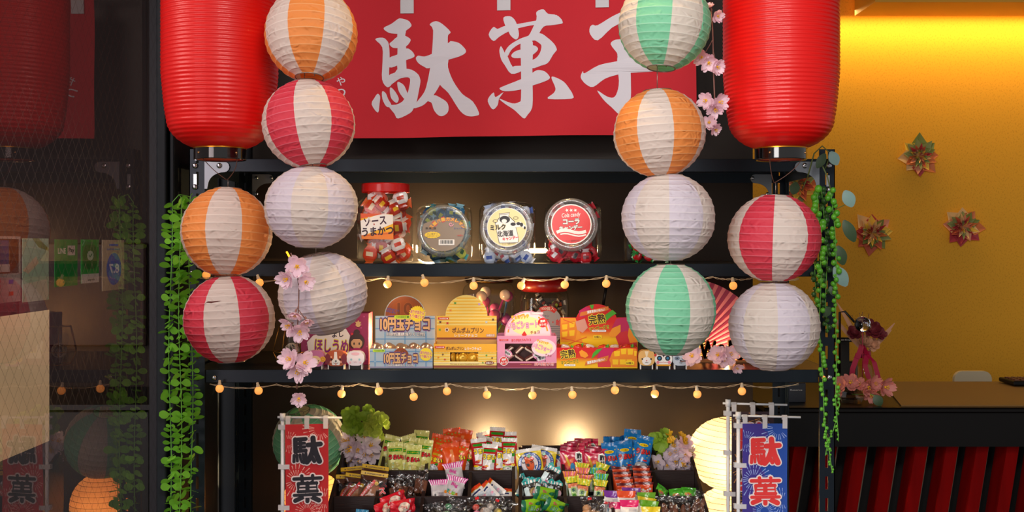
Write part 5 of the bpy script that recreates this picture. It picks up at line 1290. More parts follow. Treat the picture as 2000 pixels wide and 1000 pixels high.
W_ = 'on the left stand'
place(D_green, 'snack_stick', [(772, 863, ZA, -1, 4), (793, 864, ZA + .008, -2, 8), (809, 868, ZA - .012, 2, -4), (832, 858, ZA, 5, -10), (768, 850, ZA + .03, 14, 6), (796, 849, ZA + .035, -16, 4), (815, 855, ZA + .02, 6, 0), (824, 840, ZA + .045, 3, -6)], lab('pale green snack sticks', 4, 4, W_), 'snack', 'pale green snack sticks', .1055)
place(D_orange, 'snack_stick', [(859, 868, ZA, 8, -24), (879, 865, ZA - .01, -4, 16, 'b'), (901, 862, ZA + .002, 8, -14), (918, 860, ZA + .016, 5, -20), (862, 848, ZA + .03, 12, 10), (882, 836, ZA + .05, -4, 6), (907, 838, ZA + .05, 8, -8, 'b'), (885, 852, ZA + .03, 10, 4)], lab('orange snack sticks', 4, 4, W_), 'snack', 'orange snack sticks', .1095, D_orange_back)
place(D_red, 'snack_stick', [(934, 856, ZA - .004, -5, 8), (957, 867, ZA - .012, 3, -4), (977, 864, ZA - .002, 8, 6), (995, 855, ZA - .004, -1, -10), (950, 852, ZA + .03, 14, 0), (972, 834, ZA + .045, 3, 0), (943, 843, ZA + .05, -9, 22), (994, 843, ZA + .04, -2, -8)], lab('red and white snack sticks', 4, 4, W_), 'snack', 'red and white snack sticks', .103)
W_ = 'on the right stand'
place(D_yellow, 'snack_pouch', [(1030, 876, ZA - .014, -8, 4), (1064, 872, ZA + .012, 9, -6), (1083, 880, ZA + .03, 3, -12)], ['yellow pouch with a blue ringed roast chicken, leftmost and foremost of three', 'yellow pouch with a blue ringed roast chicken, middle and tallest of three', 'yellow pouch with a blue ringed roast chicken, rearmost of three in shade'], 'snack', 'yellow chicken pouches', .086)
place(D_pink, 'snack_pouch', [(1117, 873, ZA - .014, -2, 2), (1144, 876, ZA - .004, 0, 2), (1163, 876, ZA - .012, 1, -2), (1118, 866, ZA + .012, -5, 2), (1124, 862, ZA + .024, -7, 2), (1130, 859, ZA + .036, -7, 2), (1145, 856, ZA + .05, 1, 0), (1170, 872, ZA + .006, 2, -3)],
      [f'crimson pouch with black lettering, {q} on the right stand' for q in ('leftmost of the front three', 'middle of the front three', 'rightmost of the front three', 'second layer behind the leftmost', 'third layer behind the leftmost', 'fourth layer behind the leftmost', 'standing highest at the back', 'just behind the rightmost')], 'snack', 'crimson pouches', .093)
place(D_blue, 'snack_stick', [(1190, 864, ZA - .006, -6, -14), (1218, 860, ZA - .010, -2, 6), (1236, 858, ZA + .006, 6, -28), (1261, 851, ZA - .002, 10, -6), (1194, 852, ZA + .03, 3, 10, 'b'), (1216, 850, ZA + .045, -12, 40, 'b'), (1236, 838, ZA + .045, 4, -4)], lab('bright blue snack sticks', 4, 3, W_), 'snack', 'bright blue snack sticks', .108, D_blue_back)

# ---------------------------------------------------------------- second row
ZBp = 2.678
# pancake packs with yellow ties
pan = mat('pancake', '#b8743c', .6, var=(90, '#96572a', .5)); yt = FILM('#d0a818'); brf = FILM('#4a2c22')


def pancake_pack():
    t = thing('pancake_pack', (0, 0, 0), 'x', 'snack'); mb = MB(); h = .075; w_ = .066
    M_ = M_film
    pm = pouch(w_, h, .020, lambda u, v: M_ if v < .82 else brf, [], seed=12, crimp=.02, teeth=4)
    pm.build('film', t)
    mb = MB(); r = .025; mb.lathe([(.001, -.006), (r * .9, -.006), (r, -.002), (r, .002), (r * .9, .006), (.001, .006)], pan, 32, axis=1, M=Matrix.Translation((.002, 0, .030))); mb.build('pancake', t)
    mb = MB(); fm = plane_map((0, -.0085, 0)); mb.decal(line2([(-.028, .004), (-.022, .022), (-.010, .042), (.006, .062)], .0085), fm, RD, 0); mb.decal(txt('ふわふわスポンジ', -.014, .036, .042, .005, 58, bold=.03), fm, WH, .0004)
    for q, x, z, r_ in (('ス', .026, .040, 60), ('ス', .020, .020, 60), ): mb.decal(txt(q, x, z, None, .017, r_ - 45, .11), fm, K, .0008); mb.decal(txt(q, x, z, None, .017, r_ - 45, .075), fm, WH, .0012); mb.decal(txt(q, x, z, None, .017, r_ - 45, .04), fm, RD, .0016)
    mb.decal(ell(.010, .056, .005), fm, yt, .0006); mb.build('printed_label', t)
    mb = MB(); mb.box((-.034, -.003, .0725), (.034, .002, .0825), yt, bev=.0008); mb.decal(txt('★ OOMARUYAKI ★', 0, .0775, .05, .0045, bold=.02), plane_map((0, -.0032, 0)), K, .0002); mb.build('yellow_tie', t)
    return t


def put(o, x, y, Z, pit=-12, roll=0, yaw=0, up=0):
    Rm = Euler((R(pit), R(roll), R(yaw))).to_matrix(); o.location = P(x, y, Z) - Rm @ V((0, 0, up)); o.rotation_euler = (R(pit), R(roll), R(yaw)); return o


pp = None
for x, y, Z, roll, yaw, lb in ((732, 924, ZBp - .004, 7, -4, 'foremost on the right with the large red lettering'), (702, 928, ZBp + .008, 9, 6, 'second from the front with a whole pancake showing'), (683, 929, ZBp + .022, 2, 8, 'leftmost with a red ribbon stripe'), (692, 913, ZBp + .04, -5, 4, 'at the back left under the blossoms'), (734, 911, ZBp + .035, 8, 0, 'at the back right under the blossoms')):
    if pp is None: pp = pancake_pack(); o = pp
    else: o = dup(pp)
    put(o, x, y, Z, -12, roll, yaw, .080); tag(o, 'clear pancake pack with a yellow tie, ' + lb, 'snack', 'pancake packs')
# brown sticks in clear bags
ch = mat('brown_snack', '#7a4528', .7, var=(120, '#552c18', .6), bump=(200, .5)); cf = M_film
def brown_bag(seed, lab_=False):
    t = thing('brown_snack_bag', (0, 0, 0), 'x', 'snack'); rnd = random.Random(seed); pouch(.036, .068, .02, lambda u, v: cf, [], seed=seed, wr=.0018, flare=.2, crimp=.16).build('film', t)
    for i in range(2):
        mb = MB(); mb.box((-.008, -.006, 0), (.008, .004, .036), ch, bev=.003); mb.build('snack_bar', t, loc=(-.008 + .017 * i, 0, .004), rot=(0, R(rnd.uniform(-8, 8)), R(rnd.uniform(-20, 20))))
    if lab_: mb = MB(); fm = plane_map((.003, -.0115, .018)); mb.decal(rect2(-.008, -.016, .007, .012), fm, FILM('#e0761e'), 0); mb.decal(txt('くろ', 0, .002, .009, .010, 90, bold=.03), fm, K, .0003); mb.build('orange_label', t)
    return t


for x, y, Z, pit, roll, yaw, sd, l_, lb in ((773, 930, ZBp, -6, -6, 10, 31, False, 'clear bag of brown sugar snack bars, leftmost in the second box of the left stand'), (795, 928, ZBp + .006, -6, 22, 0, 32, True, 'clear bag of brown snack bars with an orange label leaning right'), (826, 915, ZBp - .004, -8, 4, -30, 33, False, 'clear bag of brown snack bars standing tall by the box divider'), (812, 930, ZBp + .025, -8, 14, 20, 34, False, 'clear bag of brown snack bars in the shade behind the labelled one')):
    put(tag(brown_bag(sd, l_), lb, 'snack', 'brown snack bags'), x, y, Z, pit, roll, yaw, .066)
# white bags with pink striped tops
pkf = FILM('#d43c9a'); wf = mat('milky_film', '#d8d2d6', .25, trans=.2, coat=.3)
D_marsh = pouch(.042, .066, .024, lambda u, v: wf if v < .82 else (pkf if int((u + 1) * 9) % 2 else FILM('#f2d8e8')), [(txt('Big', -.002, .046, .018, .010, -12, bold=.04), pkf)] + [(txt(c, -.014 + .007 * i, .030 - .002 * i, None, .010, -14, bold=.05), m) for i, (c, m) in enumerate(zip('ましゅろ', (FILM('#3f9a8a'), FILM('#f0a020'), FILM('#7ab82a'), FILM('#e8861a'))))], seed=15, crimp=.18, teeth=10, wr=.0015, flare=.3, nu=18)
D_marshb = pouch(.042, .066, .024, lambda u, v: wf if v < .82 else (pkf if int((u + 1) * 9) % 2 else FILM('#f2d8e8')), [(rect2(-.018, .006, -.006, .040), WH)] + [(rect2(-.016 + .002 * i, .010, -.015 + .002 * i + .0004 * (i % 3), .034), K) for i in range(4)] + [(rect2(-.003, .008 + .003 * i, .009, .0095 + .003 * i), FILM('#8a8088')) for i in range(10)] + [(ell(.014, .038, .004), FILM('#e0861e'))], seed=16, crimp=.18, teeth=10, wr=.0015, flare=.3, nu=18)
place(D_marsh, 'marshmallow_bag', [(894, 930, ZBp - .006, 12, -6), (858, 936, ZBp - .006, -2, 6, 'b'), (884, 903, ZBp + .030, -9, 0), (882, 934, ZBp + .018, -4, 20)], ['white marshmallow bag with pink striped top, front right, colourful lettering', 'white marshmallow bag with pink striped top, turned to its bar code', 'white marshmallow bag with pink striped top, standing highest before the orange sticks', 'white marshmallow bag with pink striped top, squeezed behind the front pair'], 'snack', 'marshmallow bags', .068, D_marshb)
# orange and white packs lying flat
oe = FILM('#d8401c'); D_pack = pouch(.036, .062, .008, lambda u, v: WH if v < .84 else oe, [(rect2(-.017, .051, .017, .0525), YL), (rect2(-.010, .008, .012, .036), FILM('#c9d4de')), (rect2(-.014, .040, .010, .045), FILM('#2a3a6a')), (ell(.008, .020, .005, .004), FILM('#e8a8c0'))], seed=18)
place(D_pack, 'sweet_packet', [(930, 958, ZBp, -38, 10, '', -50), (946, 954, ZBp - .004, -52, 0, '', -45), (956, 950, ZBp + .02, -60, 0, '', -40), (986, 962, ZBp - .002, -3, 0, '', -55)], ['white sweet packet with an orange edge, leftmost of four lying in the box', 'white sweet packet with an orange edge, second from left, its back showing', 'white sweet packet with an orange edge, rearmost of four and tipped up', 'white sweet packet with an orange edge, rightmost of four lying flat'], 'sweet', 'orange edged packets', .05)
# teal striped clear packs
tl = FILM('#3aa8a8'); D_teal = lambda sd: pouch(.038, .060, .012, lambda u, v: M_film if v < .86 else (tl if int((u + 1) * 5) % 2 else WH), [(rect2(-.016, .012, -.004, .040), FILM('#cfe4e8')), (rect2(-.016, .002, .016, .006), tl)], seed=sd, crimp=.14, teeth=2)
def teal_pack(sd, cols):
    t = thing('stripe_sweet_pack', (0, 0, 0), 'x', 'sweet'); D_teal(sd).build('film', t)
    for i, c in enumerate(cols):
        mb = MB(); r = .011; mb.lathe([(.001, -.004), (r, -.004), (r, .004), (r * .7, .0045), (.001, .0045)], PM(c), 24, axis=1); mb.build('sweet', t, loc=(-.006 + .013 * i, .0, .014 + .012 * i))
    return t


for x, y, Z, pit, roll, yaw, sd, cols, lb in ((1026, 938, ZBp + .03, -30, 30, 20, 41, ('#d8e4e2',), 'in the left corner'), (1034, 944, ZBp - .008, -40, -15, 0, 42, ('#e8d8b0', '#d0b070'), 'in front showing a round cream sweet'), (1058, 945, ZBp, -50, 35, 10, 43, ('#d8a8b0', '#b8dcd8'), 'lying in the middle'), (1080, 918, ZBp + .022, -14, 30, -10, 44, ('#dc7aa8',), 'standing up at the right with a pink sweet'), (1084, 946, ZBp - .008, -48, 12, 0, 45, ('#d8a848', '#e0b8c8'), 'lying at the right front')):
    put(tag(teal_pack(sd, cols), 'clear pack with a teal striped edge, ' + lb, 'sweet', 'teal striped packs'), x, y, Z, pit, roll, yaw, .052)
# pastel striped bags
def stripes(a, b): return lambda u, v: (M_film if v < .78 else (FILM(a) if int((u + 1) * 4.5) % 2 else FILM(b)))
def mame(a, b, sd): return pouch(.030, .062, .018, stripes(a, b), [(rect2(-.0125, .004, .0125, .040), FILM('#dfe8d8')), (rect2(-.0125, .036, .0125, .046), FILM('#e0805a')), (rrect(-.001, .022, .012, .032, .004), FILM('#a8d070')), (txt('ま', -.001, .031, .009, .009, bold=.05), FILM('#1f5a5a')), (txt('め', -.001, .018, .009, .009, bold=.05), FILM('#4a9a3a')), (rect2(.0095, .004, .0125, .036), YL)], seed=sd, crimp=.2, teeth=8, wr=.001, flare=.25)
PA, PB, PC = ('#a8cc2a', '#e8d22a'), ('#e8609a', '#f09048'), ('#3ab0d0', '#6cc04a')
for i, (x, y, Z, roll, yaw, c, lb) in enumerate(((1117, 931, ZBp - .004, -6, 6, PA, 'front left, lime striped top'), (1141, 936, ZBp - .012, 8, -4, PA, 'front middle, lime striped top'), (1173, 938, ZBp - .006, 6, -8, PA, 'front right, lime striped top'), (1141, 928, ZBp + .010, 4, 0, PB, 'pink and orange striped top, behind the front middle one'), (1174, 926, ZBp + .012, 3, 0, PC, 'blue and green striped top, behind the front right one'),
                                       (1113, 921, ZBp + .014, 2, 8, PB, 'pink and orange striped top at the far left'), (1138, 914, ZBp + .028, 4, 0, PB, 'pink and orange striped top, high in the middle'), (1137, 905, ZBp + .042, 7, 0, PA, 'lime striped top, highest in the middle'), (1162, 914, ZBp + .036, 2, 0, PC, 'blue and green striped top, high on the right'), (1178, 906, ZBp + .04, 18, 0, PA, 'lime striped top, tipped against the red bags'))):
    o = mame(*c, 50 + i).build('bean_snack_bag'); put(o, x, y, Z, -8, roll, yaw, .062); tag(o, 'small bean snack bag with ' + lb if 'top' in lb[:32] and not lb.startswith('front') else 'small bean snack bag at the ' + lb, 'snack', 'striped bean bags')
# orange bags with maroon tops in two files
mr_ = FILM('#5e1618'); oo = FILM('#d84a1e')
D_ora = pouch(.041, .064, .010, lambda u, v: oo if v < .91 + .012 * cos(u * 18) else mr_, [(ell(-.010, .046, .004, .003), FILM('#e8c868')), (ell(-.003, .045, .003, .003), WH), (txt('サク', .005, .042, .014, .010, 20, bold=.05), FILM('#f0e0d8')), (ell(.014, .048, .003, .003), FILM('#c0c4c8'))], seed=60, crimp=.2, teeth=20, wr=.0006, flare=.15)
sp = []; lb = []
for f_, (xa, xb) in enumerate(((1212, 1222), (1252, 1258))):
    for k, y in enumerate((908, 918, 928, 940)): sp.append((xa + (xb - xa) * k / 3, y + (2 if f_ == 0 else 0), ZBp + .040 - .017 * k, -2 if f_ == 0 else 1, 0)); lb.append(f'orange bag with maroon top, {("rearmost", "second from the back", "second from the front", "foremost")[k]} in the {("left", "right")[f_]} of two files')
place(D_ora, 'snack_bag', sp, lb, 'snack', 'orange and maroon bags', .066, tilt=-16)
# green frog shaped packs
fg = FILM('#48a828'); D_frog = pouch(.036, .040, .010, lambda u, v: fg, [(ell(0, .020, .014, .012), FILM('#5fc23a')), (ell(-.004, .022, .008, .004), FILM('#e88a3a')), (txt('グミ', .0, .019, .014, .007, 6, bold=.05), FILM('#c02a8a')), (ell(.004, .014, .006, .003), FILM('#d8d8e0'))], seed=61, teeth=0)
for x, y, pit, roll, yaw, lb in ((1345, 952, -30, 4, 0, 'right, showing its pink lettering'), (1296, 951, -20, 38, 20, 'left, tipped on its side by the divider'), (1320, 954, -34, -6, 0, 'middle, in clear film')):
    o = D_frog.build('gummy_pack'); put(o, x, y, ZBp, pit, roll, yaw, .040); tag(o, 'small bright green gummy pack, ' + lb, 'sweet', 'green gummy packs')

# ---------------------------------------------------------------- third row
ZC = 2.592
o = pouch(.03, .05, .012, lambda u, v: FILM('#2f86b4'), [], seed=70).build('sweet_packet'); put(o, 708, 994, ZC + .01, -14, 6, 0, .052); tag(o, 'single blue packet just peeping from the left front box', 'sweet')
rr2 = FILM('#d01c2e'); D_rw = pouch(.034, .066, .014, lambda u, v: rr2, [(ell(0, .034, .012, .016), FILM('#ecd8c8')), (txt('いちご', 0, .034, .008, .020, 0, bold=.04), rr2), (ell(-.012, .052, .004, .003), FILM('#e8a8b8')), (ell(.012, .050, .003, .004), FILM('#e8a8b8')), (ell(.012, .016, .004, .003), FILM('#e8a8b8'))], seed=71, wr=.001)
for x, y, Z, pit, roll, yaw, lb in ((768, 978, ZC + .02, -35, 76, 0, 'red and white strawberry sweet pack, rear one lying in the second front box'), (786, 990, ZC - .004, -35, 88, 0, 'red and white strawberry sweet pack, front one lying in the second front box'), (752, 992, ZC + .004, -40, 80, 10, 'red and white strawberry sweet pack, leftmost one in the second front box')):
    o = D_rw.build('sweet_pack'); put(o, x, y, Z, pit, roll, yaw, .033); tag(o, lb, 'sweet', 'red and white strawberry packs')


def clear_bag(sd, balls, w_=.04, h=.055, mark=None, d=.022):
    t = thing('clear_sweet_bag', (0, 0, 0), 'x', 'sweet'); rnd = random.Random(sd); pouch(w_, h, d, lambda u, v: M_film, [], seed=sd, wr=.0025, flare=.3, crimp=.16).build('film', t)
    for i, (c, r) in enumerate(balls):
        mb = MB(); mb.ball((0, 0, 0), r, c if not isinstance(c, str) else PM(c, .3), 14, 10, (1, .8, .85) if c is not ch else (.62, .6, 1.5)); mb.build('sweet', t, loc=((i % 2 - .5) * w_ * .42 + rnd.uniform(-.003, .003), rnd.uniform(-.003, .003), .012 + .014 * (i // 2) + rnd.uniform(0, .005)))
    if mark: mb = MB(); mb.decal(rect2(-.004, h * .84, .005, h * .95), plane_map((0, -.004, 0)), RD, 0); mb.build('red_mark', t)
    return t


bd = mat('beige_ball', '#d8a070', .6)
for x, y, Z, pit, roll, yaw, sd, bl, mk, lb in (
        (846, 985, ZC + .01, -12, -10, 10, 81, (('#6a86c4', .009), ('#c9b0dc', .010), ('#b8c8e8', .008)), None, 'clear bag of lilac and blue sweets, left in the third front box'), (870, 988, ZC - .01, -14, 6, 0, 82, (('#c8a8dc', .011), ('#d8c8e8', .009), ('#a8c8e0', .009)), None, 'clear bag of lilac sweets, middle of the third front box'),
        (890, 974, ZC + .014, -10, 16, -10, 83, (('#7ab88a', .009), ('#d8e0e8', .010), ('#4a9a6a', .009)), None, 'clear crinkled bag of green sweets standing in the third front box'), (902, 988, ZC - .006, -12, 10, -10, 84, (('#3f9a5a', .010), ('#8ac0a0', .009)), None, 'clear bag of green sweets at the right of the third front box'),
        (930, 970, ZC + .016, -10, -14, 10, 85, (('#d87a9a', .011), ('#e8c8b0', .012), ('#d84a3a', .009)), 1, 'clear bag of pink sweets with a red mark, left in the fourth front box'), (952, 978, ZC - .004, -12, -4, 0, 86, (('#e0a040', .013), ('#e8b860', .012)), None, 'clear bag with a large golden sweet in the fourth front box'),
        (972, 974, ZC + .008, -10, 24, 0, 87, (('#c8c4c0', .011), ('#a8d8d8', .010), ('#e0d8d0', .009)), 1, 'clear red marked bag of pale sweets in the fourth front box'), (993, 976, ZC + .004, -12, 26, -10, 88, (('#c8b04a', .010), ('#8ac0b8', .009)), None, 'clear bag of mustard sweets at the right of the fourth box'),
        (1150, 971, ZC + .016, -10, -8, 10, 89, ((bd, .012), (bd, .011), (bd, .011)), 1, 'clear red marked bag of beige balls in the right stand, leftmost'), (1166, 984, ZC - .006, -12, -2, 0, 90, ((bd, .013), (bd, .012)), None, 'clear bag with the largest beige ball, middle of the right stand'),
        (1184, 979, ZC + .004, -12, 14, -10, 91, ((bd, .012), (bd, .010)), 1, 'clear pointed bag of beige balls at the right of the second box')):
    put(tag(clear_bag(sd, bl, mark=mk), lb, 'sweet', 'clear bags of loose sweets'), x, y, Z, pit, roll, yaw, .053)
# green packs with round eyes
lg = FILM('#86c01e'); dg = FILM('#1a6a48'); D_gfr = pouch(.034, .066, .014, lambda u, v: lg if .14 < v < .80 else dg, [(ell(.009, .044, .0052), K), (ell(.009, .044, .0046), WH), (ell(.009, .0435, .002), K), (ell(.009, .057, .0052), K), (ell(.009, .057, .0046), WH), (ell(.0095, .0565, .002), K), (ell(-.006, .046, .004, .010), dg), (txt('ねるむ', .004, .026, .022, .013, 90, bold=.05), FILM('#dff0c8')), (txt('ねるむ', .004, .026, .022, .013, 90, bold=.02), FILM('#1f9a7a')), (txt('ガム', -.009, .022, .012, .006, 90, bold=.05), FILM('#d8306a'))], seed=72)
for x, y, Z, pit, roll, yaw, lb in ((1066, 966, ZC + .018, -30, 108, 0, 'bright green gum pack printed with two round eyes, lying on top of three'), (1040, 988, ZC, -36, 92, 0, 'bright green gum pack printed with two round eyes, lower left of three'), (1085, 990, ZC + .002, -30, 118, 0, 'green gum pack with dark end, lowest right of three')):
    o = D_gfr.build('gum_pack'); put(o, x, y, Z, pit, roll, yaw, .033); tag(o, lb, 'sweet', 'bright green gum packs')
# white packs with coloured flat tops
def topped(c, sd, berry=False): return pouch(.042, .07, .022, lambda u, v: WH if v < .80 - .05 * (1 - abs(u) ** 2) else FILM(c), [(txt('もちもち', -.011, .026, .006, .034, 0, bold=.04), FILM('#3a9ac8')), (txt('グミ', -.003, .030, .006, .016, 0, bold=.04), FILM('#d0408a')), (ell(.010, .020, .007, .008), FILM('#d02a30'))] + [(rect2(-.002, .044 + .0025 * i, .016, .0452 + .0025 * i), FILM('#b8b0b4')) for i in range(3)], seed=sd, crimp=.2, teeth=24, wr=.0005, flare=.12)
for i, (x, y, Z, roll, c, lb) in enumerate(((1233, 953, ZC + .048, 2, '#7a2f9a', 'purple top at the back left'), (1198, 959, ZC + .036, 4, '#7a2f9a', 'purple top half hidden at the far left'), (1223, 959, ZC + .026, 1, '#e8501c', 'orange top'), (1229, 977, ZC - .004, 1, '#e01868', 'bright pink top, front left'), (1207, 981, ZC + .010, 2, '#e01868', 'bright pink top behind the front left one'),
                                   (1262, 962, ZC + .034, 0, '#6aa81c', 'green top at the back right'), (1264, 972, ZC + .020, 10, '#e0c41a', 'yellow top in the middle right'), (1268, 978, ZC + .010, 6, '#6aa81c', 'green top in the middle right'), (1271, 990, ZC - .008, 0, '#e8cc1a', 'yellow top, front right'))):
    o = topped(c, 100 + i).build('gummy_pouch'); put(o, x, y, Z, -14, roll, 0, .07); tag(o, 'white gummy pouch with a ' + lb, 'sweet', 'white gummy pouches')
# brown puffed snacks in clear bags
for x, y, Z, roll, yaw, sd, lb in ((1303, 969, ZC, -6, 4, 111, 'leftmost of four'), (1328, 973, ZC - .006, 2, 0, 112, 'second from the left of four'), (1350, 970, ZC + .006, 4, 0, 113, 'third from the left of four'), (1371, 961, ZC + .01, 10, -6, 114, 'rightmost and tallest of four')):
    put(tag(clear_bag(sd, ((ch, .013), (ch, .012), (ch, .012), (ch, .011)), .044, .062), 'clear bag of dark brown snacks by the glowing lantern, ' + lb, 'snack', 'brown puffed snack bags'), x, y, Z, -12, roll, yaw, .06)
lamp('assumed_stand_light', 'POINT', (P(955, 0, 2.9).x, 2.88 - D, .895), 9.0, (1, .74, .38), radius=.008)  # assumed lamp hidden behind the left stand, for the glow above it
lamp('assumed_stand_light', 'POINT', (P(1130, 0, 2.9).x, 2.88 - D, .895), 11.0, (1, .74, .38), radius=.008)  # second assumed lamp, hidden behind the right stand

# ---------------------------------------------------------------- strings of warm bulbs
M_bulb = mat('frosted_bulb', '#e8b070', .5, emit='#ff9c44', es=.85); M_lead = mat('clear_lead', '#b8a488', .35, .1); M_sock = mat('pale_socket', '#c9b9a0', .5)


def bulb_string(spots, Z, zw, label, runs, grp='strings of warm bulbs'):
    t = thing('string_lights', (0, 0, 0), label, 'string lights', grp)
    for i, (x, y, r) in enumerate(spots):
        c = P(x, y, Z); R_ = S(8.0, Z); s = thing('tmp', c, None, None); bpy.data.objects.remove(s)
        mb = MB(); rot = Matrix.Translation(c) @ Matrix.Rotation(R(r), 4, 'Y'); mb.ball(c, R_, M_bulb, 16, 10); o = mb.build('bulb', t)
        mb = MB(); mb.lathe([(R_ * .42, R_ * .9), (R_ * .46, R_ * 1.3), (R_ * .34, R_ * 1.5), (R_ * .34, R_ * 2.0), (.0005, R_ * 2.1)], M_sock, 12, M=rot); mb.build('socket', o)
    for pts in runs:
        mb = MB(); q = []
        for i in range(len(pts) - 1):
            a, b = V(pts[i]), V(pts[i + 1]); n = 8
            for k in range(n): u = k / n; p = a.lerp(b, u); q.append(p - V((0, 0, 4 * u * (1 - u) * min(.012, (b - a).length * .06))))
        q.append(V(pts[-1]))
        for s in (0, pi): mb.tube([p + V((0, .0016 * cos(i * 1.3 + s), .0016 * sin(i * 1.3 + s))) for i, p in enumerate(q)], 0.0007, M_lead, 5)
        mb.build('wire', t)
    return t


Zs = 2.485
sp1 = [(403, 537, 20), (507, 552, -16), (757, 555, 4), (829, 552, -14), (925, 558, 0), (1018, 558, 24), (1103, 556, 18), (1184, 554, 2), (1432, 558, -6)]
bulb_string(sp1, Zs, 0, 'string of warm round bulbs hung under the middle shelf of jars', [[P(376, 540, 2.47), P(420, 541, 2.47), P(560, 544, 2.49), P(745, 543, Zs), P(925, 543, Zs), P(1010, 542, Zs), P(1094, 543, Zs), P(1184, 540, Zs), P(1330, 542, Zs), P(1392, 541, Zs), P(1430, 545, Zs), P(1475, 542, Zs), P(1560, 545, Zs)]])
sp2 = [(429, 759, 0), (505, 763, -8), (667, 769, 8), (740, 764, -10), (808, 775, -14), (873, 764, -8), (951, 771, -10), (1040, 772, 0), (1118, 771, -6), (1201, 762, -4), (1279, 769, -8), (1362, 770, -6), (1449, 764, 0)]
bulb_string(sp2, Zs, 0, 'string of warm round bulbs hung under the lowest visible shelf', [[P(410, 750, Zs), P(540, 751, Zs), P(600, 753, Zs), P(660, 753, Zs), P(700, 750, Zs), P(808, 754, Zs), P(880, 750, Zs), P(955, 755, Zs), P(1040, 756, Zs), P(1118, 756, Zs), P(1200, 750, Zs), P(1282, 752, Zs), P(1362, 754, Zs), P(1445, 750, Zs), P(1560, 750, Zs)]])
mb = MB(); mb.ball(P(1609, 738, 2.49), .0045, M_bulb, 10, 8); mb.tube([P(1609, 735, 2.49), P(1606, 722, 2.495)], .001, M_lead, 5); tag(mb.build('spare_bulb'), 'tiny single lit bulb on the right rack post among the hanging beads', 'light')
for x, z, e in ((-.30, 1.37, .35), (.05, 1.37, .35), (-.35, 1.115, .3), (.0, 1.115, .3), (.32, 1.115, .3)): lamp('bulb_fill', 'POINT', (x, -.02, z - .02), e * 1.15, (1, .68, .34), radius=.006)  # fill lamps added near the strings, besides the bulbs' own glow

# ---------------------------------------------------------------- upright banner flags
M_pl = mat('white_plastic', '#dcdcde', .4); M_strap = mat('white_strap', '#d6d4d6', .7, trans=.25)
FAT = {  # traced heavy lettering: strokes in 1/100 of the letter box, with widths
 '駄': [([(8, 8), (9, 55)], 13), ([(8, 9), (44, 7)], 12), ([(9, 24), (40, 23)], 9), ([(9, 38), (40, 37)], 9), ([(9, 53), (44, 51), (44, 74), (38, 95), (32, 92)], 12), ([(26, 8), (26, 52)], 9), ([(4, 68), (3, 92)], 9), ([(14, 66), (15, 90)], 8), ([(24, 66), (27, 86)], 8), ([(34, 64), (36, 80)], 7),
        ([(52, 30), (96, 27)], 14), ([(70, 4), (72, 30), (68, 55), (58, 82), (48, 95)], 15), ([(73, 34), (80, 62), (92, 92)], 16), ([(66, 76), (74, 92)], 11)],
 '菓': [([(3, 13), (97, 11)], 10), ([(30, 2), (32, 24)], 10), ([(68, 2), (66, 24)], 10), ([(18, 31), (82, 30), (84, 60), (18, 61), (18, 31)], 10), ([(20, 46), (80, 45)], 5), ([(50, 30), (50, 97)], 12), ([(4, 74), (96, 72)], 9), ([(46, 70), (30, 84), (8, 94)], 13), ([(54, 70), (70, 84), (90, 94)], 14)],
 '子': [([(18, 10), (80, 9), (52, 32)], 14), ([(52, 30), (54, 80), (46, 95), (32, 90)], 16), ([(3, 50), (97, 48)], 15)]}


def fat(ch, cx, cy, w_, h_, grow):
    """rounded heavy strokes as one list of shapes"""
    out = []
    for pts, wd in FAT[ch]:
        p = [(cx + (x - 50) / 100 * w_, cy - (y - 50) / 100 * h_) for x, y in pts]; wd = wd * 1.22 / 100 * w_ + grow * 2; out.append(line2(p, wd)); out += [ell(q[0], q[1], wd / 2, n=14) for q in p]
    return out


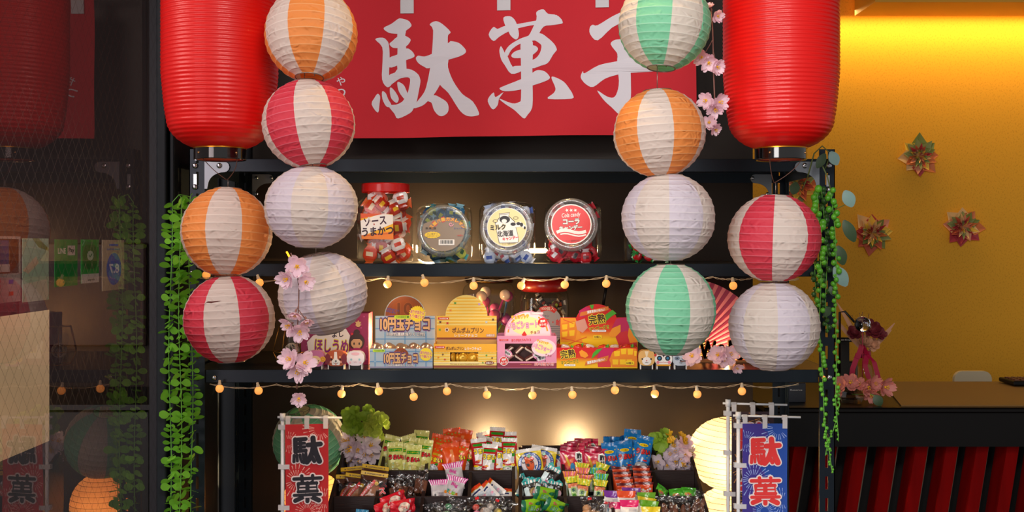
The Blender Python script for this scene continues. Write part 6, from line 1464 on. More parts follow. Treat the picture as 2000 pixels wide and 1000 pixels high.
def nobori(px, py, Z, cloth, ink, edge, label, px0, px1, ytop, chars, yaw=0, rays=None, roll=0, rnd_=1, flip=False):
    b = P(px, 0, Z); t = thing('banner_flag', (b.x, b.y, TZ), label, 'flag', 'small upright banner flags', rot=(0, R(roll), R(yaw))); k = Z / F
    def L(x, y, e=0): return V(((x - px) * k, -e, CH - TZ - (y - HZ) * k))
    z1 = L(0, py).z; mb = MB(); mb.tube([(0, 0, 0), (0, 0, z1)], S(3.7, Z), M_pl, 12); mb.tube([(0, 0, z1 - S(14, Z)), (0, 0, z1)], S(5.4, Z), M_pl, 12); mb.build('pole', t)
    mb = MB(); mb.lathe([(.001, 0), (.038, 0), (.04, .004), (.03, .012), (.008, .02), (.001, .02)], M_pl, 28); mb.build('foot', t)
    yb = py + 9; mb = MB(); mb.tube([L(px - 10, yb - 1, -.002), L(px1 + 26, yb + 1, -.002)], S(2.2, Z), M_pl, 10); mb.build('crossbar', t)
    x0, x1 = px0, px1; Hh = 216; mb = MB(); vs = []; nu, nv = 16, 30
    def sf(u, v, e): return L(u, v, .004 + e - .0035 * sin((u - x0) / (x1 - x0) * 3.0 + v * .006) - .002 * sin(v * .035))
    for j in range(nv + 1):
        for i in range(nu + 1): vs.append(sf(x0 + (x1 - x0) * i / nu - 0.00 * j, ytop + Hh * j / nv, 0))
    mb.add(vs, [(j * (nu + 1) + i, (j + 1) * (nu + 1) + i, (j + 1) * (nu + 1) + i + 1, j * (nu + 1) + i + 1) for j in range(nv) for i in range(nu)], cloth if not isinstance(cloth, list) else [cloth[0] if i < nu * .42 + 2 * sin(j * .5) else cloth[1] for j in range(nv) for i in range(nu)], True); mb.build('cloth', t)
    mb = MB(); neg = lambda u, v, e: sf(u, -v, e); e = .0004; wcl = x1 - x0
    rm = mat('firework_' + rays[1:], rays, .7, trans=.2)
    for i, (fx, fy, fr) in enumerate(((.80, 10, 36), (.08, 34, 22), (.25, 110, 34), (.9, 150, 26), (.5, 172, 26), (.2, 200, 24))):
        mb.decal(fire(x0 + fx * wcl, -(ytop + fy), fr, 24, .3, .05, i + rnd_, (x0 + 1, -(ytop + Hh), x1 - 1, -ytop - 1)), neg, rm, e)
    mb.build('firework_print', t)
    for ch, y in chars:
        mb = MB()
        for g, m in ((S(0, Z) + 2.6, edge), (0, ink)):
            for sh in fat(ch, (x0 + x1) / 2 + 1, -y, wcl * .66, 52, g): e += .00002; mb.decal(sh, neg, m, e)
            e += .0003
        mb.build('character', t)
    for f_ in (.06, .5, .94):
        mb = MB(); x = x0 + wcl * f_; w2 = 4.6; pts = [(ytop + 9, .0065), (yb, .007), (yb - 4, .002), (yb - 3, -.006), (yb + 6, -.004)]; vs = [L(x + q, y, e_) for y, e_ in pts for q in (-w2, w2)]; mb.add(vs, [(2 * i, 2 * i + 1, 2 * i + 3, 2 * i + 2) for i in range(len(pts) - 1)], M_strap); mb.build('strap', t)
    for y in (833, 910, 990):
        y = y + (py - 806); mb = MB(); vs = [L(x, yy, e_) for x, e_ in ((x0 + 8, .006), (px + 4, .0065), (px - 8, .005), (px - 9, -.004), (px + 6, -.005)) for yy in (y - 4.5, y + 4.5)]; mb.add(vs, [(2 * i, 2 * i + 1, 2 * i + 3, 2 * i + 2) for i in range(4)], M_strap); mb.build('side_strap', t)
    return t


M_fr = mat('flag_red', '#cf2a30', .7, trans=.3); M_fb = mat('flag_blue', '#1b4aa8', .7, trans=.2); M_fp = mat('flag_purple', '#3f3190', .7, trans=.2); M_fn = mat('flag_navy', '#3a2a34', .7, trans=.25)
nobori(552, 807, 2.52, M_fr, mat('flag_ink', '#1b1a26', .7), mat('flag_edge', '#e2cfcf', .7), 'small red upright flag with black lettering on a white pole', 558, 641, 828, [('駄', 879), ('菓', 954), ('子', 1030)], rays='#efb2a8', rnd_=1, yaw=3)
nobori(1442, 804, 2.44, [M_fp, M_fb], mat('flag_red_ink', '#d42c2c', .7), mat('flag_edge', '#e2cfcf', .7), 'small blue upright flag with red lettering in front of a darker one', 1449, 1536, 826, [('駄', 880), ('菓', 957), ('子', 1032)], rays='#9ab0e8', rnd_=3, yaw=-4)
nobori(1422, 780, 2.56, M_fn, mat('flag_red_ink', '#d42c2c'), mat('flag_edge', '#e2cfcf'), 'small dark upright flag standing behind the blue one', 1428, 1510, 803, [('駄', 852), ('菓', 930), ('子', 1005)], rays='#c98a4a', rnd_=6, yaw=-4)

# ---------------------------------------------------------------- leaves and blossoms
M_leaf = mat('plastic_leaf', '#93d848', .42, trans=.3, var=(9, '#6cbc30', .6)); M_leafb = mat('plastic_leaf_tip', '#9aa83a', .45, trans=.2); M_stem = mat('leaf_stem', '#5fa03a', .5)


def leaf_pair(mb, p, ang, s, m, droop, face=.8):
    for sg in (1, -1):
        d = V((cos(ang) * sg, sin(ang) * sg, droop)).normalized(); up = V((0, 0, 1)); side = d.cross(up).normalized(); n = side.cross(d); side, n = side * cos(face) + n * sin(face) * sg, n * cos(face) - side * sin(face) * sg
        vs = [p]; k = 9
        for i in range(k):
            t = (i + 1) / k; wv = .40 * sqrt(max(.001, 1 - (2 * (i + .6) / (k - .4) - 1) ** 2))
            for q in (-1, 1): vs.append(p + d * s * (.12 + .88 * t) + side * s * wv * q + n * s * (.14 * sin(pi * t) * 0 + .10 * (abs(wv) * 1.6) ** 2))
        fs = [(0, 1, 2)] + [(1 + 2 * i, 3 + 2 * i, 4 + 2 * i, 2 + 2 * i) for i in range(k - 1)]; mb.add(vs, fs, m, True)


t = thing('leafy_garland', P(350, 400, 2.43), 'green artificial garland of round leaves hanging in three strands at the left rack post', 'garland'); O = t.location.copy(); rnd = random.Random(7)
for (x0, y0, x1, y1, Z, sd) in ((334, 395, 331, 1085, 2.435, 1), (352, 388, 352, 1090, 2.42, 2), (371, 384, 376, 1075, 2.445, 3)):
    mb = MB(); pts = []; n = 60
    hook = [P(372, 384, 2.45), P(350, 380, 2.44)] if sd < 3 else [P(375, 378, 2.46)]
    for i in range(n + 1): u = i / n; pts.append(P(x0 + (x1 - x0) * u + 3 * sin(u * 9 + sd), y0 + (y1 - y0) * u, Z) - O)
    mb.tube([q - O for q in hook] + pts, .0011, M_stem, 6); y = y0 + 8; i = 0
    while y < y1:
        u = (y - y0) / (y1 - y0); p = P(x0 + (x1 - x0) * u + 3 * sin(u * 9 + sd), y, Z) - O; big = rnd.random() < .42
        sz = S(rnd.uniform(19, 26) if big else rnd.uniform(11, 17), Z); m = M_leaf if u < .86 or rnd.random() < .5 else M_leafb; leaf_pair(mb, p, rnd.uniform(-.5, .5) if rnd.random() < .65 else rnd.uniform(1.0, 2.1), sz, m, rnd.uniform(-.25, .35), rnd.uniform(.35, 1.3)); y += rnd.uniform(9, 14); i += 1
    mb.build('strand', t)

# string of beads on the right
t = thing('bead_garland', P(1610, 330, 2.46), 'artificial string of green beads with blue grey leaves hanging on the right rack post', 'garland'); O = t.location.copy(); M_bead = mat('green_bead', '#5fae2c', .35, var=(40, '#4a9420', .5)); M_beadd = mat('deep_green_bead', '#2f5a24', .4); M_euc = mat('blue_grey_leaf', '#7fa09a', .5, trans=.15); M_dkl = mat('dark_leaf', '#2f4626', .5)
for k, (pts, n, r0, r1, m) in enumerate((([(1596, 365), (1600, 450), (1604, 540), (1600, 640), (1606, 720), (1610, 820), (1618, 880)], 62, 7, 3, M_bead), ([(1622, 368), (1630, 440), (1634, 520), (1632, 600), (1634, 700), (1632, 780), (1638, 862)], 58, 6.5, 2.5, M_bead), ([(1634, 760), (1640, 790), (1628, 840), (1618, 860), (1612, 890)], 16, 3, 2.5, M_bead), ([(1618, 860), (1622, 900), (1626, 924)], 10, 2.5, 2.2, M_bead),
                                          ([(1604, 366), (1610, 430), (1616, 500), (1612, 590), (1616, 650)], 34, 6.5, 5, M_beadd), ([(1590, 500), (1594, 580), (1590, 640)], 16, 5.5, 5, M_beadd))):
    mb = MB(); Z = 2.44 + .012 * (k % 3) + (.03 if m is M_beadd else 0); P3 = [P(x, y, Z) - O for x, y in pts]
    def at(u):
        s = u * (len(P3) - 1); i = min(int(s), len(P3) - 2); return P3[i].lerp(P3[i + 1], s - i)
    mb.tube([at(i / 40) for i in range(41)], .0011, M_stem, 5); rnd = random.Random(k)
    for i in range(n):
        u = (i + .5) / n; r = S(r0 + (r1 - r0) * u, Z) * rnd.uniform(.8, 1.1); a = rnd.uniform(0, 6.28); mb.ball(at(u) + V((cos(a) * r * 1.15, sin(a) * r * .9, 0)), r, m, 10, 7, (1, 1, 1.1))
    mb.build('bead_strand', t)
def blade(mb, a, d, L, wd, m, nrm=V((0, -1, 0)), k=8, cup=.15):
    d = V(d).normalized(); s = d.cross(nrm).normalized(); vs = []
    for i in range(k + 1):
        u = i / k; w_ = wd * sin(pi * (u * .94 + .03)) ** .7
        for q in (-1, 0, 1): vs.append(V(a) + d * L * u + s * w_ * q + nrm * (cup * w_ * (1 - abs(q)) - .15 * L * u * u))
    mb.add(vs, [(3 * i + j, 3 * i + j + 1, 3 * i + j + 4, 3 * i + j + 3) for i in range(k) for j in (0, 1)], m, True)
for x, y, dx, dy, L, wd, m in ((1622, 296, .5, 1, 30, 11, M_euc), (1650, 372, .4, .9, 36, 13, M_euc), (1648, 430, .5, 1, 48, 12, M_dkl), (1630, 520, .6, 1, 46, 14, M_euc), (1612, 300, -.5, .8, 34, 9, M_dkl), (1556, 356, -.3, .8, 26, 10, M_dkl), (1600, 470, -.4, 1, 30, 10, M_dkl), (1636, 480, .3, 1, 40, 12, M_dkl), (1620, 560, .5, .6, 24, 8, M_dkl), (1622, 600, -.4, .5, 24, 8, M_dkl)):
    mb = MB(); blade(mb, P(x, y, 2.455) - O, (dx, -.2, -dy), S(L, 2.45), S(wd, 2.45), m); mb.build('leaf', t)
mb = MB(); cv = [(1578, 344), (1590, 300), (1606, 285), (1622, 300), (1612, 330), (1600, 310), (1616, 345), (1622, 370)]; mb.tube([P(x, y, 2.47 - .01 * (i % 2)) - O for i, (x, y) in enumerate(cv)], .0016, mat('olive_stem', '#5a6a34', .5), 6); mb.tube([P(1650, 400, 2.455) - O, P(1630, 410, 2.46) - O, P(1620, 420, 2.46) - O], .001, mat('olive_stem', '#5a6a34'), 5); mb.tube([P(1578, 344, 2.49) - O, P(1566, 372, 2.49) - O, P(1556, 356, 2.49) - O], .0014, mat('olive_stem', '#5a6a34'), 5); mb.build('stem', t)

M_pet = mat('pink_petal', '#f6dfe9', .6, trans=.35, var=(60, '#f3cfdd', .8)); M_petw = mat('white_petal', '#f3eaf2', .6, trans=.35, var=(40, '#e2cfe2', .8)); M_hyd = mat('lime_petal', '#9fc23a', .55, trans=.25, var=(25, '#7ea62a', .7)); M_hyd2 = mat('pale_lime_petal', '#c3d45a', .55, trans=.25, var=(25, '#a8c040', .7)); M_yel2 = mat('stamen', '#e8b020', .5); M_twig = mat('twig_brown', '#7a5248', .6); M_pink3 = mat('coral_petal', '#d88a80', .6, trans=.25)


def petals(mb, c, nrm, r, m, n=5, cup=.35, seed=0, notch=True, wid=.40, stamen=True):
    nrm = V(nrm).normalized(); a = nrm.orthogonal().normalized(); b = nrm.cross(a); rnd = random.Random(seed); a0 = rnd.uniform(0, 6)
    for i in range(n):
        t = a0 + 2 * pi * i / n; d = a * cos(t) + b * sin(t); s = nrm.cross(d); vs = []; K_ = 6; L = r * rnd.uniform(.88, 1.08); cu = cup * rnd.uniform(.6, 1.4)
        for j in range(K_ + 1):
            u = j / K_; w_ = wid * L * sin(pi * min(.9, u * .80 + .06)) ** .9
            for q in (-1, -.5, 0, .5, 1):
                uu = u - (.16 if notch and j == K_ and q == 0 else 0) - .06 * abs(q) * (j == K_); h = cu * L * (uu ** 1.6) + .10 * L * q * q * uu + .03 * L * sin(q * 6 + i) * u
                vs.append(V(c) + d * L * uu + s * w_ * q + nrm * h)
        mb.add(vs, [(5 * j + q, 5 * j + q + 1, 5 * j + q + 6, 5 * j + q + 5) for j in range(K_) for q in range(4)], m, True)
    if stamen:
        for i in range(5):
            t = 2 * pi * i / 5 + a0; mb.tube([V(c) + nrm * r * .02, V(c) + nrm * r * .42 + (a * cos(t) + b * sin(t)) * r * .16], r * .02, M_yel2, 4); mb.ball(V(c) + nrm * r * .42 + (a * cos(t) + b * sin(t)) * r * .16, r * .06, M_yel2, 6, 4)
        mb.ball(V(c) + nrm * r * .1, r * .13, M_yel2, 8, 6)


def spray(label, stem, blooms, Z, name='cherry_spray', m=M_pet, buds=()):
    o = P(*stem[0], Z); t = thing(name, o, label, 'flower spray', 'cherry blossom sprays'); mb = MB(); mb.tube([P(x, y, Z) - o for x, y in stem], .0013, M_twig, 6)
    for x, y, x2, y2 in [(b[0], b[1], b[6], b[7]) for b in blooms if len(b) > 6]: mb.tube([P(x2, y2, Z) - o, P(x, y, Z) - o], .0009, M_twig, 5)
    mb.build('twig', t)
    for i, b in enumerate(blooms):
        x, y, r, nx, ny, nz = b[:6]; mb = MB(); c = P(x, y, Z - .012) - o; petals(mb, c, (nx, ny, nz), S(r, Z), m, 5, .42, i + int(x)); petals(mb, c + V((nx, ny, nz)) * .0012, (nx, ny, nz), S(r * .8, Z), m, 5, .7, i * 3 + 1, stamen=False)
        mb.lathe([(.001, -.009), (.0022, -.006), (.0016, 0)], M_twig, 8, M=Matrix.Translation(c) @ V((nx, ny, nz)).to_track_quat('Z', 'Y').to_matrix().to_4x4()); mb.build('blossom', t)
    return t


spray('pale pink cherry blossom spray hanging before the left white lantern', [(568, 494), (578, 520), (584, 560), (583, 600), (581, 640), (580, 690), (580, 760)], [(580, 520, 24, .2, -1, -.1), (562, 544, 22, -.5, -.8, -.3), (596, 550, 21, .5, -.9, -.2), (577, 612, 17, -.1, -.5, -.9, 583, 596), (598, 626, 16, .3, -.5, -.8, 584, 606), (566, 634, 22, -.6, -.7, -.4), (586, 646, 23, .1, -.9, -.5), (568, 702, 24, -.5, -.9, .2), (594, 708, 25, .5, -.9, .1), (582, 722, 24, 0, -.8, -.5), (584, 777, 19, .1, -.9, -.4)], 2.03)
spray('pale pink cherry blossom spray hanging between the green lantern and the right red lantern', [(1388, 4), (1392, 60), (1393, 110), (1394, 150), (1396, 200), (1390, 245)], [(1388, 14, 10, -.3, -.4, .8), (1401, 31, 15, .3, -.8, -.3), (1372, 112, 18, -.5, -.8, -.2, 1392, 78), (1384, 122, 20, 0, -.9, -.4), (1400, 130, 17, .4, -.8, -.4, 1393, 100), (1380, 196, 20, -.5, -.8, -.2), (1404, 200, 20, .5, -.9, -.1), (1396, 212, 19, .1, -.8, -.6), (1385, 240, 17, -.2, -1, .1), (1396, 252, 15, .5, -.7, -.6)], 2.14)
spray('pink cherry blossom spray lying on the shelf under the wooden letters', [(1330, 706), (1370, 702), (1410, 700), (1436, 706)], [(1352, 696, 22, -.3, -.9, .3), (1402, 694, 21, -.2, -.9, .3), (1424, 692, 20, .3, -.9, .2), (1414, 700, 19, .1, -1, -.2), (1439, 718, 13, .2, -.9, -.5)], 2.50)
mb = MB(); mb.tube([P(560, 492, 2.5), P(566, 503, 2.49)], .0022, mat('warm_bulb_tip', '#ffb030', .4, emit='#ffa020', es=3)); tag(mb.build('tiny_bulb'), 'tiny orange bulb tip beside the left cherry spray above the shelf', 'light')


def bunch(label, cx, cy, Z, parts_, name='flower_bunch'):
    o = P(cx, cy + 70, Z); t = thing(name, o, label, 'flowers', 'artificial flower bunches'); rnd = random.Random(int(cx))
    for kind, x0, y0, rx, ry, n, r, m in parts_:
        for i in range(n):
            for _ in range(30):
                u, v = rnd.uniform(-1, 1), rnd.uniform(-1, 1)
                if u * u + v * v < 1: break
            dz = .03 * sqrt(max(0, 1 - u * u - v * v)); c = P(x0 + u * rx, y0 + v * ry, Z) - o + V((0, -dz, 0)); mb = MB(); petals(mb, c, (u * .8, -.7, -v * .7 + .1), S(r, Z) * rnd.uniform(.8, 1.1), m, 4 if kind == 'h' else 5, .3, i + int(x0), notch=kind != 'h', wid=.58 if kind == 'h' else .37, stamen=kind == 'c')
            mb.build('hydrangea_floret' if kind == 'h' else 'yellow_floret' if kind == 'y' else 'blossom', t)
    mb = MB(); mb.tube([P(cx, cy, Z + .02) - o, V((0, .02, 0)), V((0, .02, -.06))], .004, M_stem, 6)
    for i in range(8): mb.tube([P(cx, cy + 30, Z + .02) - o, P(cx + rnd.uniform(-40, 40), cy + rnd.uniform(-40, 20), Z + .01) - o], .0012, M_stem, 5)
    mb.build('stems', t); return t


bunch('artificial bunch of lime hydrangea and pale lilac blossoms behind the left stand', 712, 850, 2.83, [('h', 700, 824, 36, 26, 26, 13, M_hyd), ('h', 728, 830, 30, 26, 26, 12, M_hyd2), ('c', 716, 876, 46, 34, 15, 21, M_petw)])
bunch('artificial bunch of white and pink blossoms with yellow sprigs behind the right stand', 1306, 876, 2.80, [('h', 1290, 862, 22, 22, 10, 13, M_hyd), ('c', 1308, 890, 40, 28, 19, 18, M_petw), ('c', 1334, 880, 16, 28, 7, 17, M_pet), ('y', 1312, 858, 36, 16, 9, 8, M_yel2)])

# ---------------------------------------------------------------- paper flowers on the yellow wall
FP = [mat('fold_' + c[1:], c, .6, trans=.15) for c in ('#cc5f42', '#e89a78', '#f0cc50', '#7f8e44', '#b83a44', '#ecc488', '#93a064', '#d67a44')]
def wall_flower(x, y, seed, label):
    Zw = 4.56; o = P(x, y, Zw); rnd = random.Random(seed); t = thing('paper_flower', (o.x, 2.1, o.z), label, 'wall flower', 'folded paper flowers on the yellow wall'); mb = MB()
    for ring, (n, L, wd, tilt) in enumerate(((8, 44, 15, .10), (9, 38, 10, .35), (14, 29, 4.5, .55), (12, 20, 3, 1.0))):
        sect = [rnd.choice(FP) for _ in range(4)]
        for i in range(n):
            a = 2 * pi * (i + rnd.uniform(-.2, .2)) / n + ring * .3; d = V((cos(a), -tilt, sin(a))).normalized(); s = d.cross(V((0, -1, 0))).normalized(); l = S(L, Zw) * rnd.uniform(.85, 1.12); w_ = S(wd, Zw); nn = s.cross(d); m = sect[int(a / (2 * pi) * 4) % 4] if ring < 2 else rnd.choice(FP); m2 = rnd.choice(FP) if rnd.random() < .35 else m
            c = V((0, -.006, 0)); vs = [c, c + d * l * .55 + s * w_ + nn * .004, c + d * l, c + d * l * .55 - s * w_ + nn * .004, c + d * l * .5 - nn * .006]; mb.add(vs, [(0, 1, 4), (1, 2, 4), (2, 3, 4), (3, 0, 4)], [m, m2, m2, m])
    mb.build('folded_petals', t); return t


wall_flower(1800, 304, 3, 'folded paper flower highest of three on the yellow wall')
wall_flower(1708, 455, 5, 'folded paper flower at lower left of three on the yellow wall')
wall_flower(1886, 442, 9, 'folded paper flower at lower right of three on the yellow wall')
wall_flower(1562, 356, 12, 'folded paper flower on the yellow wall half hidden behind the rack corner')

# ---------------------------------------------------------------- things on the counter
CT = 1.0; def_y = lambda Z: Z - D
def on(x, Z): return V((P(x, 0, Z).x, Z - D, CT))
mb = MB(); a0, a1 = P(1760, 0, 3.04).x, P(1710, 0, 3.5).x; vs = [(a0, 3.04 - D, CT + .0005), (3.6, 3.04 - D, CT + .0005), (3.6, 3.57 - D, CT + .0005), (P(1722, 0, 3.57).x, 3.57 - D, CT + .0005)]; vs += [(x, y, z + .004) for x, y, z in vs]; mb.add(vs, [(3, 2, 1, 0), (4, 5, 6, 7), (0, 1, 5, 4), (1, 2, 6, 5), (2, 3, 7, 6), (3, 0, 4, 7)], mat('tan_mat', '#6a4a1e', .5)); tag(mb.build('desk_mat'), 'wide tan desk mat lying on the black counter', 'desk mat')
# glass bottle with dried flowers
Zt = 3.22; k = Zt / F; t = thing('flower_bottle', on(1690, Zt), 'clear glass bottle of dried red flowers tied with a crimson ribbon', 'vase')
mb = MB(); mb.lathe([(.001, .002), (.030, .002), (.033, .006), (.033, .085), (.028, .105), (.014, .122), (.013, .140), (.015, .142)], clear('bottle_glass', '#e8ddc8', 1.3, .04), 36); mb.build('bottle', t)
rib = mat('crimson_ribbon', '#a8143c', .35, trans=.15); mb = MB(); mb.lathe([(.0145, .118), (.0165, .122), (.0165, .136), (.0145, .139)], rib, 24)
for pts in (((0, -.017, .13), (-.03, -.03, .134), (-.048, -.034, .09), (-.056, -.036, .03)), ((0, -.017, .13), (.016, -.03, .11), (.028, -.036, .06), (.044, -.036, .025)), ((0, -.018, .13), (-.012, -.035, .1), (-.002, -.04, .06)), ((0, -.018, .13), (-.02, -.034, .16), (-.034, -.034, .12))):
    q = [V(p) for p in pts]; cu = []
    for i in range(len(q) - 1): cu += [q[i].lerp(q[i + 1], u / 5) for u in range(5)]
    cu.append(q[-1]); vs = []
    for p in cu: vs += [p + V((-.0075, 0, .002)), p + V((.0075, 0, -.002))]
    mb.add(vs, [(2 * i, 2 * i + 1, 2 * i + 3, 2 * i + 2) for i in range(len(cu) - 1)], rib, True)
mb.build('ribbon', t); rnd = random.Random(4); drf = mat('dark_red_petal', '#6a1420', .7); dbr = mat('dried_stem', '#8a5a38', .8)
for x, y, r, m in ((1668, 650, 15, drf), (1704, 644, 20, drf), (1716, 652, 15, drf), (1690, 668, 14, mat('dried_pale', '#c08a68', .8)), (1706, 674, 14, mat('dried_pale', '#c08a68'))):
    mb = MB(); c = P(x, y, Zt) - t.location
    for j in range(3): petals(mb, c, (rnd.uniform(-.3, .3), -1, .4), S(r, Zt) * (1 - .22 * j), m, 6, .3 + .35 * j, j + x, notch=False, stamen=False)
    mb.build('dried_flower', t)
mb = MB(); b = P(1690, 692, Zt) - t.location
for i in range(26): a = V((rnd.uniform(-.055, .02), rnd.uniform(-.01, .02), rnd.uniform(.07, .125))); mb.tube([b, b + a * .5 + V((0, 0, .006)), b + a], .0007, dbr, 4); mb.ball(b + a, .0016, dbr, 6, 4)
for (x, y) in ((1620, 608), (1640, 592), (1752, 632), (1745, 645)): blade(mb, b, P(x, y, Zt) - t.location - b, (P(x, y, Zt) - t.location - b).length, .006, mat('dried_pale', '#c08a68'))
mb.build('dried_stems', t)
# crystal ball on a black hook
t = thing('crystal_ball_stand', on(1640, 3.19), 'clear crystal ball hung on a thin black stand', 'ornament'); O = t.location.copy(); mb = MB(); bk = mat('black_metal', '#121212', .4, .4)
mb.box((-.03, -.012, 0), (.04, .03, .006), bk); mb.tube([V((0, .0, .004)), P(1640, 610, 3.14) - O, P(1650, 608, 3.14) - O, P(1668, 628, 3.14) - O, P(1683, 634, 3.10) - O], .0035, bk, 8); mb.build('hook', t)
gb = bpy.data.materials.new('crystal'); gb.use_nodes = True; q = gb.node_tree.nodes['Principled BSDF']; q.inputs['Transmission Weight'].default_value = 1; q.inputs['Roughness'].default_value = .01; q.inputs['IOR'].default_value = 1.5; q.inputs['Base Color'].default_value = lin('#c8d4e4')
mb = MB(); mb.ball(P(1685, 633, 3.08) - O, S(15.5, 3.08), gb, 28, 20); mb.build('ball', t)
mb = MB(); mb.tube([P(1685, 648, 3.08) - O, P(1685, 700, 3.10) - O, P(1684, 740, 3.11) - O], .0012, rib, 5); mb.build('cord', t)
# small sign board
t = thing('counter_sign', on(1650, 3.34), 'small black sign on a stem with pale lettering by the flower bottle', 'sign'); O = t.location.copy(); mb = MB(); mb.box((-.03, -.02, 0), (.03, .03, .004), bk); mb.box((-.012, 0, .004), (.014, .006, P(0, 660, 3.34).z - CT), mat('black_board', '#15140f', .5)); mb.build('stand', t)
mb = MB(); mb.box((P(1628, 0, 3.33).x - O.x, -.010, P(0, 668, 3.33).z - CT), (P(1664, 0, 3.33).x - O.x, -.006, P(0, 659, 3.33).z - CT), bk); mb.decal(txt('Trip.com Group', (P(1647, 0, 3.33).x - O.x), P(0, 664, 3.33).z - CT, .045, .006, bold=.02), plane_map((0, -.0104, 0)), M_white, 0); mb.build('sign_plate', t)
mb = MB(); p0 = P(1612, 706, 3.36); p1 = P(1676, 0, 3.36); mb.box((p0.x, p0.y, CT), (p1.x, p0.y + .04, p0.z), mat('dark_case', '#2a1c14', .35), bev=.004); tag(mb.build('dark_case'), 'low dark case standing on the counter behind the glass bowl', 'case')
mb = MB(); p0 = P(1540, 748, 3.12); p1 = P(1574, 0, 3.12); mb.box((p0.x, p0.y, CT), (p1.x, p0.y + .02, p0.z), mat('grey_card', '#2c2f38', .4), bev=.002); mb.decal(txt('Reserve', p0.x + .022, p0.z - .02, .034, .004), plane_map((0, p0.y - .0004, 0)), M_white, 0); tag(mb.build('card_box'), 'small dark grey card box on the counter seen between rack posts', 'box')
# glass bowl with coral blossoms
Zg = 3.10; t = thing('glass_bowl', on(1664, Zg), 'faceted glass bowl of coral artificial blossoms at the counter edge', 'bowl'); mb = MB(); mb.lathe([(.001, .003), (.028, .003), (.036, .02), (.030, .036), (.024, .043)], clear('bowl_glass', '#f0e6d6', 1.6, .03, base=.07), 8, smooth=False); mb.lathe([(.001, .008), (.026, .008)], clear('bowl_glass'), 8); mb.build('bowl', t)
for i, (x, y, r, nx, nz) in enumerate(((1640, 752, 18, -.5, .3), (1660, 748, 19, -.1, .4), (1676, 752, 17, .1, .5), (1694, 756, 20, .2, -.1), (1706, 750, 18, .4, .2), (1728, 756, 20, .5, .0), (1700, 770, 17, 0, -.5), (1636, 764, 13, -.6, -.2))):
    mb = MB(); c = P(x, y, Zg - .02) - t.location; petals(mb, c, (nx, -.9, nz), S(r, Zg), M_pink3, 5, .4, i); petals(mb, c, (nx, -.9, nz), S(r * .8, Zg), M_pink3, 5, .75, i + 20, stamen=False); mb.build('blossom', t)
mb = MB(); blade(mb, P(1708, 772, 3.06) - t.location, (.3, -.2, -.5), S(24, 3.08), S(10, 3.08), M_dkl); mb.tube([P(1664, 770, Zg) - t.location, P(1700, 770, 3.07) - t.location, P(1712, 774, 3.06) - t.location], .0012, M_stem, 5); mb.build('leaf', t)
# yellow flowers low at the post
t = thing('yellow_flower_pot', on(1528, 3.16), 'small pot of yellow green flowers seen between the rack posts', 'flower pot'); mb = MB(); mb.lathe([(.001, 0), (.018, 0), (.024, .04), (.022, .04)], M_dark, 20); mb.build('pot', t)
for i in range(14): mb = MB(); rnd = random.Random(i); petals(mb, V((rnd.uniform(-.028, .028), rnd.uniform(-.03, 0), .045 + rnd.uniform(0, .035))), (rnd.uniform(-.5, .5), -1, .4), .014, mat('mustard_petal', '#a88a20', .6, trans=.2), 4, .3, i, notch=False); mb.build('flower', t)
# white chair back behind the counter
t = thing('office_chair', (P(1912, 0, 4.0).x, 4.05 - D, 0), 'white chair back showing just above the counter', 'chair'); mb = MB(); pts = rrect(0, 0, .135, .30, .03, 6)[0]; zc = P(0, 728, 4.0).z - .15; mb.prism([(x * (1.0 + .12 * (y + .15)), y + zc) for x, y in pts], .018, mat('white_shell', '#c9b89a', .4)); mb.build('backrest', t)
mb = MB(); mb.box((-.2, -.30, .44), (.2, .0, .47), mat('white_shell', '#c9b89a'), bev=.01); mb.build('seat', t); mb = MB(); mb.box((-.02, .018, .45), (.02, .03, zc), M_steel); mb.build('back_support', t)
for sx in (-1, 1):
    for sy in (-.27, -.03): mb = MB(); mb.tube([(sx * .17, sy, .44), (sx * .19, sy, 0)], .011, M_steel, 8); mb.build('leg', t)
t = thing('calculator', on(1985, 3.5), 'dark desk device with small keys at the right end of the counter', 'device'); mb = MB(); mb.box((-.035, -.06, .008), (.09, .05, .022), bk, bev=.003); mb.build('body', t); mb = MB()
for i in range(5):
    for j in range(4): mb.box((-.025 + i * .02, -.045 + j * .02, .022), (-.011 + i * .02, -.032 + j * .02, .026), mat('brown_key', '#5a3020', .5))
mb.build('keypad', t)

# ---------------------------------------------------------------- stickers on the wired glass
def GP(x, y): Z = GX * F / (x - 1000); return V((GX, Z - D, CH - (y - HZ) * Z / F))


def sticker(x0, x1, y0, y1, cols, label, draw=None, r=0, cat='sticker', d=.0015, grp='stickers on the wired glass'):
    """stuck to the far side of the pane; u runs 0..1 towards the rack, v 0..1 upwards"""
    a = GP(x0, y0); b = GP(x1, y0); zb = GP(x1, y1).z; za = GP(x1, y0).z; t = thing('window_sticker' if cat == 'sticker' else 'window_poster', (GX - d, a.y, zb), label, cat, grp if cat == 'sticker' else None); Lw, Lh = b.y - a.y, za - zb
    mp = lambda u, v, e: V((e, u * Lw, v * Lh)); mb = MB(); mb.add([(0, 0, 0), (0, Lw, 0), (0, Lw, Lh), (0, 0, Lh), (-.0006, 0, 0), (-.0006, Lw, 0), (-.0006, Lw, Lh), (-.0006, 0, Lh)], [(0, 1, 2, 3), (7, 6, 5, 4), (0, 4, 5, 1), (1, 5, 6, 2), (2, 6, 7, 3), (3, 7, 4, 0)], cols)
    if draw: draw(lambda sh, m, e: mb.decal(sh, mp, m, e))
    mb.build('sheet', t); return t


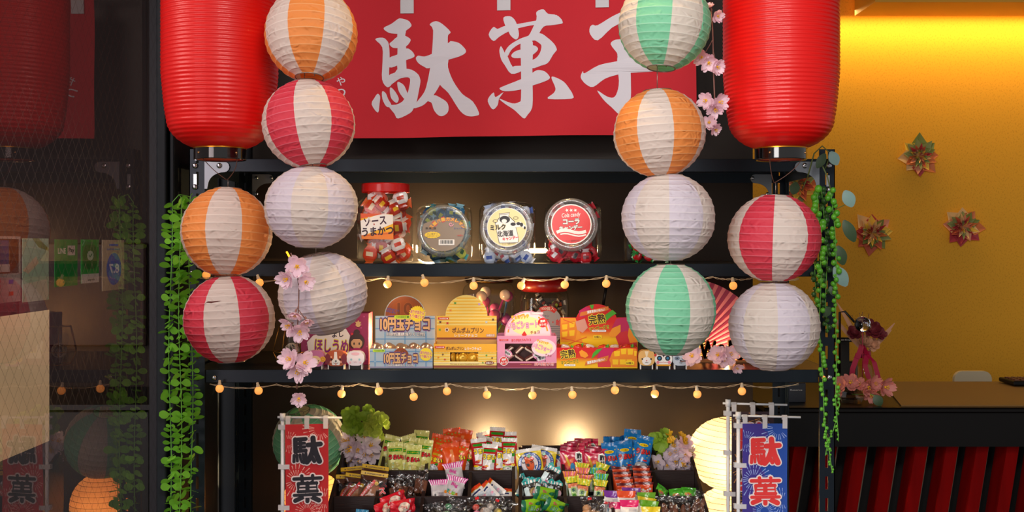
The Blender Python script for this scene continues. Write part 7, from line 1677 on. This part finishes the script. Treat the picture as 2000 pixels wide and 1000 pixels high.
def SM(h): return mat('sticker_' + h[1:], h, .6, trans=.3)
def s_line(p):
    p(txt('LINE', .30, .755, .34, .12, bold=.035), SM('#d8e8d8'), .0002); p(rect2(.55, .66, .88, .87), SM('#e0d8c8'), .0002); p(txt('Pay', .715, .76, .26, .13, bold=.035), SM('#2a4a34'), .0004)
def s_chk(p):
    p(rect2(.0, 0, 1, .21), SM('#cfd0c4'), .0002); p(rrect(.5, .6, .8, .56, .2), SM('#0a7a26'), .0002); p(burst(.5, .63, .17, .19, 10, .62), SM('#b8d8b8'), .0004); p(line2([(.42, .64), (.48, .60), (.60, .67)], .035), SM('#0a7a26'), .0006); p(txt('WAIT PAY', .55, .07, .4, .04, bold=.03), SM('#30343a'), .0006); p(line2([(.08, .98), (.2, .98), (.06, .86)], .04), SM('#7ad0a0'), .0003); p(rect2(.3, .90, .7, .935), SM('#2a8a4a'), .0003)
def s_rate(p):
    p(ell(.52, .42, .33, .32, 40), SM('#5a7ad0'), .0002); p(fit(([(-x, y) + tuple(q) for x, y, *q in text2d('8.7', .03)[0]], [f[::-1] for f in text2d('8.7', .03)[1]]), .52, .43, .46, .19), SM('#e8ecf8'), .0004); p(rect2(.3, .88, .7, .92), SM('#5a7ad0'), .0003); p(rect2(.2, .80, .8, .83), SM('#7a90b8'), .0003)
def s_green(p):
    p(tri([(.0, .5), (.5, .72), (.6, .6), (.2, .44)]), SM('#d8c8a0'), .0002); p(tri([(.35, 1), (.6, 1), (.98, .84), (.98, .80), (.6, .86)]), SM('#8a9a4a'), .0002); p(tri([(0, .28), (.9, .34), (.99, .1), (.9, .0), (.1, .0)]), SM('#c9ccb0'), .0002)
def s_cards(p):
    p(rect2(.06, .44, .94, .96), SM('#6a4436'), .0002); p(ell(.40, .70, .30, .24, 26), SM('#8a6a4a'), .0003); p(rect2(.42, .52, .66, .94), SM('#4a5a88'), .0004); p(rect2(.36, .46, .68, .58), SM('#cfc4b4'), .0005)
    for x, y, c in ((.14, .30, '#3a4a8a'), (.30, .30, '#a83a3a'), (.14, .22, '#3a7a4a'), (.30, .22, '#a83a3a'), (.66, .28, '#3a6ab0'), (.66, .10, '#c85a2a'), (.30, .10, '#b8a8a0')): p(rect2(x, y, x + .13, y + .06), SM(c), .0003)


sticker(-30, 42, 462, 588, SM('#b0a698'), 'payment card sticker with a dark picture, leftmost on the wired glass', s_cards)
sticker(46, 97, 466, 585, SM('#a8c4a4'), 'pale green sticker with rounded corners beside the payment card sticker', s_green)
sticker(108.5, 153, 468, 557, SM('#12923a'), 'green payment sticker with white capital letters on the wired glass', s_line)
sticker(160, 194.5, 468, 551, SM('#14a03c'), 'green sticker with a tick mark and a white foot on the wired glass', s_chk)
sticker(201, 244, 469, 564, SM('#b4ae94'), 'grey sticker with a blue oval showing reversed numerals', s_rate)
sticker(-80, 98, 605, 861, mat('poster_back', '#f0e4c8', .7, trans=.8), 'large cream poster seen from the back through the wired glass', None, cat='poster')
